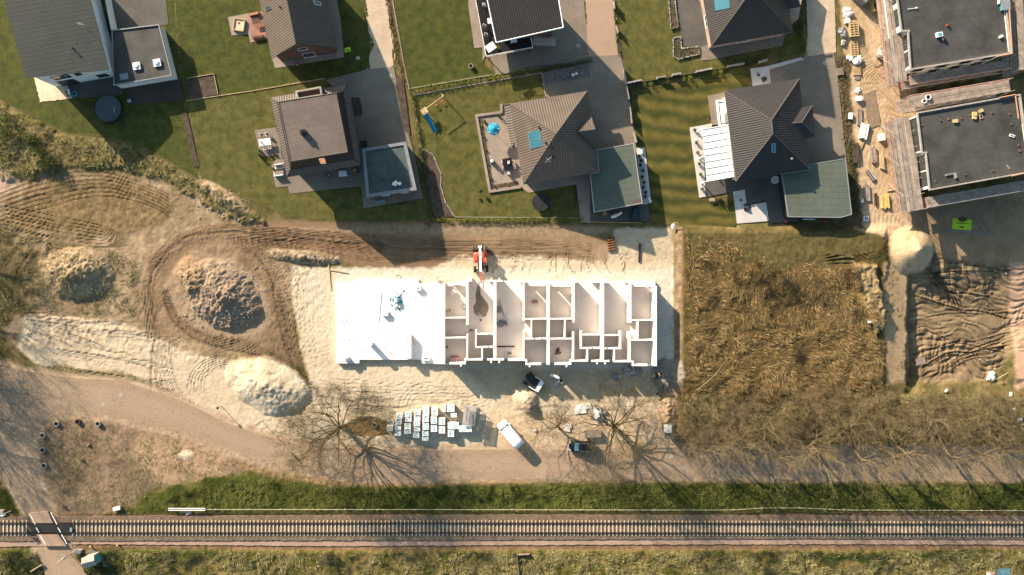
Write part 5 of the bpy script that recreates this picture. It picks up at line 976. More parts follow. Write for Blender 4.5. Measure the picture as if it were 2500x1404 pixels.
# ---------------------------------------------------------------- people
def person(name, label, px, py, z, deg, top, leg, cat='person', hair='black'):
    o = thing(name, label, cat)
    import bmesh
    me = bpy.data.meshes.new('body'); jo = [(0, 0, .95), (0, 0, 1.2), (.03, 0, 1.42), (.05, 0, 1.56), (.07, 0, 1.68), (.02, .2, 1.40), (.12, .3, 1.15), (.34, .24, 1.05), (.40, .23, 1.04), (.02, -.2, 1.40), (.06, -.3, 1.12), (.26, -.26, .98), (.32, -.25, .96), (.0, .1, .9), (.05, .12, .48), (-.02, .13, .08), (.16, .15, .04), (0, -.1, .9), (.1, -.12, .5), (.1, -.13, .08), (.28, -.15, .04)]
    ra = [.15, .16, .15, .06, .105, .07, .05, .035, .04, .07, .05, .035, .04, .09, .065, .045, .04, .09, .065, .045, .04]
    ed = [(0, 1), (1, 2), (2, 3), (3, 4), (2, 5), (5, 6), (6, 7), (7, 8), (2, 9), (9, 10), (10, 11), (11, 12), (0, 13), (13, 14), (14, 15), (15, 16), (0, 17), (17, 18), (18, 19), (19, 20)]
    me.from_pydata(jo, ed, []); b = bpy.data.objects.new('body', me); link(b); b.parent = o; KIDS.setdefault(o.name, []).append(b)
    sk_ = b.modifiers.new('skin', 'SKIN'); me.skin_vertices[0].data[0].use_root = True
    for i, r in enumerate(ra): me.skin_vertices[0].data[i].radius = (r*1.25 if i < 3 else r, r)
    b.modifiers.new('sub', 'SUBSURF').levels = 1; b.modifiers['sub'].render_levels = 1; me.materials.append(M[top])
    mb = MB(); mb.blob((.06, 0, 1.74), (.12, .10, .09), 10, 6, .03); mb.build('hair', M[hair], o, smooth=True)
    for s in (-1, 1):
        mb = MB(); mb.tube((0, s*.1, .92), (.05, s*.12, .5), .105, .08, 8); mb.tube((.05, s*.12, .5), (.04, s*.13, .12), .08, .07, 8); mb.build('trouser_leg', M[leg], o)
    o.location = (*P(px, py, 0)[:2], z); o.rotation_euler = (0, 0, math.radians(deg)); return o
person('person', 'person in black clothes walking across the unfinished ground floor', 1151, 804, .62, -80, 'black', 'dark')
# ---------------------------------------------------------------- brick pallets
def pack(w, d, h, name='brick_pallet', bands=2, teal=True, seed=0):
    rr = random.Random(seed); o = thing(name, '', 'brick pallet'); mb = MB(); mb.box((0, 0, .14+h/2), (w, d, h)); mb.build('wrapped_bricks', M['film'], o)
    mb = MB()
    for i in range(3): mb.box(((i-1)*w*.42, 0, .07), (.1, d, .10))
    mb.box((0, 0, .125), (w, d, .03)); mb.build('pallet', M['wood'], o)
    if teal:
        for i in range(bands*2):
            mb = MB()
            for k in range(3): mb.box((rr.uniform(-.30, .30)*w, (i/(bands*2)-.38)*d*.8+rr.uniform(-.04, .04), .14+h+.004+k*.002+i*.0004), (rr.uniform(.12, .22)*w, rr.uniform(.07, .13)*d, .008), rr.uniform(-.3, .3))
            mb.build('printed_mark', M['teal'], o)
    return o
PR = [pack(1.0, .82, 1.0, seed=i) for i in range(3)]+[pack(1.0, 1.15, 1.0, seed=5+i) for i in range(3)]
cols_ = [[(370, 668, 75), (360, 733, 55)], [(475, 583, 60), (465, 650, 60), (458, 718, 62), (457, 787, 60)], [(585, 562, 62), (587, 620, 60), (577, 702, 62), (576, 765, 58)], [(698, 535, 60), (695, 597, 65), (690, 670, 60), (693, 735, 62), (683, 815, 62)], [(802, 507, 92), (798, 607, 88), (800, 703, 88), (795, 790, 55), (793, 850, 62)], [(908, 530, 92), (900, 628, 85), (900, 728, 88)], [(998, 643, 88), (998, 748, 88)]]
used = set(); gp = 'white wrapped brick pallets standing in columns above the road'
for ci, cl in enumerate(cols_):
    for ri, (x, y, d) in enumerate(cl):
        big = d > 80; k = (ci+ri) % 3+(3 if big else 0); px, py = 880+x/5.0146, 900+y/5.0146; lb = f'white wrapped brick pallet, {ordn[ri]} from the top in the {ordn[ci]} column from the left'
        h = .8+.35*((ci*7+ri*3) % 4)/3; q = P(px, py, h); z = zg(px, py)+.02
        if k in used: o = dup(PR[k], (q.x, q.y, z), rr.uniform(-.04, .04), lb, (1, 1, h), gp)
        else: used.add(k); o = PR[k]; o.location = (q.x, q.y, z); o['label'] = lb; o['group'] = gp; o.scale = (1, 1, h)
for x, y, w, d, lb in ((1020, 485, .62, 1.1, 'narrow white wrapped pallet at the top of the pallet field, left of a wider one'), (1105, 485, 1.2, 1.1, 'wide white wrapped pallet at the top right of the pallet field'), (1142, 570, .95, .65, 'small plain white slab pack below the topmost wide pallet'), (1137, 697, 1.8, 1.05, 'long white wrapped pallet with one plain film top, left of the steel frames'), (1108, 792, 1.0, 1.1, 'white wrapped brick pallet lowest at the right end of the field'), (1285, 735, 2.05, 1.0, 'long torn white wrapped pallet directly below the steel frame stack')):
    px, py = 880+x/5.0146, 900+y/5.0146; o = pack(w, d, .9, teal=(w != .95), bands=1 if w > 1.5 else 2, seed=int(x)); q = P(px, py, .9); o.location = (q.x, q.y, zg(px, py)+.02); o['label'] = lb; o['group'] = gp
# stack of frames
o = thing('frame_stack', 'tall stack of grey metal scaffold frames right of the brick pallets', 'frame stack'); 
for s in (-1, 1):
    for t in (-1, 1): mb = MB(); mb.tube((s*.95, t*1.45, 0), (s*.95, t*1.45, 2.3), .05, .05, 6); mb.build('post', M['steel'], o)
for k in range(4):
    mb = MB(); z = .25+k*.62
    for s in (-1, 1): mb.box((s*.95, 0, z), (.08, 3.0, .08)); mb.box((0, s*1.45, z), (1.9, .08, .08))
    for i in range(19): mb.box((0, -1.35+i*.15, z+.05), (1.85, .05, .05))
    mb.build('frame', M['steel'], o)
mb = MB(); mb.box((-.45, .3, 2.26), (.12, 2.2, .06), .05); mb.box((.55, -.5, 2.26), (.12, 1.7, .06), .15); mb.build('loose_rail', M['zinc'], o); place(o, 1147.5, 1011, -7)
def stuffbox(name, label, cat, px, py, w, d, h, deg=0, m='white', z=None, extra=None, group=None, pm=None):
    o = thing(name, label, cat, (0, 0, 0), group); mb = MB(); mb.box((0, 0, h/2), (w, d, h)); mb.build(pm or 'body', M[m], o)
    if extra: extra(o, w, d, h)
    return place(o, px, py, deg, z)
def lidf(m, t=.05, ov=.06, nm='lid'):
    def f(o, w, d, h): mb = MB(); mb.box((0, 0, h+t/2), (w+ov, d+ov, t)); mb.build(nm, M[m], o)
    return f
ZS = .70
# row of wrapped packs standing on the slab
o = thing('block_row', 'row of white block packs with teal prints standing on the white slab', 'block stack'); rq = random.Random(3)
for i in range(5):
    y = 1.55-i*.78; mb = MB(); mb.box((0, y, .55), (.82, .76, 1.1)); p_ = mb.build('block_pack', M['film'], o); mb = MB()
    for k in range(7): mb.box((rq.uniform(-.28, .28), y+rq.uniform(-.2, .2), 1.103+k*.001), (rq.uniform(.08, .2), rq.uniform(.05, .13), .006), rq.uniform(-.4, .4))
    mb.build('printed_mark', M['teal'], p_)
place(o, 1000.5, 844, 0, ZS)
for i, (a, b) in enumerate((((1008, 819), (1014, 845)), ((1007, 820), (1011, 838)))):
    mb = MB(); a = P(*a, .9); b = P(*b, .7); mb.tube((a.x, a.y, 1.5), (b.x, b.y, ZS+.05), .04, .04, 5); t_ = mb.build('plank', M['wood'], origin=(b.x, b.y, ZS)); tag(t_, ('longer', 'shorter')[i]+' brown board leaning against the white block packs on the slab', 'plank')
def heap(name, label, cat, px, py, r, n, mats, z, size=.16, hh=.4, parts=('white_pieces', 'teal_pieces')):
    o = thing(name, label, cat); q = random.Random(int(px)); 
    for j, m_ in enumerate(mats):
        mb = MB()
        for k in range(n//(1+j)):
            a = q.uniform(0, 6.28); t = abs(q.gauss(0, .5)); mb.box((math.cos(a)*r[0]*t, math.sin(a)*r[1]*t, max(.05, hh*(1-t)*q.random()+.08)), (size*q.uniform(.6, 2), size*q.uniform(.5, 1.4), size*q.uniform(.3, .8)), q.uniform(0, 3), 0, q.uniform(-.6, .6))
        mb.build(parts[j], M[m_], o)
    return place(o, px, py, 0, z)
heap('rubbish_heap', 'heap of crumpled white and teal wrapping on the white slab', 'rubbish', 968, 731, (1.0, 1.4), 60, ('film', 'teal'), ZS, .3, .6)
stuffbox('concrete_block', 'pale square block casting a shadow at the middle of the white slab', 'block', 943.5, 766, 1.0, .75, .55, -4, 'concrete', ZS, lidf('block', .04, -.06, 'top_slab'))
stuffbox('chimney_shaft', 'tall narrow white shaft with a long shadow near the bottom of the slab', 'shaft', 908, 838, .65, .6, 1.7, -15, 'white', ZS, lidf('film', .05, .04, 'cap'))
stuffbox('block_pack', 'small white block pack with a teal corner at the slab\'s upper right', 'block pack', 1023, 704, .9, .7, .6, 0, 'film', ZS, lidf('teal', .02, -.55, 'printed_mark'))
stuffbox('block_pack', 'grey and teal pack at the lower left corner of the white slab', 'block pack', 852, 877, .8, .6, .5, 30, 'grey', ZS, lidf('teal', .03, -.4, 'printed_mark'))
stuffbox('block_pack', 'white torn pack at the lower right corner of the white slab', 'block pack', 1042, 874, 1.1, .7, .4, 0, 'film', ZS, lidf('zinc', .03, -.5, 'strap'))
for i, (x, y) in enumerate(((831, 782), (844, 781), (836, 825), (851, 828), (934, 815), (965, 814), (939, 848), (965, 846), (885, 855), (951, 861), (956, 861), (1052, 700), (1069, 699), (1054, 753))):
    mb = MB(); p = P(x, y, ZS); h = (.45, .35, .5, .55, .4, .45, .4, .35, .25, .2, .2, .3, .25, .5)[i]; mb.tube((p.x, p.y, ZS), (p.x, p.y, ZS+h), .06, .06, 8); mb.tube((p.x, p.y, ZS+h), (p.x, p.y, ZS+h+.04), .08, .08, 8); o = mb.build('pipe_stub', M['orangew' if i % 3 else 'zinc'], origin=(p.x, p.y, ZS)); tag(o, f'short pipe stub rising from the white slab, {ordn[sorted(range(14), key=lambda k: (831, 844, 836, 851, 934, 965, 939, 965.1, 885, 951, 956, 1052, 1069, 1054)[k]).index(i)]} counted from its left edge', 'pipe', 'pipe stubs in the white slab')
mb = MB(); a = P(932, 713, ZS); b = P(925, 785, ZS); mb.tube((a.x, a.y, ZS+.05), (b.x, b.y, ZS+.05), .035, .035, 6); tag(mb.build('pole', M['steel'], origin=(a.x, a.y, ZS)), 'thin straight pole lying across the middle of the white slab', 'pole')
# inside the rooms
ZF = .62
def cage(o, w, d, h):
    mb = MB()
    for i in range(5): mb.box((-w/2+.1+i*(w-.2)/4, 0, h+.03), (.1, d*.7, .04))
    mb.build('white_slats', M['whitep'], o)
stuffbox('red_crate', 'red and white slatted crate in the lower left room of the row', 'crate', 1111.5, 877, 1.3, 1.0, .6, 0, 'red', ZF, cage)
stuffbox('block_pack', 'slanted white block pack in the upper left room of the row', 'block pack', 1107, 714, .7, 1.0, .4, -55, 'film', ZF, lidf('block', .03, -.05, 'top'))
stuffbox('bucket_stack', 'small teal and white bag against the wall of the first upper room', 'bag', 1134, 749, .5, .5, .35, 10, 'teal', ZF, lidf('film', .05, -.2, 'flap'))
def trest(o, w, d, h):
    for i in (-1, 1):
        mb = MB(); mb.tube((i*w*.3, -d/2, 0), (i*w*.3, d/2, h*1.05), .03, .03, 5); mb.tube((i*w*.3, d/2, 0), (i*w*.3, -d/2, h*1.05), .03, .03, 5); mb.build('leg', M['rust'], o)
stuffbox('trestle', 'rusty steel trestle frame in the upper left room', 'trestle', 1095, 758, 1.0, .06, .06, 10, 'rust', ZF, lambda o, w, d, h: trest(o, w, .6, .7), pm='top_bar')
def bucket(label, px, py, z, m='black', r=.17):
    o = thing('bucket', label, 'bucket'); mb = MB(); mb.lathe((0, 0, 0), [(r*.8, 0), (r, .3), (r*.9, .3), (r*.7, .04)], 14); mb.build('pail', M[m], o); mb = MB()
    for k in range(8): t0 = math.pi*k/8; t1 = math.pi*(k+1)/8; mb.tube((math.cos(t0)*r, 0, .3+math.sin(t0)*.12), (math.cos(t1)*r, 0, .3+math.sin(t1)*.12), .008, .008, 4)
    mb.build('handle', M['steel'], o); return place(o, px, py, rr.uniform(0, 360), z)
bucket('black bucket below the mortar stain in the second room', 1174, 781, ZF); bucket('black bucket in the lower left room above the red crate', 1092, 847, ZF)
M['wet'] = mat('wet_mortar', (.22, .18, .13), .6, .2, 4)
mb = MB(); mb.prism(pp([(1164, 702), (1168, 695), (1172, 702), (1174, 720), (1182, 730), (1192, 742), (1193, 756), (1186, 772), (1178, 775), (1170, 762), (1158, 765), (1155, 748), (1162, 738), (1161, 720)], ZF), ZF-.02, ZF+.012); tag(mb.build('mortar_stain', M['wet']), kind='structure')
heap('rubble_heap', 'small scatter of grey rubble on the mortar stain in the second room', 'rubble', 1167, 767, (.6, .5), 30, ('rubble',), ZF, .12, .2, ('stones',))
stuffbox('trolley', 'grey steel plate standing beside the long double wall', 'trolley', 1218.5, 755, .7, 1.0, .25, 0, 'grey', ZF, lidf('zinc', .03, -.1, 'plate'))
heap('grey_sheeting', 'crumpled grey sheeting on boards in the third room', 'sheeting', 1228, 788, (1.2, .5), 60, ('rubble', 'zinc'), ZF, .25, .3, ('sheet', 'boards'))
mb = MB(); a = P(1218, 732, ZF); b = P(1231, 772, ZF); mb.box(((a.x+b.x)/2, (a.y+b.y)/2, ZF+.05), ((b-a).length, .12, .08), math.atan2(b.y-a.y, b.x-a.x)); tag(mb.build('plank', M['woodg'], origin=(a.x, a.y, ZF)), 'grey plank lying diagonally in the third room beside the plate', 'plank')
mb = MB(); a = P(1213, 846, ZF); mb.box((a.x+1.45, a.y, ZF+.07), (2.9, .2, .12)); tag(mb.build('steel_beam', M['dark'], origin=(a.x, a.y, ZF)), 'dark steel beam lying on the floor right of the printed double wall', 'beam')
stuffbox('film_bundle', 'small white bundle in the upper part of the third room', 'bundle', 1243, 772, .5, .5, .3, 20, 'film', ZF, lidf('block', .04, -.15, 'top'))
stuffbox('mortar_tub', 'mortar tub with brown filling in the third room\'s lower part', 'tub', 1244, 861, .85, .6, .3, 0, 'film', ZF, lambda o, w, d, h: (lambda mb: (mb.box((0, 0, h+.01), (w*.82, d*.78, .03)), mb.build('mortar', M['wet'], o)))(MB()))
stuffbox('brick_stack', 'flat stack of brown bricks in the upper room right of the third', 'brick stack', 1305.5, 736.5, .9, .5, .3, 0, 'brickw', ZF, lidf('orangew', .04, -.1, 'top_bricks'))
heap('offcuts', 'dark scattered offcuts in the lower room beside the middle party wall', 'offcuts', 1361, 855, (.5, 1.1), 16, ('woodd',), ZF, .2, .05, ('wood_pieces',))
mb = MB(); q = random.Random(9)
for k in range(26): y = 700+k*6.8; p = P(1209+q.uniform(-1.5, 1.5), y, 3.46); mb.box((p.x, p.y, 3.456+k*.0003), (q.uniform(.08, .22), q.uniform(.06, .2), .01), q.uniform(-.5, .5))
t_ = mb.build('printed_wrap', M['teal'], bpy.data.objects['unfinished_building'])
# mixer / site corner below the row
o = thing('mixing_station', 'dark mortar mixing station with white panels above the small sand heap', 'mixing station'); mb = MB(); mb.box((0, 0, .5), (2.0, 1.8, 1.0)); mb.build('hopper', M['dark'], o); mb = MB(); mb.box((1.35, -.1, .9), (.75, 1.9, .08)); mb.build('white_panel', M['whitep'], o); [(lambda q_: (q_.box((.7, s*.95, 1.05), (1.5, .12, .10)), q_.build('frame_bar', M['whitep'], o)))(MB()) for s in (-1, 1)]; mb = MB(); mb.tube((-1.2, .3, .5), (-.7, .3, .9), .35, .25, 10); mb.build('drum', M['black'], o); wheels(o, (-.9,), 1.0, .3, .15); place(o, 1299, 930, -32)
for i, (a, b) in enumerate((((1297, 905), (1318, 932)), ((1323, 940), (1345, 965)), ((1318, 944), (1334, 960)), ((1326, 936), (1352, 962)))):
    z = zg(*a); mb = MB(); a = P(*a); b = P(*b); mb.box(((a.x+b.x)/2, (a.y+b.y)/2, z+.10+.02*i), ((b-a).length, .26-.05*i, .07), math.atan2(b.y-a.y, b.x-a.x)); tag(mb.build('plank', M['wood'], origin=(a.x, a.y, z)), ('broad yellow board leaning at the upper side of the mixing station', 'pale board right of the mixing station, middle of the three below it', 'lowest pale board below the mixing station', 'rightmost thin board beside the mixing station')[i], 'plank')
def trolley(o, w, d, h):
    for s in (-.5, .5): mb = MB(); mb.tube((s*w*.9, -d*.6, .1), (s*w*.9, d*.6, .1), .1, .1, 10); mb.build('wheel', M['rubber'], o)
    mb = MB(); mb.tube((-w*.6, d*.3, h), (-w*.95, d*.5, h+.3), .03); mb.build('handle', M['steel'], o)
stuffbox('pump', 'grey machine with white cover standing right of the mixing station', 'machine', 1354, 918, 1.6, .45, .5, -17, 'whitep', None, trolley, pm='cover')
stuffbox('mortar_tub', 'rectangular steel tub right of the mixing station, upper of two', 'tub', 1360, 932, .75, .4, .25, 0, 'dark', None, lidf('steel', .03, .04, 'rim')); stuffbox('mortar_tub', 'rectangular steel tub right of the mixing station, lower of two', 'tub', 1358, 938, .75, .4, .25, 0, 'dark', None, lidf('steel', .03, .04, 'rim'))
def ring(name, label, cat, px, py, r, h, m, inner='dark', z=None, fill=.9):
    o = thing(name, label, cat); mb = MB(); mb.lathe((0, 0, 0), [(r, 0), (r, h), (r*.8, h), (r*.8, h*.4)], 20); mb.build('ring_wall', M[m], o); mb = MB(); mb.lathe((0, 0, .02), [(r*.78, 0), (r*.78, h*fill*.5)], 20); mb.build('filling', M[inner], o); return place(o, px, py, 0, z)
ring('round_tub', 'round pale tub beside the two rectangular steel tubs', 'tub', 1370, 930, .38, .3, 'steel')
heap('rubble_heap', 'heap of grey and white stone rubble against the bottom right wall', 'rubble', 1537, 904, (1.3, .8), 170, ('rubble', 'film'), None, .14, .35, ('stones', 'white_stones'))
o = thing('big_bag', 'clear wrapped octagonal bag lying left of the stone rubble heap', 'bag'); mb = MB(); mb.lathe((0, 0, 0), [(.5, 0), (.62, .2), (.5, .4), (.2, .45)], 8); mb.build('bag_body', M['zinc'], o); mb = MB(); mb.blob((.6, -.1, .1), (.25, .2, .12), 8, 5, .3); mb.build('loose_film', M['film'], o); place(o, 1503, 919, 10)
heap('tool_pile', 'dark tools and sheets lying at the right corner below the row', 'tools', 1605, 914, (.8, .5), 14, ('black', 'wood'), None, .35, .2, ('dark_tools', 'handles'))
for i, (x, y, a, m_) in enumerate(((1608, 948, 0, 'woodd'), (1617, 946, -5, 'soil'), (1604, 961, 30, 'black'), (1612, 965, -40, 'brickw'), (1608, 971, -35, 'scrub'))):
    stuffbox('crate', f'open rectangular tub at the right edge of the lot, {ordn[i]} from the top of five', 'tub', x, y, .62, .40 if i != 1 else .55, .3, a+90 if i < 2 else a, 'concrete', None, (lambda mm: lambda o, w, d, h: (lambda mb: (mb.box((0, 0, h+.008), (w*.8, d*.72, .02)), mb.build('filling', M[mm], o)))(MB()))(m_), pm='tub_wall')
bucket('small green bucket above the open tubs at the lot\'s right edge', 1602, 937, None, 'teal', .15)
def ribs(o, w, d, h):
    mb = MB()
    for i in range(5): mb.box((0, -d/2+.15+i*(d-.3)/4, h+.04), (w, .05, .05))
    mb.build('roof_rib', M['zinc'], o); mb = MB(); mb.box((0, 0, h+.01), (w+.08, d+.08, .06)); mb.build('roof', M['whitep'], o); mb = MB(); mb.box((-w/2-.01, 0, h*.45), (.04, d*.5, h*.8)); mb.build('door', M['dark'], o)
stuffbox('portable_toilet', 'green portable toilet with a white ribbed roof beside the thicket', 'portable toilet', 1623, 1040, 1.15, 1.2, 2.2, 0, 'leafd', None, ribs, pm='cabin')
for i, (a, b, w_) in enumerate((((1403, 996), (1445, 990), .3), (((1403, 1004)), (1432, 1001), .35), ((1374, 1038), (1396, 1040), .25), ((1377, 1046), (1392, 1048), .3))):
    z = zg(*a); mb = MB(); a = P(*a); b = P(*b)
    for k in range(3): mb.box(((a.x+b.x)/2, (a.y+b.y)/2+(k-1)*w_*.9, z+.12+.02*k), ((b-a).length*(1-.08*k), w_*.8, .14), math.atan2(b.y-a.y, b.x-a.x))
    tag(mb.build('plank_stack', M['film'], origin=(a.x, a.y, z)), ('upper pale board stack left of the large radiating tree', 'lower pale board stack left of the large radiating tree', 'grey board pair just right of the small leaning tree', 'lower pale board pair right of the small leaning tree')[i], 'board stack')
heap('rubbish_heap', 'white torn film and foam heap under the large radiating tree', 'rubbish', 1458, 1012, (1.3, 1.1), 22, ('film', 'zinc'), None, .45, .5, ('white_film', 'grey_film'))
stuffbox('container', 'low flat dark container partly hidden under the large radiating tree', 'container', 1447, 1058, 2.6, 1.0, .7, 3, 'woodd', None, lidf('woodg', .05, .06, 'lid'))
heap('rubbish_heap', 'pinkish red litter on the sand right of the white van', 'litter', 1307, 1051, (.5, .4), 14, ('film', 'red'), None, .16, .15, ('pale_pieces', 'red_pieces'))
o = thing('roller_drum', 'rusty yellow ribbed steel mat lying on the dirt above the row', 'steel mat'); mb = MB()
for k in range(6): mb.tube((-.55, -1.0+k*.4, .25), (.55, -.85+k*.4, .3), .14, .14, 8)
mb.build('ribs', M['rust'], o); mb = MB(); mb.box((-.45, 0, .18), (.1, 2.4, .25)); mb.box((.45, 0, .18), (.1, 2.4, .25)); mb.build('side_bars', M['rust'], o); place(o, 1492, 596, 4)
mb = MB(); a = P(1562, 594); b = P(1560, 640); z = zg(1561, 617); mb.box(((a.x+b.x)/2, (a.y+b.y)/2, z+.15), (.28, (a-b).length, .25), -.04); tag(mb.build('steel_beam', M['dark'], origin=(a.x, a.y, z)), 'dark steel beam standing out on the sand above the row\'s right end', 'beam')
ring('manhole_ring', 'pale concrete ring in the sand above the white slab', 'manhole', 973, 676, .36, .12, 'concrete', 'sandp')
ring('pipe_ring', 'brown concrete ring at the end of the small pit left of the pallets', 'ring', 914, 1038, .42, .4, 'concrete', 'soil')
for i, (x, y, l_, a) in enumerate(((805, 674, 4.6, 95), (825, 662, 3.4, -10), (1345, 692, 3.5, 0))):
    mb = MB(); z = zg(x, y); p = P(x, y); mb.box((p.x, p.y, z+.1), (l_, .14, .12), math.radians(a)); tag(mb.build('timber_batten', M['wood'], origin=(p.x, p.y, z)), ('timber batten of the setting-out frame left of the white slab', 'timber batten above the left corner of the white slab', 'timber batten above the middle of the block walls')[i], 'batten')
# ---------------------------------------------------------------- garden things
def chair(m='wood', seat='woodg'):
    o = thing('garden_chair', '', 'chair'); mb = MB(); mb.box((0, 0, .42), (.48, .46, .05)); mb.build('seat', M[seat], o); mb = MB(); mb.box((0, .24, .68), (.48, .04, .5)); mb.build('backrest', M[m], o)
    for x in (-.22, .22):
        for y in (-.2, .2): mb = MB(); mb.box((x, y, .21), (.04, .04, .42)); mb.build('leg', M[m], o)
        mb = MB(); mb.box((x, 0, .62), (.04, .44, .03)); mb.build('armrest', M[m], o)
    return o
def table(name, label, px, py, w, d, h, deg, m='whitep', z=.09):
    o = thing(name, label, 'table'); mb = MB(); mb.box((0, 0, h), (w, d, .05)); mb.build('tabletop', M[m], o)
    for x in (-1, 1):
        for y in (-1, 1): mb = MB(); mb.box((x*(w/2-.08), y*(d/2-.08), h/2), (.06, .06, h)); mb.build('leg', M[m], o)
    return place(o, px, py, deg, z)
ch0 = chair('whitep', 'woodg'); cu = [0]
def put_chair(px, py, deg, label, z=.09, group=None):
    if not cu[0]: cu[0] = 1; o = ch0; o['label'] = label; o.location = (*P(px, py)[:2], z); o.rotation_euler = (0, 0, math.radians(deg))
    else: o = dup(ch0, (*P(px, py)[:2], z), math.radians(deg), label)
    if group: o['group'] = group
    return o
table('garden_table', 'white rectangular garden table with a plant on the terrace left of the square villa', 650, 349, 1.9, 1.1, .74, 8)
stuffbox('potted_plant', 'small potted plant on the white garden table', 'plant', 641, 349, .18, .18, .16, 0, 'whitep', .86, lambda o, w, d, h: (lambda mb: (mb.leaves((0, 0, .3), (.18, .18, .15), 60, .06), mb.build('leaves', M['leaf'], o)))(MB()), pm='pot')
g_ = 'chairs round the white garden table'
put_chair(640, 332, 10, 'white chair above the white garden table, left of two', group=g_); put_chair(654, 330, 10, 'white chair above the white garden table, right of two', group=g_); put_chair(649, 364, 190, 'white chair below the white garden table, left of two', group=g_); put_chair(661, 362, 190, 'white chair below the white garden table, right of two', group=g_)
def planter(label, px, py, r=.3, h=.5, m='dark', leaf='leafd', z=.08, n=120, lr=.3):
    o = thing('planter', label, 'planter'); mb = MB(); mb.lathe((0, 0, 0), [(r*.75, 0), (r, h), (r*.85, h), (r*.8, h-.06)], 12); mb.build('pot', M[m], o); mb = MB(); mb.leaves((0, 0, h+lr*.7), (lr, lr, lr), n, .07, seed=int(px)); mb.build('plant', M[leaf], o); return place(o, px, py, 0, z)
planter('dark square pot at the lower left corner of the villa terrace', 636, 380); planter('brown pot above the dark pot on the villa terrace', 637, 370, .25, .4, 'woodd')
def sofa(name, label, px, py, w, d, deg, m='whitep', seat='woodg', z=.1):
    o = thing(name, label, 'sofa'); mb = MB(); mb.box((0, 0, .2), (w, d, .3)); mb.build('base', M[m], o); mb = MB(); mb.box((0, -.05, .4), (w*.86, d*.75, .12)); mb.build('cushion', M[seat], o); mb = MB(); mb.box((0, d/2-.06, .5), (w, .12, .5)); mb.build('backrest', M[m], o); return place(o, px, py, deg, z)
sofa('garden_sofa', 'white framed garden sofa at the villa\'s lower terrace, upper of two', 684, 407, 1.4, .7, 8); sofa('garden_sofa', 'low garden sofa at the villa\'s lower terrace, lower of two', 682, 425, 1.5, .75, 188)
planter('dark potted shrub left of the garden sofas', 669, 414, .2, .3); stuffbox('garden_bench', 'white slatted lounger in shade below the square villa', 'lounger', 838, 424, 1.3, .9, .35, 6, 'whitep', .1, lidf('film', .08, -.2, 'cushion')); stuffbox('grill', 'orange lidded grill at the right end of the villa\'s lower terrace', 'grill', 869, 418, .7, .65, .8, 5, 'black', .1, lidf('orangew', .15, -.05))
ring('fire_bowl', 'black fire bowl with pale rim below the square villa', 'bowl', 804, 429, .3, .4, 'dark', 'whitep', .1); stuffbox('bicycle_pile', 'teal garden tools leaning below the villa garage', 'tools', 930, 492, 1.4, .35, .4, 8, 'grey', .1, lidf('teal', .05, -.2, 'tool_top'))
heap('roof_litter', 'white torn sheet lying on the garage roof of the square villa', 'sheet', 972, 452, (.7, .5), 16, ('film',), 2.78, .35, .08, ('torn_sheet',))
stuffbox('dark_cabinet', 'black storage box at the villa garage door corner', 'box', 890, 352, .95, .7, .9, 8, 'black', .09, lidf('dark', .05, .06))
# pool and trampoline
o = thing('round_pool', 'large round dark garden pool in shade below the white house', 'pool'); mb = MB(); mb.lathe((0, 0, 0), [(2.25, 0), (2.25, 1.0), (2.15, 1.0), (2.15, .8)], 40); mb.build('pool_wall', M['dark'], o, smooth=False); mb = MB(); mb.lathe((0, 0, 0), [(2.14, .75), (2.14, .86)], 40); mb.build('water', M['water'], o); mb = MB(); 
for k in range(40): a = 2*math.pi*k/40; b = 2*math.pi*(k+1)/40; mb.tube((2.2*math.cos(a), 2.2*math.sin(a), 1.02), (2.2*math.cos(b), 2.2*math.sin(b), 1.02), .04, .04, 5, cap=False)
mb.build('rim', M['leafd'], o); mb = MB(); mb.box((1.1, -.2, .9), (.12, .9, .05), .1); mb.build('skimmer', M['zinc'], o); place(o, 269, 268, 0, .05)
o = thing('trampoline', 'round black trampoline on the lawn left of the garage with shade-tinted panelled roof', 'trampoline'); mb = MB(); mb.lathe((0, 0, 0), [(1.05, .70), (1.05, .73)], 32); mb.build('jumping_mat', M['black'], o); mb = MB(); mb.lathe((0, 0, 0), [(1.08, .72), (1.40, .72), (1.40, .78), (1.08, .78)], 32); mb.build('edge_pad', M['dark'], o)
for k in range(6):
    a = 2*math.pi*k/6; mb = MB(); mb.tube((1.36*math.cos(a), 1.36*math.sin(a), 0), (1.42*math.cos(a), 1.42*math.sin(a), 1.6), .03, .03, 6); mb.build('pole', M['steel'], o)
mb = MB()
for k in range(24): a = 2*math.pi*k/24; b = 2*math.pi*(k+1)/24; mb.tube((1.42*math.cos(a), 1.42*math.sin(a), 1.6), (1.42*math.cos(b), 1.42*math.sin(b), 1.6), .025, .025, 4)
mb.build('top_ring', M['dark'], o); mb = MB(); mb.box((.2, 0, .76), (.5, .06, .02), -.5); mb.build('stick', M['whitep'], o); place(o, 1320, 495, 0, .06)
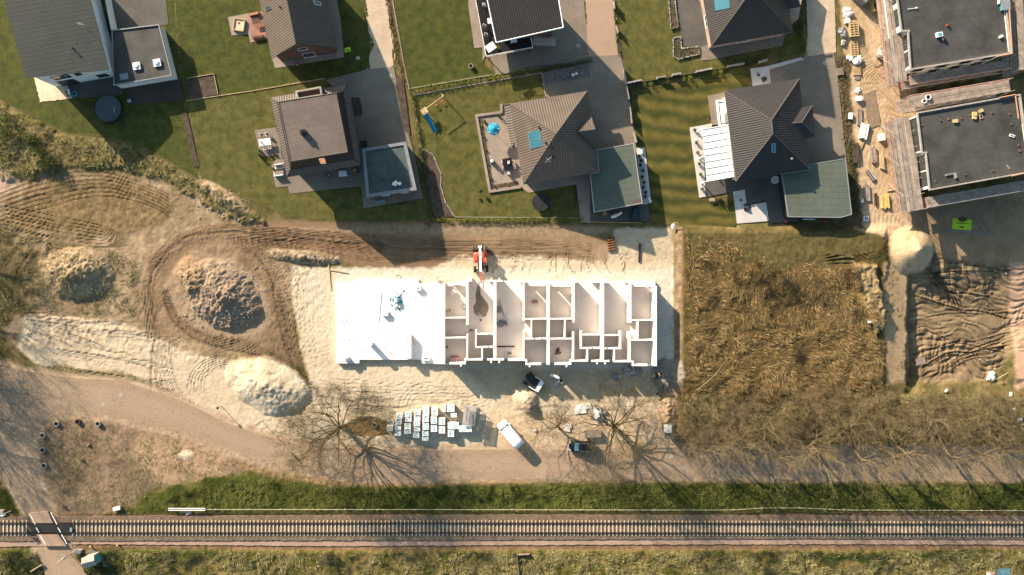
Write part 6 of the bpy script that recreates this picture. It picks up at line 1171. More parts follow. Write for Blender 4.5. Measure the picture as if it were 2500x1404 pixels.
# swing set with slide
o = thing('swing_set', 'wooden swing frame with a blue slide on the lawn right of the hedge', 'swing set'); mb = MB(); mb.tube((0, 0, 2.2), (2.9, 2.1, 2.2), .06, .06, 6); mb.build('crossbeam', M['wood'], o)
for x, y, dx, dy in ((2.9, 2.1, .5, -.7), (2.9, 2.1, -.5, .7)): mb = MB(); mb.tube((x, y, 2.2), (x+dx, y+dy, 0), .05, .05, 6); mb.build('leg', M['wood'], o)
mb = MB(); mb.box((-.25, -.15, 1.3), (1.0, 1.0, .08), .6)
o2 = mb.build('platform', M['wood'], o)
for s, t in ((-.5, -.5), (.5, -.5), (.5, .5), (-.5, .5)): mb = MB(); mb.tube((-.25+s*.9, -.15+t*.9, 0), (-.25+s*.9, -.15+t*.9, 1.9), .05, .05, 5); mb.build('tower_post', M['wood'], o)
mb = MB(); mb.face([(-.45, -.5, 1.35), (.15, -.35, 1.35), (1.75, -3.2, .15), (1.2, -3.5, .15)]); mb.face([(-.45, -.5, 1.35), (1.2, -3.5, .15), (1.15, -3.5, .32), (-.5, -.5, 1.52)]); mb.face([(.15, -.35, 1.35), (1.75, -3.2, .15), (1.8, -3.2, .32), (.2, -.35, 1.52)]); mb.build('slide', M['blue'], o)
for t in (.5, .8): mb = MB(); x, y = 2.9*t, 2.1*t; mb.tube((x-.15, y+.1, 2.2), (x-.05, y-.1, .5), .012, .012, 4); mb.tube((x+.15, y+.2, 2.2), (x+.25, y, .5), .012, .012, 4); mb.box((x+.1, y-.05, .48), (.45, .2, .05), .6); mb.build('swing_seat', M['orange' if t == .5 else 'red'], o)
place(o, 1042, 273, 0, .06)
# parasol, lounge table on the terrace of house D
o = thing('parasol', 'round blue patterned parasol on the terrace of the solar panel house', 'parasol'); mb = MB(); n = 8
for k in range(n):
    a = 2*math.pi*k/n; b = 2*math.pi*(k+1)/n; mb.face([(0, 0, 2.55), (1.05*math.cos(a), 1.05*math.sin(a), 2.15), (1.05*math.cos(b), 1.05*math.sin(b), 2.15)]); mb.face([(1.05*math.cos(a), 1.05*math.sin(a), 2.15), (1.05*math.cos(a), 1.05*math.sin(a), 2.0), (1.05*math.cos(b), 1.05*math.sin(b), 2.0), (1.05*math.cos(b), 1.05*math.sin(b), 2.15)])
mb.build('canopy', M['cloth'], o); mb = MB(); mb.tube((0, 0, 0), (0, 0, 2.6), .03, .03, 6); mb.build('pole', M['steel'], o); mb = MB(); mb.lathe((0, 0, 0), [(.28, 0), (.28, .1)], 12); mb.build('base', M['concrete'], o); mb = MB()
for k in range(5): a = k*1.3; mb.box((.8*math.cos(a), .8*math.sin(a), 2.265), (.16, .12, .02), a)
mb.build('pale_spots', M['film'], o); place(o, 1206, 321, 0, .09)
table('garden_table', 'black garden table with white bags on the terrace of the solar panel house', 1240, 403, 1.5, 2.0, .74, 12, 'black'); 
stuffbox('bag', 'white bag on the black garden table', 'bag', 1242, 399, .35, .5, .2, 0, 'film', .86, lidf('whitep', .03, -.1, 'flap')); stuffbox('chair_cushion', 'white cushion on the chair below the black garden table', 'cushion', 1241, 422, .4, .4, .1, 10, 'whitep', .55, lidf('film', .02, -.1, 'seam'))
for i, (x, y, a) in enumerate(((1228, 398, 100), (1231, 412, 100), (1252, 397, -80), (1254, 410, -80), (1241, 423, 190))):
    put_chair(x, y, a, ('upper left chair at the black garden table', 'lower left chair at the black garden table', 'upper right chair at the black garden table', 'lower right chair at the black garden table', 'chair with white cushion at the lower end of the black table')[i], .095, 'chairs round the black garden table')
def statue(label, px, py):
    o = thing('covered_grill', label, 'grill'); mb = MB(); mb.box((0, 0, .4), (.6, .5, .8)); mb.build('cabinet', M['dark'], o); mb = MB(); mb.blob((0, 0, .95), (.3, .3, .25), 10, 6, .05); mb.build('cover', M['film'], o, smooth=True); mb = MB(); mb.tube((-.1, .5, 0), (-.1, .7, 1.4), .1, .05, 6); mb.build('folded_cover', M['film'], o); return place(o, px, py, 10, .09)
statue('white covered grill left of the black garden table', 1202, 396)
planter('orange flower pot at the upper left of the parasol terrace', 1183, 298, .25, .35, 'black', 'leaf', .09); planter('dark potted shrub at the top edge of the parasol terrace', 1219, 285, .2, .3, 'dark', 'leafd', .09)
for i, (x, y) in enumerate(((1176, 308), (1181, 335), (1186, 366), (1190, 400), (1194, 430), (1198, 436), (1210, 458), (1240, 452))): planter(f'small yellow-green plant in the terrace border, {ordn[i]} going down from the parasol', x, y, .12, .12, 'soil', 'leaf', .09, 50, .22)
mb = MB()
for a, b in (((1163, 283), (1196, 468)), ((1196, 468), (1270, 457)), ((1163, 283), (1224, 275)), ((1224, 275), (1224, 257))): a = P(*a); b = P(*b); mb.box(((a.x+b.x)/2, (a.y+b.y)/2, .16), ((b-a).length+.3, .42, .32+.004*len(mb.f)), math.atan2(b.y-a.y, b.x-a.x))
tag(mb.build('terrace_wall', M['pave_lt'], origin=P(1163, 283)), 'low pale stone wall edging the parasol terrace', 'wall')
mb = MB(); mb.prism(pp([(1169, 291), (1178, 290), (1205, 452), (1265, 442), (1268, 452), (1200, 462)]), .05, .14); tag(mb.build('planting_bed', M['soil']), kind='structure')
# garden clutter near other houses
o = thing('sandpit', 'square raised sandpit with a pale frame on the terrace of the gabled house', 'sandpit'); mb = MB()
for s in (-1, 1): mb.box((0, s*.95, .2), (1.7, .14, .4)); mb.box((s*.85, 0, .2), (.14, 1.76, .396))
mb.build('frame', M['wood'], o); mb = MB(); mb.box((0, 0, .12), (1.6, 1.8, .2)); mb.build('sand', M['sandp'], o); mb = MB(); mb.box((-.1, .3, .25), (.3, .2, .1), .4); mb.build('toy', M['red'], o); place(o, 585, 62, -8, .09)
table('garden_table', 'dark round-ended wooden bench table beside the sandpit terrace', 628, 55, 1.2, .8, .7, 10, 'woodd'); stuffbox('garden_bench', 'reddish wooden bench at the lower edge of the sandpit terrace', 'bench', 632, 92, 1.8, .45, .42, 8, 'orangew', .1, lidf('woodd', .04, -.1, 'seat')); stuffbox('garden_bench', 'wooden bench at the upper edge of the sandpit terrace', 'bench', 622, 36, 1.6, .5, .42, 12, 'woodd', .1, lidf('orangew', .04, -.1, 'seat'))
o = thing('ride_on_toy', 'lime green ride-on toy on the lawn corner below the gabled house', 'toy'); mb = MB(); mb.blob((0, 0, .3), (.55, .38, .25), 12, 7, .12, seed=4); mb.build('body', M['lime'], o, smooth=True); mb = MB(); mb.blob((.05, -.1, .5), (.16, .14, .1), 8, 5, 0); mb.build('seat', M['black'], o)
for x, y in ((-.4, .3), (.4, .3), (-.4, -.3), (.4, -.3)): mb = MB(); mb.tube((x, y-.05, .13), (x, y+.05, .13), .13, .13, 10); mb.build('wheel', M['lime'], o)
place(o, 849, 123, 15, .06)
person('person', 'tiny child figure in red and white beside the patio of the gabled house', 726, 159, .06, 40, 'red', 'whitep')
def manhole(label, px, py, z=.09, r=.34): mb = MB(); p = P(px, py); mb.lathe((p.x, p.y, z-.05), [(r, 0), (r, .065), (r*.85, .07)], 20); tag(mb.build('manhole_cover', M['concrete'], origin=(p.x, p.y, z)), label, 'manhole')
for x, y, lb, z in ((874, 142, 'pale round manhole cover on the lawn right of the gabled house', .055), (924, 126, 'round manhole cover in the sandy lane', .05), (954, 186, 'white round manhole cover at the top of the villa driveway', .082), (1412, 112, 'dark round manhole cover on the driveway of the tiled roof house', .09), (2013, 154, 'pale round manhole cover on the driveway beside the building yard', .085), (296, 965, 'round manhole cover on the road, right of a lower one', .055), (252, 988, 'round manhole cover on the road at the start of the bend', .055), (807, 1120, 'round manhole cover on the road below the left bare tree', .055), (801, 1153, 'pale round patch at the lower road edge below the left tree', .055), (1669, 1144, 'round manhole cover on the road below the green toilet, lower of two', .055), (1639, 1115, 'round manhole cover on the road below the green toilet, upper of two', .055), (1340, 1101, 'faint round manhole cover on the road right of the van shadow', .055)): manhole(lb, x, y, z)
for i, (x, y) in enumerate(((1399, 184), (1407, 181))): mb = MB(); p = P(x, y); mb.blob((p.x, p.y, .3), (.28-.05*i, .28-.05*i, .28-.05*i), 14, 9, 0); tag(mb.build('garden_ball', M['whitep'], origin=(p.x, p.y, .09), smooth=True), ('larger', 'smaller')[i]+' white ball on the grey gravel bed above the solar panel house', 'ball')
# figures on the white gravel strip right of the olive garage
for i, (x, y) in enumerate(((1560, 381), (1565, 393), (1563, 404), (1569, 417), (1567, 432), (1572, 446), (1570, 458), (1576, 470), (1574, 481))):
    mb = MB(); p = P(x, y); mb.box((p.x, p.y, .35), (.38, .38, .5), .2+i); tag(mb.build('black_planter', M['black'], origin=(p.x, p.y, .1)), f'black planter box on the white gravel strip, {ordn[i]} from the top', 'planter', 'black planters on the white gravel strip')
for i, (x, y) in enumerate(((1567, 368), (1566, 375), (1584, 486), (1587, 492))): mb = MB(); p = P(x, y); mb.blob((p.x, p.y, .33), (.25, .25, .25), 12, 8, 0); tag(mb.build('garden_ball', M['whitep'], origin=(p.x, p.y, .1), smooth=True), ('upper white ball at the top of the white gravel strip', 'lower white ball at the top of the white gravel strip', 'upper white ball at the bottom of the white gravel strip', 'lowest white ball at the bottom of the white gravel strip')[i], 'ball')
def box_ball(label, px, py, r=.3, z=.1, m='leafd', group=None):
    o = thing('box_shrub', label, 'shrub', (0, 0, 0), group); mb = MB(); mb.leaves((0, 0, r+.1), (r, r, r), 260, .06, seed=int(px+py)); mb.build('foliage', M[m], o); mb = MB(); mb.tube((0, 0, 0), (0, 0, r), .04, .03, 5); mb.build('stem', M['bark'], o); return place(o, px, py, 0, z)
for i, (x, y) in enumerate(((1695, 319), (1699, 349), (1702, 374), (1706, 401), (1709, 427), (1713, 462))): box_ball(f'clipped box ball on the white gravel left of the pergola, {ordn[i]} from the top', x, y, .3, .1, 'leafd', 'box balls on the white gravel')
for i, (x, y) in enumerate(((1572, 209), (1588, 207), (1627, 200), (1668, 195), (1683, 192), (1741, 180), (1757, 177))): box_ball(f'small round shrub below the gabion fence, {ordn[i]} from the left', x, y, .42, .07, 'leaf', 'round shrubs below the gabion fence')
table('garden_table', 'small brown table on the lawn just below the pergola gravel', 1737, 488, .95, .5, .45, 5, 'woodg', .06); stuffbox('stool', 'dark stool right of the small brown table below the pergola', 'stool', 1757, 487, .5, .3, .35, 5, 'woodd', .06, lidf('dark', .03, .02, 'seat'))
mb = MB(); q = pp([(1749, 248), (1771, 247), (1778, 303), (1756, 309)]); o = thing('lounge_frame', 'white rectangular lounge frame beside the brown hip-roofed house', 'lounge', q[0])
for i in range(4): a, b = q[i], q[(i+1) % 4]; mb.box(((a.x+b.x)/2, (a.y+b.y)/2, .3+.002*i), ((b-a).length+.25, .28, .4), math.atan2(b.y-a.y, b.x-a.x))
mb.build('frame', M['whitep'], o); mb = MB(); mb.prism(inset(q, .35), .1, .35); mb.build('cushion', M['film'], o)
ring('round_basket', 'round white basket on the dark terrace below the hip-roofed house', 'basket', 1891, 440, .62, .5, 'film', 'dark', .11, .4); stuffbox('bench', 'white narrow bench in the dark carport gap', 'bench', 1908, 448, .22, 1.45, .45, 8, 'whitep', .11, lidf('film', .02, -.05, 'seat'))
stuffbox('shelf', 'white angular shelf standing in the carport gap near its bottom', 'shelf', 1914, 516, .4, .9, .5, 8, 'whitep', .11, lidf('film', .03, .02, 'top'))
for x, y, lb in ((1807, 489, 'small dark potted plant on the lower white gravel patch'), ): planter(lb, x, y, .15, .2, 'dark', 'leafd', .1, 60, .2)
heap('rock_group', 'group of dark rocks on the lower white gravel patch', 'rocks', 1824, 508, (.55, .4), 12, ('dark',), .1, .38, .2, ('rocks',)); heap('rock_group', 'dark rock and star plant on the upper white gravel corner', 'rocks', 1867, 194, (.4, .4), 10, ('dark',), .1, .3, .2, ('rocks',)); box_ball('small star-shaped palm on the upper white gravel corner', 1850, 185, .25, .1)
o = thing('kettle_grill', 'black kettle grill on the lawn left of the trampoline', 'grill'); mb = MB(); mb.blob((0, 0, .85), (.3, .3, .25), 12, 8, 0); mb.build('bowl', M['black'], o, smooth=True)
for k in range(3): a = k*2.1; mb = MB(); mb.tube((0.15*math.cos(a), .15*math.sin(a), .7), (.35*math.cos(a), .35*math.sin(a), 0), .02, .02, 5); mb.build('leg', M['steel'], o)
place(o, 1174, 468, 0, .06); ring('garden_pot', 'small dark bowl on the lawn just below the kettle grill', 'pot', 1173, 488, .2, .2, 'dark', 'soil', .06)
ring('round_planter', 'round pot with grasses on the lawn above the yellow-green hedge', 'planter', 1150, 163, .38, .5, 'concrete', 'soil', .07)
# red/white things, covered vehicle, etc. below the olive garage
stuffbox('orange_box', 'small orange box in shade below the olive garage roof', 'box', 1476, 521, .55, .55, .5, 5, 'yellow', .1, lidf('orangew', .05, .04)); o = thing('covered_kayak', 'white and red wrapped bundle below the olive garage', 'bundle'); mb = MB(); mb.blob((-.4, -.1, .25), (.75, .3, .22), 12, 7, .12, seed=3); mb.blob((.1, -.1, .28), (.8, .28, .2), 12, 7, .12, seed=5); mb.build('white_cover', M['film'], o); mb = MB(); mb.box((.3, .15, .5), (.9, .1, .05), .4); mb.build('red_strap', M['red'], o); place(o, 1506, 523, 25, .09)
o = thing('garden_boat', 'dark green covered tub beside the wrapped bundle', 'tub'); mb = MB(); loft(mb, [(-1.2, .45, 0, .35), (-1.0, .65, 0, .5), (.9, .65, 0, .5), (1.15, .45, 0, .35)], 8); mb.build('hull', M['dark'], o, smooth=True); mb = MB(); mb.box((0, 0, .49), (1.9, .9, .05)); mb.build('cover', M['water'], o); place(o, 1551, 524, 82, .09)
stuffbox('toy', 'small red toy on the dark driveway left of the olive garage', 'toy', 1416, 493, .3, .25, .2, 30, 'red', .1, lidf('black', .04, -.1, 'top'))
for i, (x, y, m_) in enumerate(((1918, 541, 'red'), (2011, 541, 'red'), (2017, 541, 'red'))): stuffbox('flower_pot', ('reddish pot below the lower left corner of the carport', 'left reddish pot below the carport\'s bottom edge', 'right reddish pot below the carport\'s bottom edge')[i], 'pot', x, y, .5, .5, .4, 15*i, 'brickw', .05, lidf('red', .04, -.12, 'soil_top'))
stuffbox('log_pile', 'pale boards leaning under the bottom edge of the carport', 'boards', 1972, 536, 2.0, .25, .6, 0, 'zinc', .03, lidf('whitep', .03, -.1, 'top_board'))
# things round the white house
stuffbox('red_slide', 'narrow red board leaning on the sand patch below the white house', 'board', 166, 230, .15, 1.0, .4, 22, 'red', .1, lidf('orangew', .02, -.05, 'edge'))
ring('paddling_pool', 'small teal round bowl on the dark terrace below the white house', 'bowl', 184, 230, .42, .3, 'teal', 'water', .1); stuffbox('stone_blocks', 'two pale cube stools beside the red board', 'stools', 171, 226, .4, .9, .35, 10, 'concrete', .1, lidf('film', .03, -.05, 'top'))
stuffbox('cool_box', 'small pale blue box right of the round pool', 'box', 317, 247, .45, .4, .3, 20, 'film', .12, lidf('teal', .04, -.1)); box_ball('yellow flowering plant above the round pool', 297, 228, .22, .1, 'leaf')
# balcony furniture on the tiled roof house
ZB = 3.02
def onb(o, px, py, deg=0): p = P(px, py, ZB); o.location = (p.x, p.y, ZB); o.rotation_euler = (0, 0, math.radians(deg)); return o
o = stuffbox('sun_sail', 'white folded parasol on the lower corner of the black balcony', 'parasol', 0+1250, 702, 1.5, 1.2, .05, 0, 'whitep', 0, lambda o, w, d, h: (lambda mb: (mb.tube((0, 0, -.8), (0, 0, 0), .03), mb.build('pole', M['steel'], o)))(MB()), pm='canopy'); p = P(1198, 115, 3.9); o.location = (p.x, p.y, 3.9); o.rotation_euler = (0, 0, .6)
o = table('balcony_table', 'white square balcony table beside the tiled roof edge', 1250, 702, .85, .85, .7, 0, 'whitep', 0); onb(o, 1197, 54, 5); o = table('balcony_table', 'small white balcony table below the tiled roof', 1250, 702, 1.0, .6, .6, 0, 'whitep', 0); onb(o, 1254, 102, 8)
for i, (x, y) in enumerate(((1183, 66), (1187, 87), (1182, 14))): onb(put_chair(1250, 702, 0, ('grey balcony chair left of the white square table', 'white balcony chair above the folded parasol', 'uppermost balcony chair near the top edge')[i], 0, 'chairs on the black balcony'), x, y, 20*i+60)
o = planter('bushy yellow-green potted plant at the corner of the black balcony', 1250, 702, .25, .35, 'black', 'leaf', 0, 220, .42); onb(o, 1215, 119)
# raised flower beds with pebble edging
for lb, pl in (('long pebble-edged flower bed left of the dark patio by the top edge', [(1630, -20), (1645, -20), (1655, 68), (1638, 71)]), ('L-shaped pebble-edged flower bed below the dark patio', [(1643, 94), (1661, 91), (1664, 120), (1705, 115), (1707, 134), (1668, 142), (1656, 147), (1644, 138)])):
    q = pp(pl); o = thing('flower_bed', lb, 'flower bed', q[0]); mb = MB(); mb.prism(q, 0, .25); mb.build('soil', M['soil'], o); rq = random.Random(len(pl)); mb = MB(); lv = MB()
    for i in range(len(q)):
        a, b = q[i], q[(i+1) % len(q)]; n_ = max(2, int((b-a).length/.22))
        for k in range(n_): p = a+(b-a)*(k/n_); s_ = rq.uniform(.09, .16); mb.blob((p.x+rq.uniform(-.04, .04), p.y+rq.uniform(-.04, .04), .28), (s_, s_, s_*.8), 6, 4, .2, seed=k)
    mb.build('pebble_edge', M['rubble'], o); xs = [v.x for v in q]; ys = [v.y for v in q]
    for k in range(60):
        a = q[rq.randrange(len(q))]; b = q[rq.randrange(len(q))]; p = a.lerp(b, rq.random()) if len(pl) == 4 else q[rq.choice((0, 1, 2))].lerp(q[rq.choice((5, 6, 7))], rq.random()) if k % 2 else q[rq.choice((2, 3))].lerp(q[rq.choice((4, 5))], rq.random())
        lv.leaves((p.x, p.y, .35), (.15, .15, .12), 14, .06, seed=k)
    lv.build('flowers', M['leaf'], o)
# ---------------------------------------------------------------- fences, gabions
def fence(name, label, pts, h, m, w=.05, post='woodg', cat='fence', z0=0.0, step=2.5, slab_=True):
    Q = [P(x, y) for x, y in pts]; o = thing(name, label, cat, Q[0]); i = 0
    for a, b in zip(Q[:-1], Q[1:]):
        d = b-a; rz = math.atan2(d.y, d.x); mb = MB(); mb.box(((a.x+b.x)/2, (a.y+b.y)/2, z0+h/2), (d.length, w, h)if slab_ else (d.length, w, .08), rz) if slab_ else mb.tube((a.x, a.y, z0+h), (b.x, b.y, z0+h), w/2, w/2, 5); mb.build('panel' if slab_ else 'rail', M[m], o)
        n = max(1, int(d.length/step))
        if n > 30: n = 30
        for k in range(n+(1 if b is Q[-1] else 0)): p = a+d*(k/n); mb = MB(); mb.box((p.x, p.y, z0+(h+.05)/2), (.09, w+.05, h+.08), rz); mb.build('post', M[post], o)
    return o
fence('edging', 'long pale edging board between the two upper left lawns', [(456, 246), (620, 222), (792, 192)], .18, 'wood', .09, 'wood', 'edging')
fence('edging', 'pale wooden edge round the dark vegetable bed', [(457, 192), (523, 181), (533, 230)], .25, 'wood', .07, 'wood', 'edging')
fence('edging', 'pale kerb round the left and bottom sides of the swing set lawn', [(1008, 233), (1030, 365)], .15, 'concrete', .10, 'concrete', 'kerb')
fence('edging', 'pale kerb below the yellow-green hedge', [(1009, 233), (1322, 178)], .15, 'concrete', .10, 'concrete', 'kerb')
fence('edging', 'pale kerb above the yellow-green hedge', [(999, 217), (1213, 181)], .15, 'concrete', .10, 'concrete', 'kerb')
fence('edging', 'pale kerb left of the grey driveway gate by the gravel bed', [(1323, 180), (1332, 236)], .15, 'concrete', .12, 'concrete', 'kerb')
fence('edging', 'curved stone edging right of the brown planting bed', [(1028, 362), (1057, 377), (1068, 405), (1077, 425), (1076, 455), (1088, 495), (1110, 529)], .15, 'rubble', .14, 'rubble', 'edging', step=1)
fence('edging', 'pale edging board along the bottom of the dark driveway', [(1418, 542), (1565, 544)], .2, 'wood', .09, 'wood', 'edging')
fence('edging', 'pale kerb right of the pale sandy lane at the top', [(955, -20), (985, 150), (1000, 222)], .15, 'pave_lt', .14, 'concrete', 'kerb')
fence('edging', 'thin kerb along the bottom of the trampoline garden', [(1112, 530), (1414, 532)], .12, 'concrete', .08, 'concrete', 'kerb')
for i, (a, b) in enumerate((((1530, 206), (1563, 199)), ((1603, 193), (1621, 190)), ((1640, 186), (1658, 183)), ((1698, 178), (1734, 171)), ((1773, 165), (1812, 158)), ((1850, 154), (1868, 149)))): fence('gabion', f'gabion panel of pale stones in the garden fence row, {ordn[i]} from the left', [a, b], 1.1, 'rubble', .22, 'steel', 'gabion', step=9).__setitem__('group', 'gabion panels between the two right gardens')
for i, (a, b) in enumerate((((1521, 168), (1527, 208)), ((1527, 212), (1534, 246)), ((1536, 264), (1541, 304)), ((1545, 322), (1552, 350)), ((1502, 66), (1508, 84)), ((1496, 6), (1499, 26)))): fence('glass_fence', f'pale stone and glass fence panel right of the long driveway, {ordn[(2, 3, 4, 5, 1, 0)[i]]} from the top', [a, b], 1.2, 'rubble', .16, 'zinc', 'fence panel', step=9).__setitem__('group', 'fence panels right of the long driveway')
fence('fence', 'low dark fence joining the gabion panels', [(1532, 208), (1740, 173), (1850, 155)], .5, 'dark', .05, 'dark')
fence('post_rail', 'long white rail on short posts between the verge and the railway', [(450, 1242), (1000, 1242), (1500, 1243), (1790, 1243), (1860, 1238), (1950, 1238), (2060, 1243), (2560, 1245)], .55, 'sleeper', .09, 'sleeper', 'rail', step=5, slab_=False)
def concrete_trough():
    a, b = P(415, 1241), P(505, 1241); o = thing('barrier', 'white double beam at the left end of the long white rail', 'barrier', a)
    for k in (-.15, .15): mb = MB(); mb.box(((a.x+b.x)/2, a.y+k, .7), ((b-a).length, .10, .12)); mb.build('beam', M['whitep'], o)
    for t in (.1, .5, .9): p = a.lerp(b, t); mb = MB(); mb.box((p.x, p.y, .35), (.12, .3, .7)); mb.build('post', M['concrete'], o)
    mb = MB(); mb.box((P(462, 1250).x, P(462, 1250).y, .2), (.9, .6, .4), .3); mb.build('foot', M['concrete'], o)
concrete_trough()
fence('edging', 'short white bent board in the grass below the railway', [(1262, 1352), (1293, 1350)], .5, 'woodg', .10, 'woodd', 'board', z0=.3); fence('edging', 'dark sheet wall going down from the bent board below the railway', [(1262, 1353), (1268, 1410)], .6, 'woodg', .06, 'woodd', 'wall', z0=.2)
# hut, signs, signals by the level crossing
o = thing('crossing_hut', 'small grey concrete hut with a turquoise door below the railway', 'hut'); mb = MB(); mb.box((0, 0, 1.1), (1.9, 1.5, 2.2)); mb.build('wall', M['concrete'], o); mb = MB(); mb.roof([(-1.05, -.85, 2.2), (1.05, -.85, 2.2), (1.05, 0, 2.6), (-1.05, 0, 2.6)]); mb.roof([(-1.05, .85, 2.2), (1.05, .85, 2.2), (1.05, 0, 2.6), (-1.05, 0, 2.6)]); mb.build('roof', M['concrete'], o); mb = MB(); mb.box((.97, 0, 1.0), (.05, .8, 1.9)); mb.build('door', M['teal'], o); place(o, 234, 1360, 15, .1)
mb = MB(); mb.prism(pp([(203, 1350), (225, 1340), (250, 1352), (268, 1382), (230, 1382), (208, 1372)]), -.1, .32); tag(mb.build('paved_pad', M['pave']), kind='structure')
stuffbox('signal_box', 'small grey cabinet and arm left of the crossing hut', 'cabinet', 197, 1343, .9, .5, 1.0, -10, 'grey', None, lidf('zinc', .05, .05, 'roof'))
def signal(label, px, py, deg, m='teal'):
    o = thing('crossing_signal', label, 'signal'); mb = MB(); mb.tube((0, 0, 0), (0, 0, 3.2), .07, .07, 8); mb.build('post', M['steel'], o)
    for s in (-.5, .5): mb = MB(); mb.box((0, 0, 3.0), (1.3, .05, .16), 0, 0, s*.9); mb.build('cross_arm', M['whitep'], o)
    mb = MB(); mb.box((0, -.1, 2.2), (.5, .25, .6)); mb.build('lamp_box', M[m], o); mb = MB(); mb.tube((0, 0, 2.6), (1.6, .7, 2.7), .04, .04, 6); mb.build('arm', M['woodg'], o); return place(o, px, py, deg)
signal('teal railway signal with a white bracket above the track at the far left', 27, 1247, 0); signal('grey crossing signal at the right road edge below the railway', 172, 1352, 30, 'grey')
stuffbox('concrete_slab', 'pale concrete slab at the far left above the track', 'slab', 3, 1250, 1.2, .8, .5, 0, 'concrete', None, lidf('woodg', .04, -.1, 'cover')); stuffbox('cable_box', 'white box with slanted lid in the grass above the railway', 'box', 288, 1240, 1.1, .5, .5, 12, 'whitep', None, lidf('film', .06, .05)); stuffbox('barrier_drive', 'weathered board lying in the grass by the crossing', 'board', 92, 1385, 2.2, .3, .25, 32, 'woodg', None, lidf('wood', .04, -.2, 'top'))
for i, (x, y) in enumerate(((223, 1332), (289, 1329))): mb = MB(); p = P(x, y); mb.tube((p.x, p.y, 0), (p.x, p.y, .5), .12, .1, 10); mb.tube((p.x, p.y, .5), (p.x, p.y, .56), .15, .15, 10); tag(mb.build('marker_post', M['yellow'], origin=(p.x, p.y, 0)), ('left', 'right')[i]+' pale yellow marker post below the railway path above the hut', 'post')
stuffbox('rail_clamp', 'small teal rail clamp in the track right of the crossing', 'clamp', 178, 1291, .4, .7, .15, 0, 'teal', .45, lidf('steel', .03, -.1, 'plate'))
# posts & concrete rings of the waste ground
for i, (x, y) in enumerate(((140, 1034), (192, 1029), (241, 1034), (106, 1062), (106, 1098), (110, 1136))):
    lb = ('pale concrete ring at the top left of the waste ground', 'dark stump ring at the top of the waste ground', 'sandy stump at the top right of the waste ground', 'ring half hidden at the left rim of the waste ground', 'open concrete ring at the left rim, upper of two with dark holes', 'open concrete ring at the left rim, lower of two with dark holes')[i]; ring('concrete_ring', lb, 'ring', x, y, .42, .45, 'concrete' if i != 1 else 'woodd', 'black' if i > 3 else 'soil')
def sign(label, px, py, h, deg, m='whitep', shape='tri'):
    o = thing('road_sign', label, 'sign'); mb = MB(); mb.tube((0, 0, 0), (0, 0, h), .03, .03, 6); mb.build('post', M['steel'], o); mb = MB(); mb.face([(-.35, 0, h-.6), (.35, 0, h-.6), (0, 0, h)]) if shape == 'tri' else mb.box((0, 0, h-.2), (.5, .04, .5)); mb.box((0, .03, h-.35), (.2, .03, .2)); mb.build('plate', M[m], o); return place(o, px, py, deg)
sign('road sign pole on the waste ground with a pale tilted plate', 170, 1088, 2.0, 40); sign('slim post with small plate at the bottom of the waste ground', 128, 1205, 1.6, 10, 'woodd', 'box'); stuffbox('post_stump', 'short leaning stump right of the sign pole on the waste ground', 'stump', 217, 1086, .5, .15, .3, 35, 'woodg', None, lidf('wood', .03, -.05, 'top'))
o = thing('street_lamp', 'dark post at the road edge above the bend with a long thin shadow', 'lamp post'); mb = MB(); mb.tube((0, 0, 0), (0, 0, 1.9), .05, .05, 8); mb.build('post', M['dark'], o); mb = MB(); mb.blob((0, 0, 1.9), (.22, .22, .18), 10, 7, 0); mb.build('lamp_head', M['dark'], o, smooth=True); place(o, 541, 992, 0)
o = thing('street_lamp', 'tall thin lamp post with cross arm casting a feathered shadow on the road', 'lamp post'); mb = MB(); mb.tube((0, 0, 0), (0, 0, 4.4), .045, .035, 8); mb.build('post', M['woodg'], o); mb = MB(); mb.tube((-.9, 0, 4.3), (.9, 0, 4.3), .04, .04, 6); mb.build('cross_arm', M['woodg'], o); mb = MB(); mb.blob((0, 0, 3.4), (.3, .12, .5), 8, 6, 0); mb.build('sign_plate', M['zinc'], o); place(o, 640, 1028, 0)
# ---------------------------------------------------------------- building yard on the right
def pallet_stack(label, px, py, n, deg, m='wood', w=1.25, l=1.7):
    o = thing('pallet_stack', label, 'pallet stack')
    for k in range(n):
        mb = MB(); z = .15*k
        for x in (-.5, 0, .5): mb.box((x*w*.9, 0, z+.05), (.1, l, .09))
        p_ = mb.build('pallet_base', M[m], o); mb = MB()
        for i in range(7): mb.box((0, -l/2+.1+i*(l-.2)/6, z+.115), (w, .12, .025))
        mb.build('deck_boards', M[m], p_)
    return place(o, px, py, deg)
pallet_stack('tall stack of pale wooden pallets near the top of the yard', 2081, 73, 6, 5, w=1.4, l=2.6); pallet_stack('pale pallet stack in the middle of three, above the white film', 2085, 120, 2, 5, w=1.2, l=2.4); pallet_stack('pale pallet below the white film bundle', 2091, 174, 2, 5, w=1.2, l=1.4)
pallet_stack('dark pallet lying on the earth beside the grey driveway, upper of two', 2046, 155, 1, 5, 'woodd', 1.0, 1.0); pallet_stack('dark crate of timber beside the grey driveway, lower of two', 2049, 176, 3, 8, 'woodg', 1.1, 1.2); pallet_stack('single pale pallet in the shaded pit edge on the right', 2258, 884, 1, 12, 'woodg', 1.6, 1.2)
def filmpile(label, px, py, r, m='film', seed=1, name='film_bundle', m2=None):
    o = thing(name, label, 'film bundle'); mb = MB(); q = random.Random(seed)
    for k in range(5): mb.blob((q.uniform(-.5, .5)*r, q.uniform(-.5, .5)*r, r*.25), (r*q.uniform(.35, .6), r*q.uniform(.3, .5), r*.35), 9, 6, .22, seed=seed*9+k)
    mb.build('crumpled_film', M[m], o); mb = MB(); mb.box((r*.2, -r*.4, .05), (r*.9, r*.35, .05), .3); mb.build('loose_sheet', M[m2 or m], o); return place(o, px, py, q.uniform(0, 90))
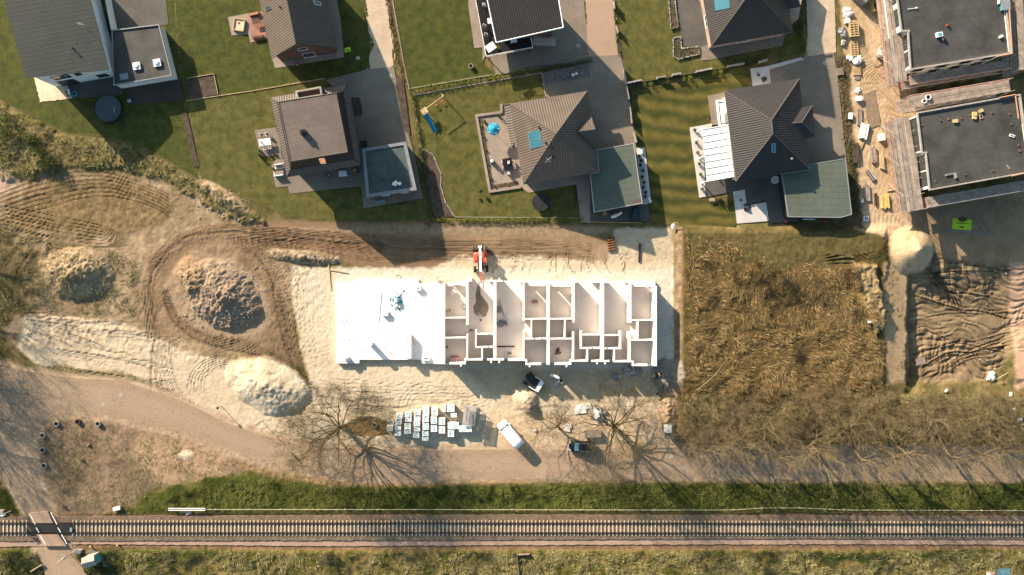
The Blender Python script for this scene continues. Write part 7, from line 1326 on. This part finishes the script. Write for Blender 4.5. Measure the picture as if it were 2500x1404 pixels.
filmpile('large bundle of white film between two pallets', 2089, 150, 1.1, seed=2); filmpile('white and lilac tarpaulin bundle at the top of the yard', 2067, 32, 1.1, seed=3, m2='grey'); filmpile('white round bundle on the yard above a white box', 2093, 221, .6, seed=4); filmpile('grey crumpled sheeting left of the tall pallet stack', 2056, 80, 1.0, 'grey', 5); filmpile('grey and white rags left of the second pallet stack', 2060, 105, .7, 'zinc', 6); filmpile('white rags left of the middle pallet', 2074, 142, .7, 'film', 7, m2='sandlane')
stuffbox('white_box', 'white square box in the yard below the round bundle', 'box', 2095, 242, .8, .7, .6, 3, 'whitep', None, lidf('film', .04, .05)); stuffbox('white_box', 'white box at the left rim of the yard beside the driveway', 'box', 2075, 284, .6, 1.0, .4, -8, 'whitep', None, lidf('film', .04, .05)); stuffbox('white_box', 'small square white box at the top of the tall pallet stack', 'box', 2067, 53, .7, .7, .5, 0, 'film', None, lidf('whitep', .04, .03)); stuffbox('white_box', 'pale box standing alone in the middle of the yard', 'box', 2150, 336, .9, 1.1, .6, 8, 'film', None, lidf('block', .05, .03)); stuffbox('white_box', 'small white box at the carport\'s right side', 'box', 2103, 491, .35, .6, .5, 5, 'whitep', None, lidf('film', .03, .02)); stuffbox('white_box', 'white slab box on the earth right of the carport\'s lower corner', 'box', 2113, 534, .75, .8, .3, 0, 'film', None, lidf('zinc', .03, -.3, 'strap'))
def boards(label, px, py, l, w, n, deg, m, h=.3, seed=0):
    o = thing('board_stack', label, 'board stack'); q = random.Random(seed+int(px))
    for i in range(n): mb = MB(); mb.box(((i-(n-1)/2)*w/n, q.uniform(-.15, .15), h/2+q.uniform(-.05, .1)), (w/n*.85, l*q.uniform(.85, 1.05), h), q.uniform(-.03, .03)); mb.build('board', M[m], o)
    return place(o, px, py, deg)
boards('long grey boards with a red edge beside the brick paving', 2097, 285, 2.9, .8, 4, 2, 'woodg'); boards('stack of white panels in the middle of the yard', 2107, 323, 2.4, 1.3, 3, -12, 'film', .5); boards('scattered pale boards below the white panels', 2100, 352, 2.0, .9, 4, -22, 'wood', .15); boards('grey boards lying upright in the yard centre', 2131, 380, 2.8, .9, 4, 8, 'woodg', .4); boards('pale yellow timber bundle right of the grey boards', 2152, 398, 2.3, .8, 5, 3, 'wood', .35); boards('yellow timber beam bundle at the bottom of the yard', 2159, 492, 2.4, 1.3, 4, 6, 'yellow', .35); boards('dark boards beside the carport at the lower yard', 2137, 488, 2.0, .5, 3, 3, 'woodd', .3); boards('grey and white long boards right of the carport', 2115, 470, 3.0, 1.0, 4, 4, 'woodg', .3); boards('mossy timber rack at the carport\'s upper right corner', 2087, 374, 3.2, .9, 4, 4, 'soil', .5); boards('pale plank lying crosswise left of the lower scaffold', 2183, 463, 2.8, .3, 1, -82, 'wood', .15); boards('small timber offcuts at the tall pallet stack\'s foot', 2091, 190, .8, .6, 3, 80, 'woodg', .2)
o = thing('pipe_bundle', 'bundle of dark red pipes lying diagonally in the yard', 'pipe bundle')
for i in range(9): mb = MB(); x = (i % 5-2)*.17; z = .12+(i//5)*.15; mb.tube((x, -1.0, z), (x, 1.0, z), .08, .08, 8); mb.build('pipe', M['woodd' if i % 2 else 'steel'], o)
place(o, 2125, 428, 35)
stuffbox('red_bag', 'red and white striped bag hanging by the left scaffold post', 'bag', 2168, 183, .9, 1.2, .7, 15, 'red', None, lidf('film', .06, -.4, 'stripe')); 
person('person', 'worker in a yellow jacket standing at the lower left scaffold', 2212, 491, .1, 20, 'yellow', 'dark'); person('person', 'worker in yellow at the upper scaffold beside the rack', 2144, 120, .1, 200, 'yellow', 'whitep')
stuffbox('gas_rack', 'white barred rack beside the upper left scaffold', 'rack', 2147, 131, .9, 1.4, .8, 0, 'steel', None, cage); stuffbox('yellow_machine', 'yellow and black machine in shade at the top of the yard', 'machine', 2133, 18, 1.3, 1.6, 1.3, 10, 'yellow', None, lidf('black', .1, -.3, 'hood')); stuffbox('steel_container', 'grey steel container cut by the top edge above the yard', 'container', 2102, -12, 2.4, 3.0, 2.0, -40, 'grey', None, lidf('zinc', .06, .05, 'roof'))
mb = MB(); mb.prism(pp([(2107, 232), (2134, 219), (2150, 305), (2120, 315)]), -.1, .12); M['cobble'] = mat('sandy_cobbles', (.38, .28, .19), .95, .1, 4, .6, 20, .03, kind=('brick', .3, .2, .05, .85, .45, 'pos')); tag(mb.build('cobbled_patch', M['cobble']), kind='structure')
rq = random.Random(12); Y_ = [(2165, 60), (2172, 96), (2160, 150), (2178, 170), (2190, 300), (2196, 330), (2204, 372), (2206, 420)]
for i, (x, y) in enumerate(Y_):
    o = thing('scaffold_tubes', f'loose pile of thin scaffold tubes in front of the left scaffolds, {ordn[i]} from the top', 'scaffold tubes', (0, 0, 0), 'loose scaffold tube piles')
    for k in range(6): mb = MB(); a = rq.uniform(-.5, .6); l_ = rq.uniform(.8, 1.8); cx, cy = rq.uniform(-.5, .5), rq.uniform(-.8, .8); mb.tube((cx-math.cos(a)*l_, cy-math.sin(a)*l_, .08+.06*k), (cx+math.cos(a)*l_, cy+math.sin(a)*l_, .1+.06*k), .03, .03, 5); mb.build('tube', M['rust' if k % 2 else 'woodd'], o)
    place(o, x, y, 0)
# roof clutter of the new blocks
ZR = 7.08
def onroof(o, px, py, deg=0): p = P(px, py, ZR); o.location = (p.x, p.y, ZR); o.rotation_euler = (0, 0, math.radians(deg)); return o
def rb(name, label, cat, px, py, w, d, h, deg, m, ex): onroof(stuffbox(name, label, cat, 1250, 702, w, d, h, 0, m, 0, ex), px, py, deg)
rb('yellow_box', 'single yellow box on the lower black roof, leftmost', 'box', 2331, 296, .7, .5, .3, 5, 'yellow', lidf('wood', .03, .02)); rb('yellow_box', 'upper of two touching yellow boxes on the lower black roof', 'box', 2377.5, 279, .6, .6, .35, 0, 'yellow', lidf('wood', .03, .02)); rb('yellow_box', 'lower of two touching yellow boxes on the lower black roof', 'box', 2377, 287, .6, .55, .3, -5, 'yellow', lidf('wood', .03, .02)); rb('yellow_box', 'rightmost yellow box on the lower black roof', 'box', 2393, 271, .65, .5, .3, 25, 'yellow', lidf('wood', .03, .02))
rb('wood_ring', 'pale open wooden frame beside the rightmost yellow box', 'frame', 2394, 285, .5, .7, .15, 20, 'wood', lidf('black', .02, -.2, 'hole')); rb('tool_case', 'white and dark tool heap on the upper black roof', 'tools', 2291, 86, .9, .7, .5, 10, 'film', lidf('teal', .04, -.3, 'strap')); rb('tool_case', 'dark bag right of the white tool heap on the upper roof', 'bag', 2302, 95, .5, .45, .4, 30, 'grey', lidf('dark', .04, -.1, 'top')); rb('orange_tool', 'small orange tool on the upper black roof', 'tool', 2312, 62, .3, .25, .35, 20, 'orange', lidf('black', .04, -.1, 'grip')); rb('white_box', 'small white box near the right edge of the upper black roof', 'box', 2442, 90, .6, .35, .3, 25, 'whitep', lidf('film', .03, .02)); rb('roof_hatch', 'teal roof hatch at the upper right of the upper black roof', 'hatch', 2451, 14, 1.3, 1.6, .5, 5, 'teal', lidf('grey', .05, .06)); rb('gas_bottle', 'white round bucket beside the roof hatch', 'bucket', 2440, 6, .6, .6, .4, 0, 'film', lidf('zinc', .04, -.15)); rb('pipe_piece', 'grey bent pipe with a block on the lower black roof', 'pipe', 2320, 426, 1.6, .25, .25, 10, 'concrete', lidf('zinc', .03, -.08, 'lip')); rb('pipe_piece', 'grey block at the right end of the bent pipe', 'block', 2331, 430, .4, .7, .3, 20, 'concrete', lidf('woodg', .03, -.1, 'top')); rb('white_rags', 'white rags near the right edge of the lower black roof', 'rags', 2470, 332, .8, .4, .2, -20, 'film', lidf('zinc', .03, -.2, 'fold')); rb('yellow_plank', 'short yellow plank at the lower right of the lower roof', 'plank', 2461, 408, .7, .15, .12, -50, 'wood', lidf('woodg', .02, -.05, 'top'))
mb = MB(); a = P(2215, 23, ZR); b = P(2237, 20, ZR); mb.tube((a.x, a.y, ZR+.1), (b.x, b.y, ZR+.1), .04); mb.blob((b.x, b.y, ZR+.1), (.2, .14, .1), 8, 5, .1); tag(mb.build('broom', M['whitep'], origin=(a.x, a.y, ZR)), 'white broom lying on the left part of the upper black roof', 'broom')
for i, (x, y) in enumerate(((2250, 306), (2295, 294), (2315, 290), (2345, 289), (2368, 282), (2421, 275), (2464, 279), (2468, 303), (2355, 426), (2423, 417), (2486, 355), (2488, 368), (2282, 442))):
    mb = MB(); p = P(x, y, ZR); mb.box((p.x, p.y, ZR+.08), (.32, .22, .16), i*.7); mb.box((p.x+.18, p.y-.1, ZR+.06), (.16, .14, .12), i); tag(mb.build('loose_brick', M['brickw'], origin=(p.x, p.y, ZR)), f'loose reddish brick on the lower black roof, {ordn[i]} of those scattered round its rim', 'brick', 'loose bricks on the lower black roof')
for i, (x, y, r) in enumerate(((2219, 259, .42), (2210, 268, .34))): ring('scaffold_ring', ('larger', 'smaller')[i]+' pale open ring at the left end of the sunlit scaffold deck', 'ring', x, y, r, .35, 'whitep', 'dark', 6.26)
# yellow banner & beam in the shaded yard, litter in the rutted field
o = thing('yellow_banner', 'bright yellow-green printed tarpaulin with dark lettering lying below the new blocks', 'banner'); mb = MB(); mb.box((0, 0, .05), (3.1, 1.75, .05)); mb.build('sheet', M['lime'], o)
mb = MB()
for k in range(9): mb.box((-.95+k*.18, .18, .082), (.11, .16, .006), .1)
for k in range(6): mb.box((.55+k*.13, .22, .083), (.07, .1, .006), .1)
mb.box((.0, -.45, .083), (.75, .22, .006)); mb.build('lettering', M['dark'], o); mb = MB(); mb.blob((0, .75, .2), (.65, .35, .2), 9, 6, .25); mb.build('dirt_lump', M['soil'], o); place(o, 2348, 548, -4)
for i, (a, b) in enumerate((((2310, 562), (2418, 571)), ((2375, 520), (2408, 572)), ((2303, 560), (2320, 558)))): z = zg(*a); mb = MB(); a = P(*a); b = P(*b); mb.box(((a.x+b.x)/2, (a.y+b.y)/2, z+.12), ((b-a).length, .14, .14), math.atan2(b.y-a.y, b.x-a.x)); tag(mb.build('steel_pole', M['grey'], origin=(a.x, a.y, z)), ('long dark pole lying just below the yellow banner', 'thin dark pole slanting down right of the yellow banner', 'short stub at the left end of the dark pole')[i], 'pole')
for i, (x, y, w, m_, lb) in enumerate(((2111, 785, .55, 'whitep', 'small white box at the right rim of the reed field'), (2312, 954, .6, 'whitep', 'small white card in the grass below the rutted field'), (2466, 962, .7, 'whitep', 'white square sheet near the right edge above the thicket'), (2472, 998, .6, 'whitep', 'white slanted sheet in the thicket at the right edge'), (2485, 1022, .6, 'film', 'pale bent sheet low in the thicket at the right edge'), (2470, 1040, .35, 'film', 'pale scrap low in the thicket left of the right edge'), (2491, 1035, .3, 'film', 'small pale scrap at the very right edge of the thicket'), (2442, 1052, .35, 'film', 'small pale scrap lowest in the right thicket'), (1977, 1046, .6, 'concrete', 'pale round stone in the middle of the thicket, left of two'), (2166, 1036, .6, 'concrete', 'pale round stone in the middle of the thicket, right of two'), (2445, 1397, 2.2, 'cloth', 'blue sheet at the bottom right corner'), (2415, 1400, 1.2, 'film', 'pale fabric beside the blue sheet at the bottom edge'))):
    mb = MB(); z = zg(x, y)+.35*(i < 8); p = P(x, y); mb.box((p.x, p.y, z+.1), (w, w*.6, .12), i*.8 if i < 10 else 0); mb.box((p.x+w*.1, p.y, z+.17), (w*.7, w*.4, .04), i*.8 if i < 10 else 0); tag(mb.build(('sheet_scrap', 'round_stone')[m_ == 'concrete'], M[m_], origin=(p.x, p.y, z)), lb, 'scrap' if m_ != 'concrete' else 'stone')
filmpile('white plastic sacks in the grass at the lower right of the rutted field', 2430, 917, 1.1, 'film', 9, 'plastic_sacks')
mb = MB(); z = zg(2440, 930)+.3; a = P(2425, 936); b = P(2471, 911); mb.tube((a.x, a.y, z), (b.x, b.y, z+.2), .05, .05, 5); tag(mb.build('pole', M['wood'], origin=(a.x, a.y, z)), 'pale pole leaning over the white plastic sacks', 'pole')
o = thing('fallen_branch', 'long bare fallen branch lying across the lower left of the reed field', 'branch'); mb = MB(); a = P(1696, 950); b = P(1768, 872); z = zg(1730, 910)+.9; mb.tube((a.x, a.y, z), ((a.x+b.x)/2+.3, (a.y+b.y)/2-.2, z+.3), .13, .09, 7); mb.tube(((a.x+b.x)/2+.3, (a.y+b.y)/2-.2, z+.3), (b.x, b.y, z+.3), .09, .04, 6); mb.build('limb', M['barkp'], o)
mb = MB(); m_ = Vector(((a.x+b.x)/2+.3, (a.y+b.y)/2-.2, z+.3)); mb.tube(m_, m_+Vector((1.8, .2, .2)), .05, .02, 5); mb.tube((b.x-.6, b.y-.9, z+.3), (b.x+1.0, b.y-1.3, z+.3), .04, .015, 5); mb.build('side_twigs', M['barkp'], o)
o = thing('warning_sign', 'red and white striped cloth on a wooden frame at the lot\'s upper right corner', 'sign'); mb = MB(); mb.tube((.3, -.6, .1), (.3, .5, 1.3), .05); mb.tube((-.3, .5, 1.2), (.5, .45, 1.3), .04); mb.build('frame', M['wood'], o); mb = MB(); mb.blob((-.15, -.1, .7), (.35, .45, .12), 9, 6, .2); mb.build('cloth', M['film'], o); mb = MB(); mb.box((-.1, .1, .86), (.4, .09, .03), .8); mb.box((-.2, -.3, .84), (.3, .08, .03), -.5); mb.build('red_stripe', M['red'], o); place(o, 1644, 553, 0)
o = thing('uprooted_stump', 'dark burnt stump at the hedge corner beside the dirt track', 'stump'); mb = MB(); mb.blob((0, 0, .3), (.5, .5, .35), 9, 6, .25); mb.build('stump', M['woodd'], o); mb = MB()
for k in range(5): a = k*1.2; mb.tube((0, 0, .4), (math.cos(a)*.7, math.sin(a)*.7, .9), .04, .02, 4)
mb.build('roots', M['woodg'], o); place(o, 1043, 545, 0)
# thin stones scattered on the sand and the mounds
rq = random.Random(21); mb = MB()
for poly, n_ in ((((440, 640), (640, 640), (640, 800), (440, 800)), 260), (((100, 610), (270, 610), (270, 720), (100, 720)), 120), (((490, 445), (620, 520), (600, 540), (480, 460)), 80), (((2240, 650), (2480, 650), (2480, 900), (2240, 900)), 60), (((1610, 900), (1650, 900), (1650, 1090), (1610, 1090)), 90), (((720, 660), (1640, 900), (1640, 1090), (720, 1090)), 100)):
    xs = [p[0] for p in poly]; ys = [p[1] for p in poly]
    for k in range(n_): x = rq.uniform(min(xs), max(xs)); y = rq.uniform(min(ys), max(ys)); z = zg(x, y); p = P(x, y); s_ = rq.uniform(.05, .17)*(1 if n_ != 100 else .6); mb.blob((p.x, p.y, z+s_*.3), (s_, s_*rq.uniform(.6, 1), s_*.7), 6, 4, .25, seed=k)
tag(mb.build('clods_and_stones', M['rubble']), 'scattered clods and stones on the bare earth', 'stones', kind='stuff')
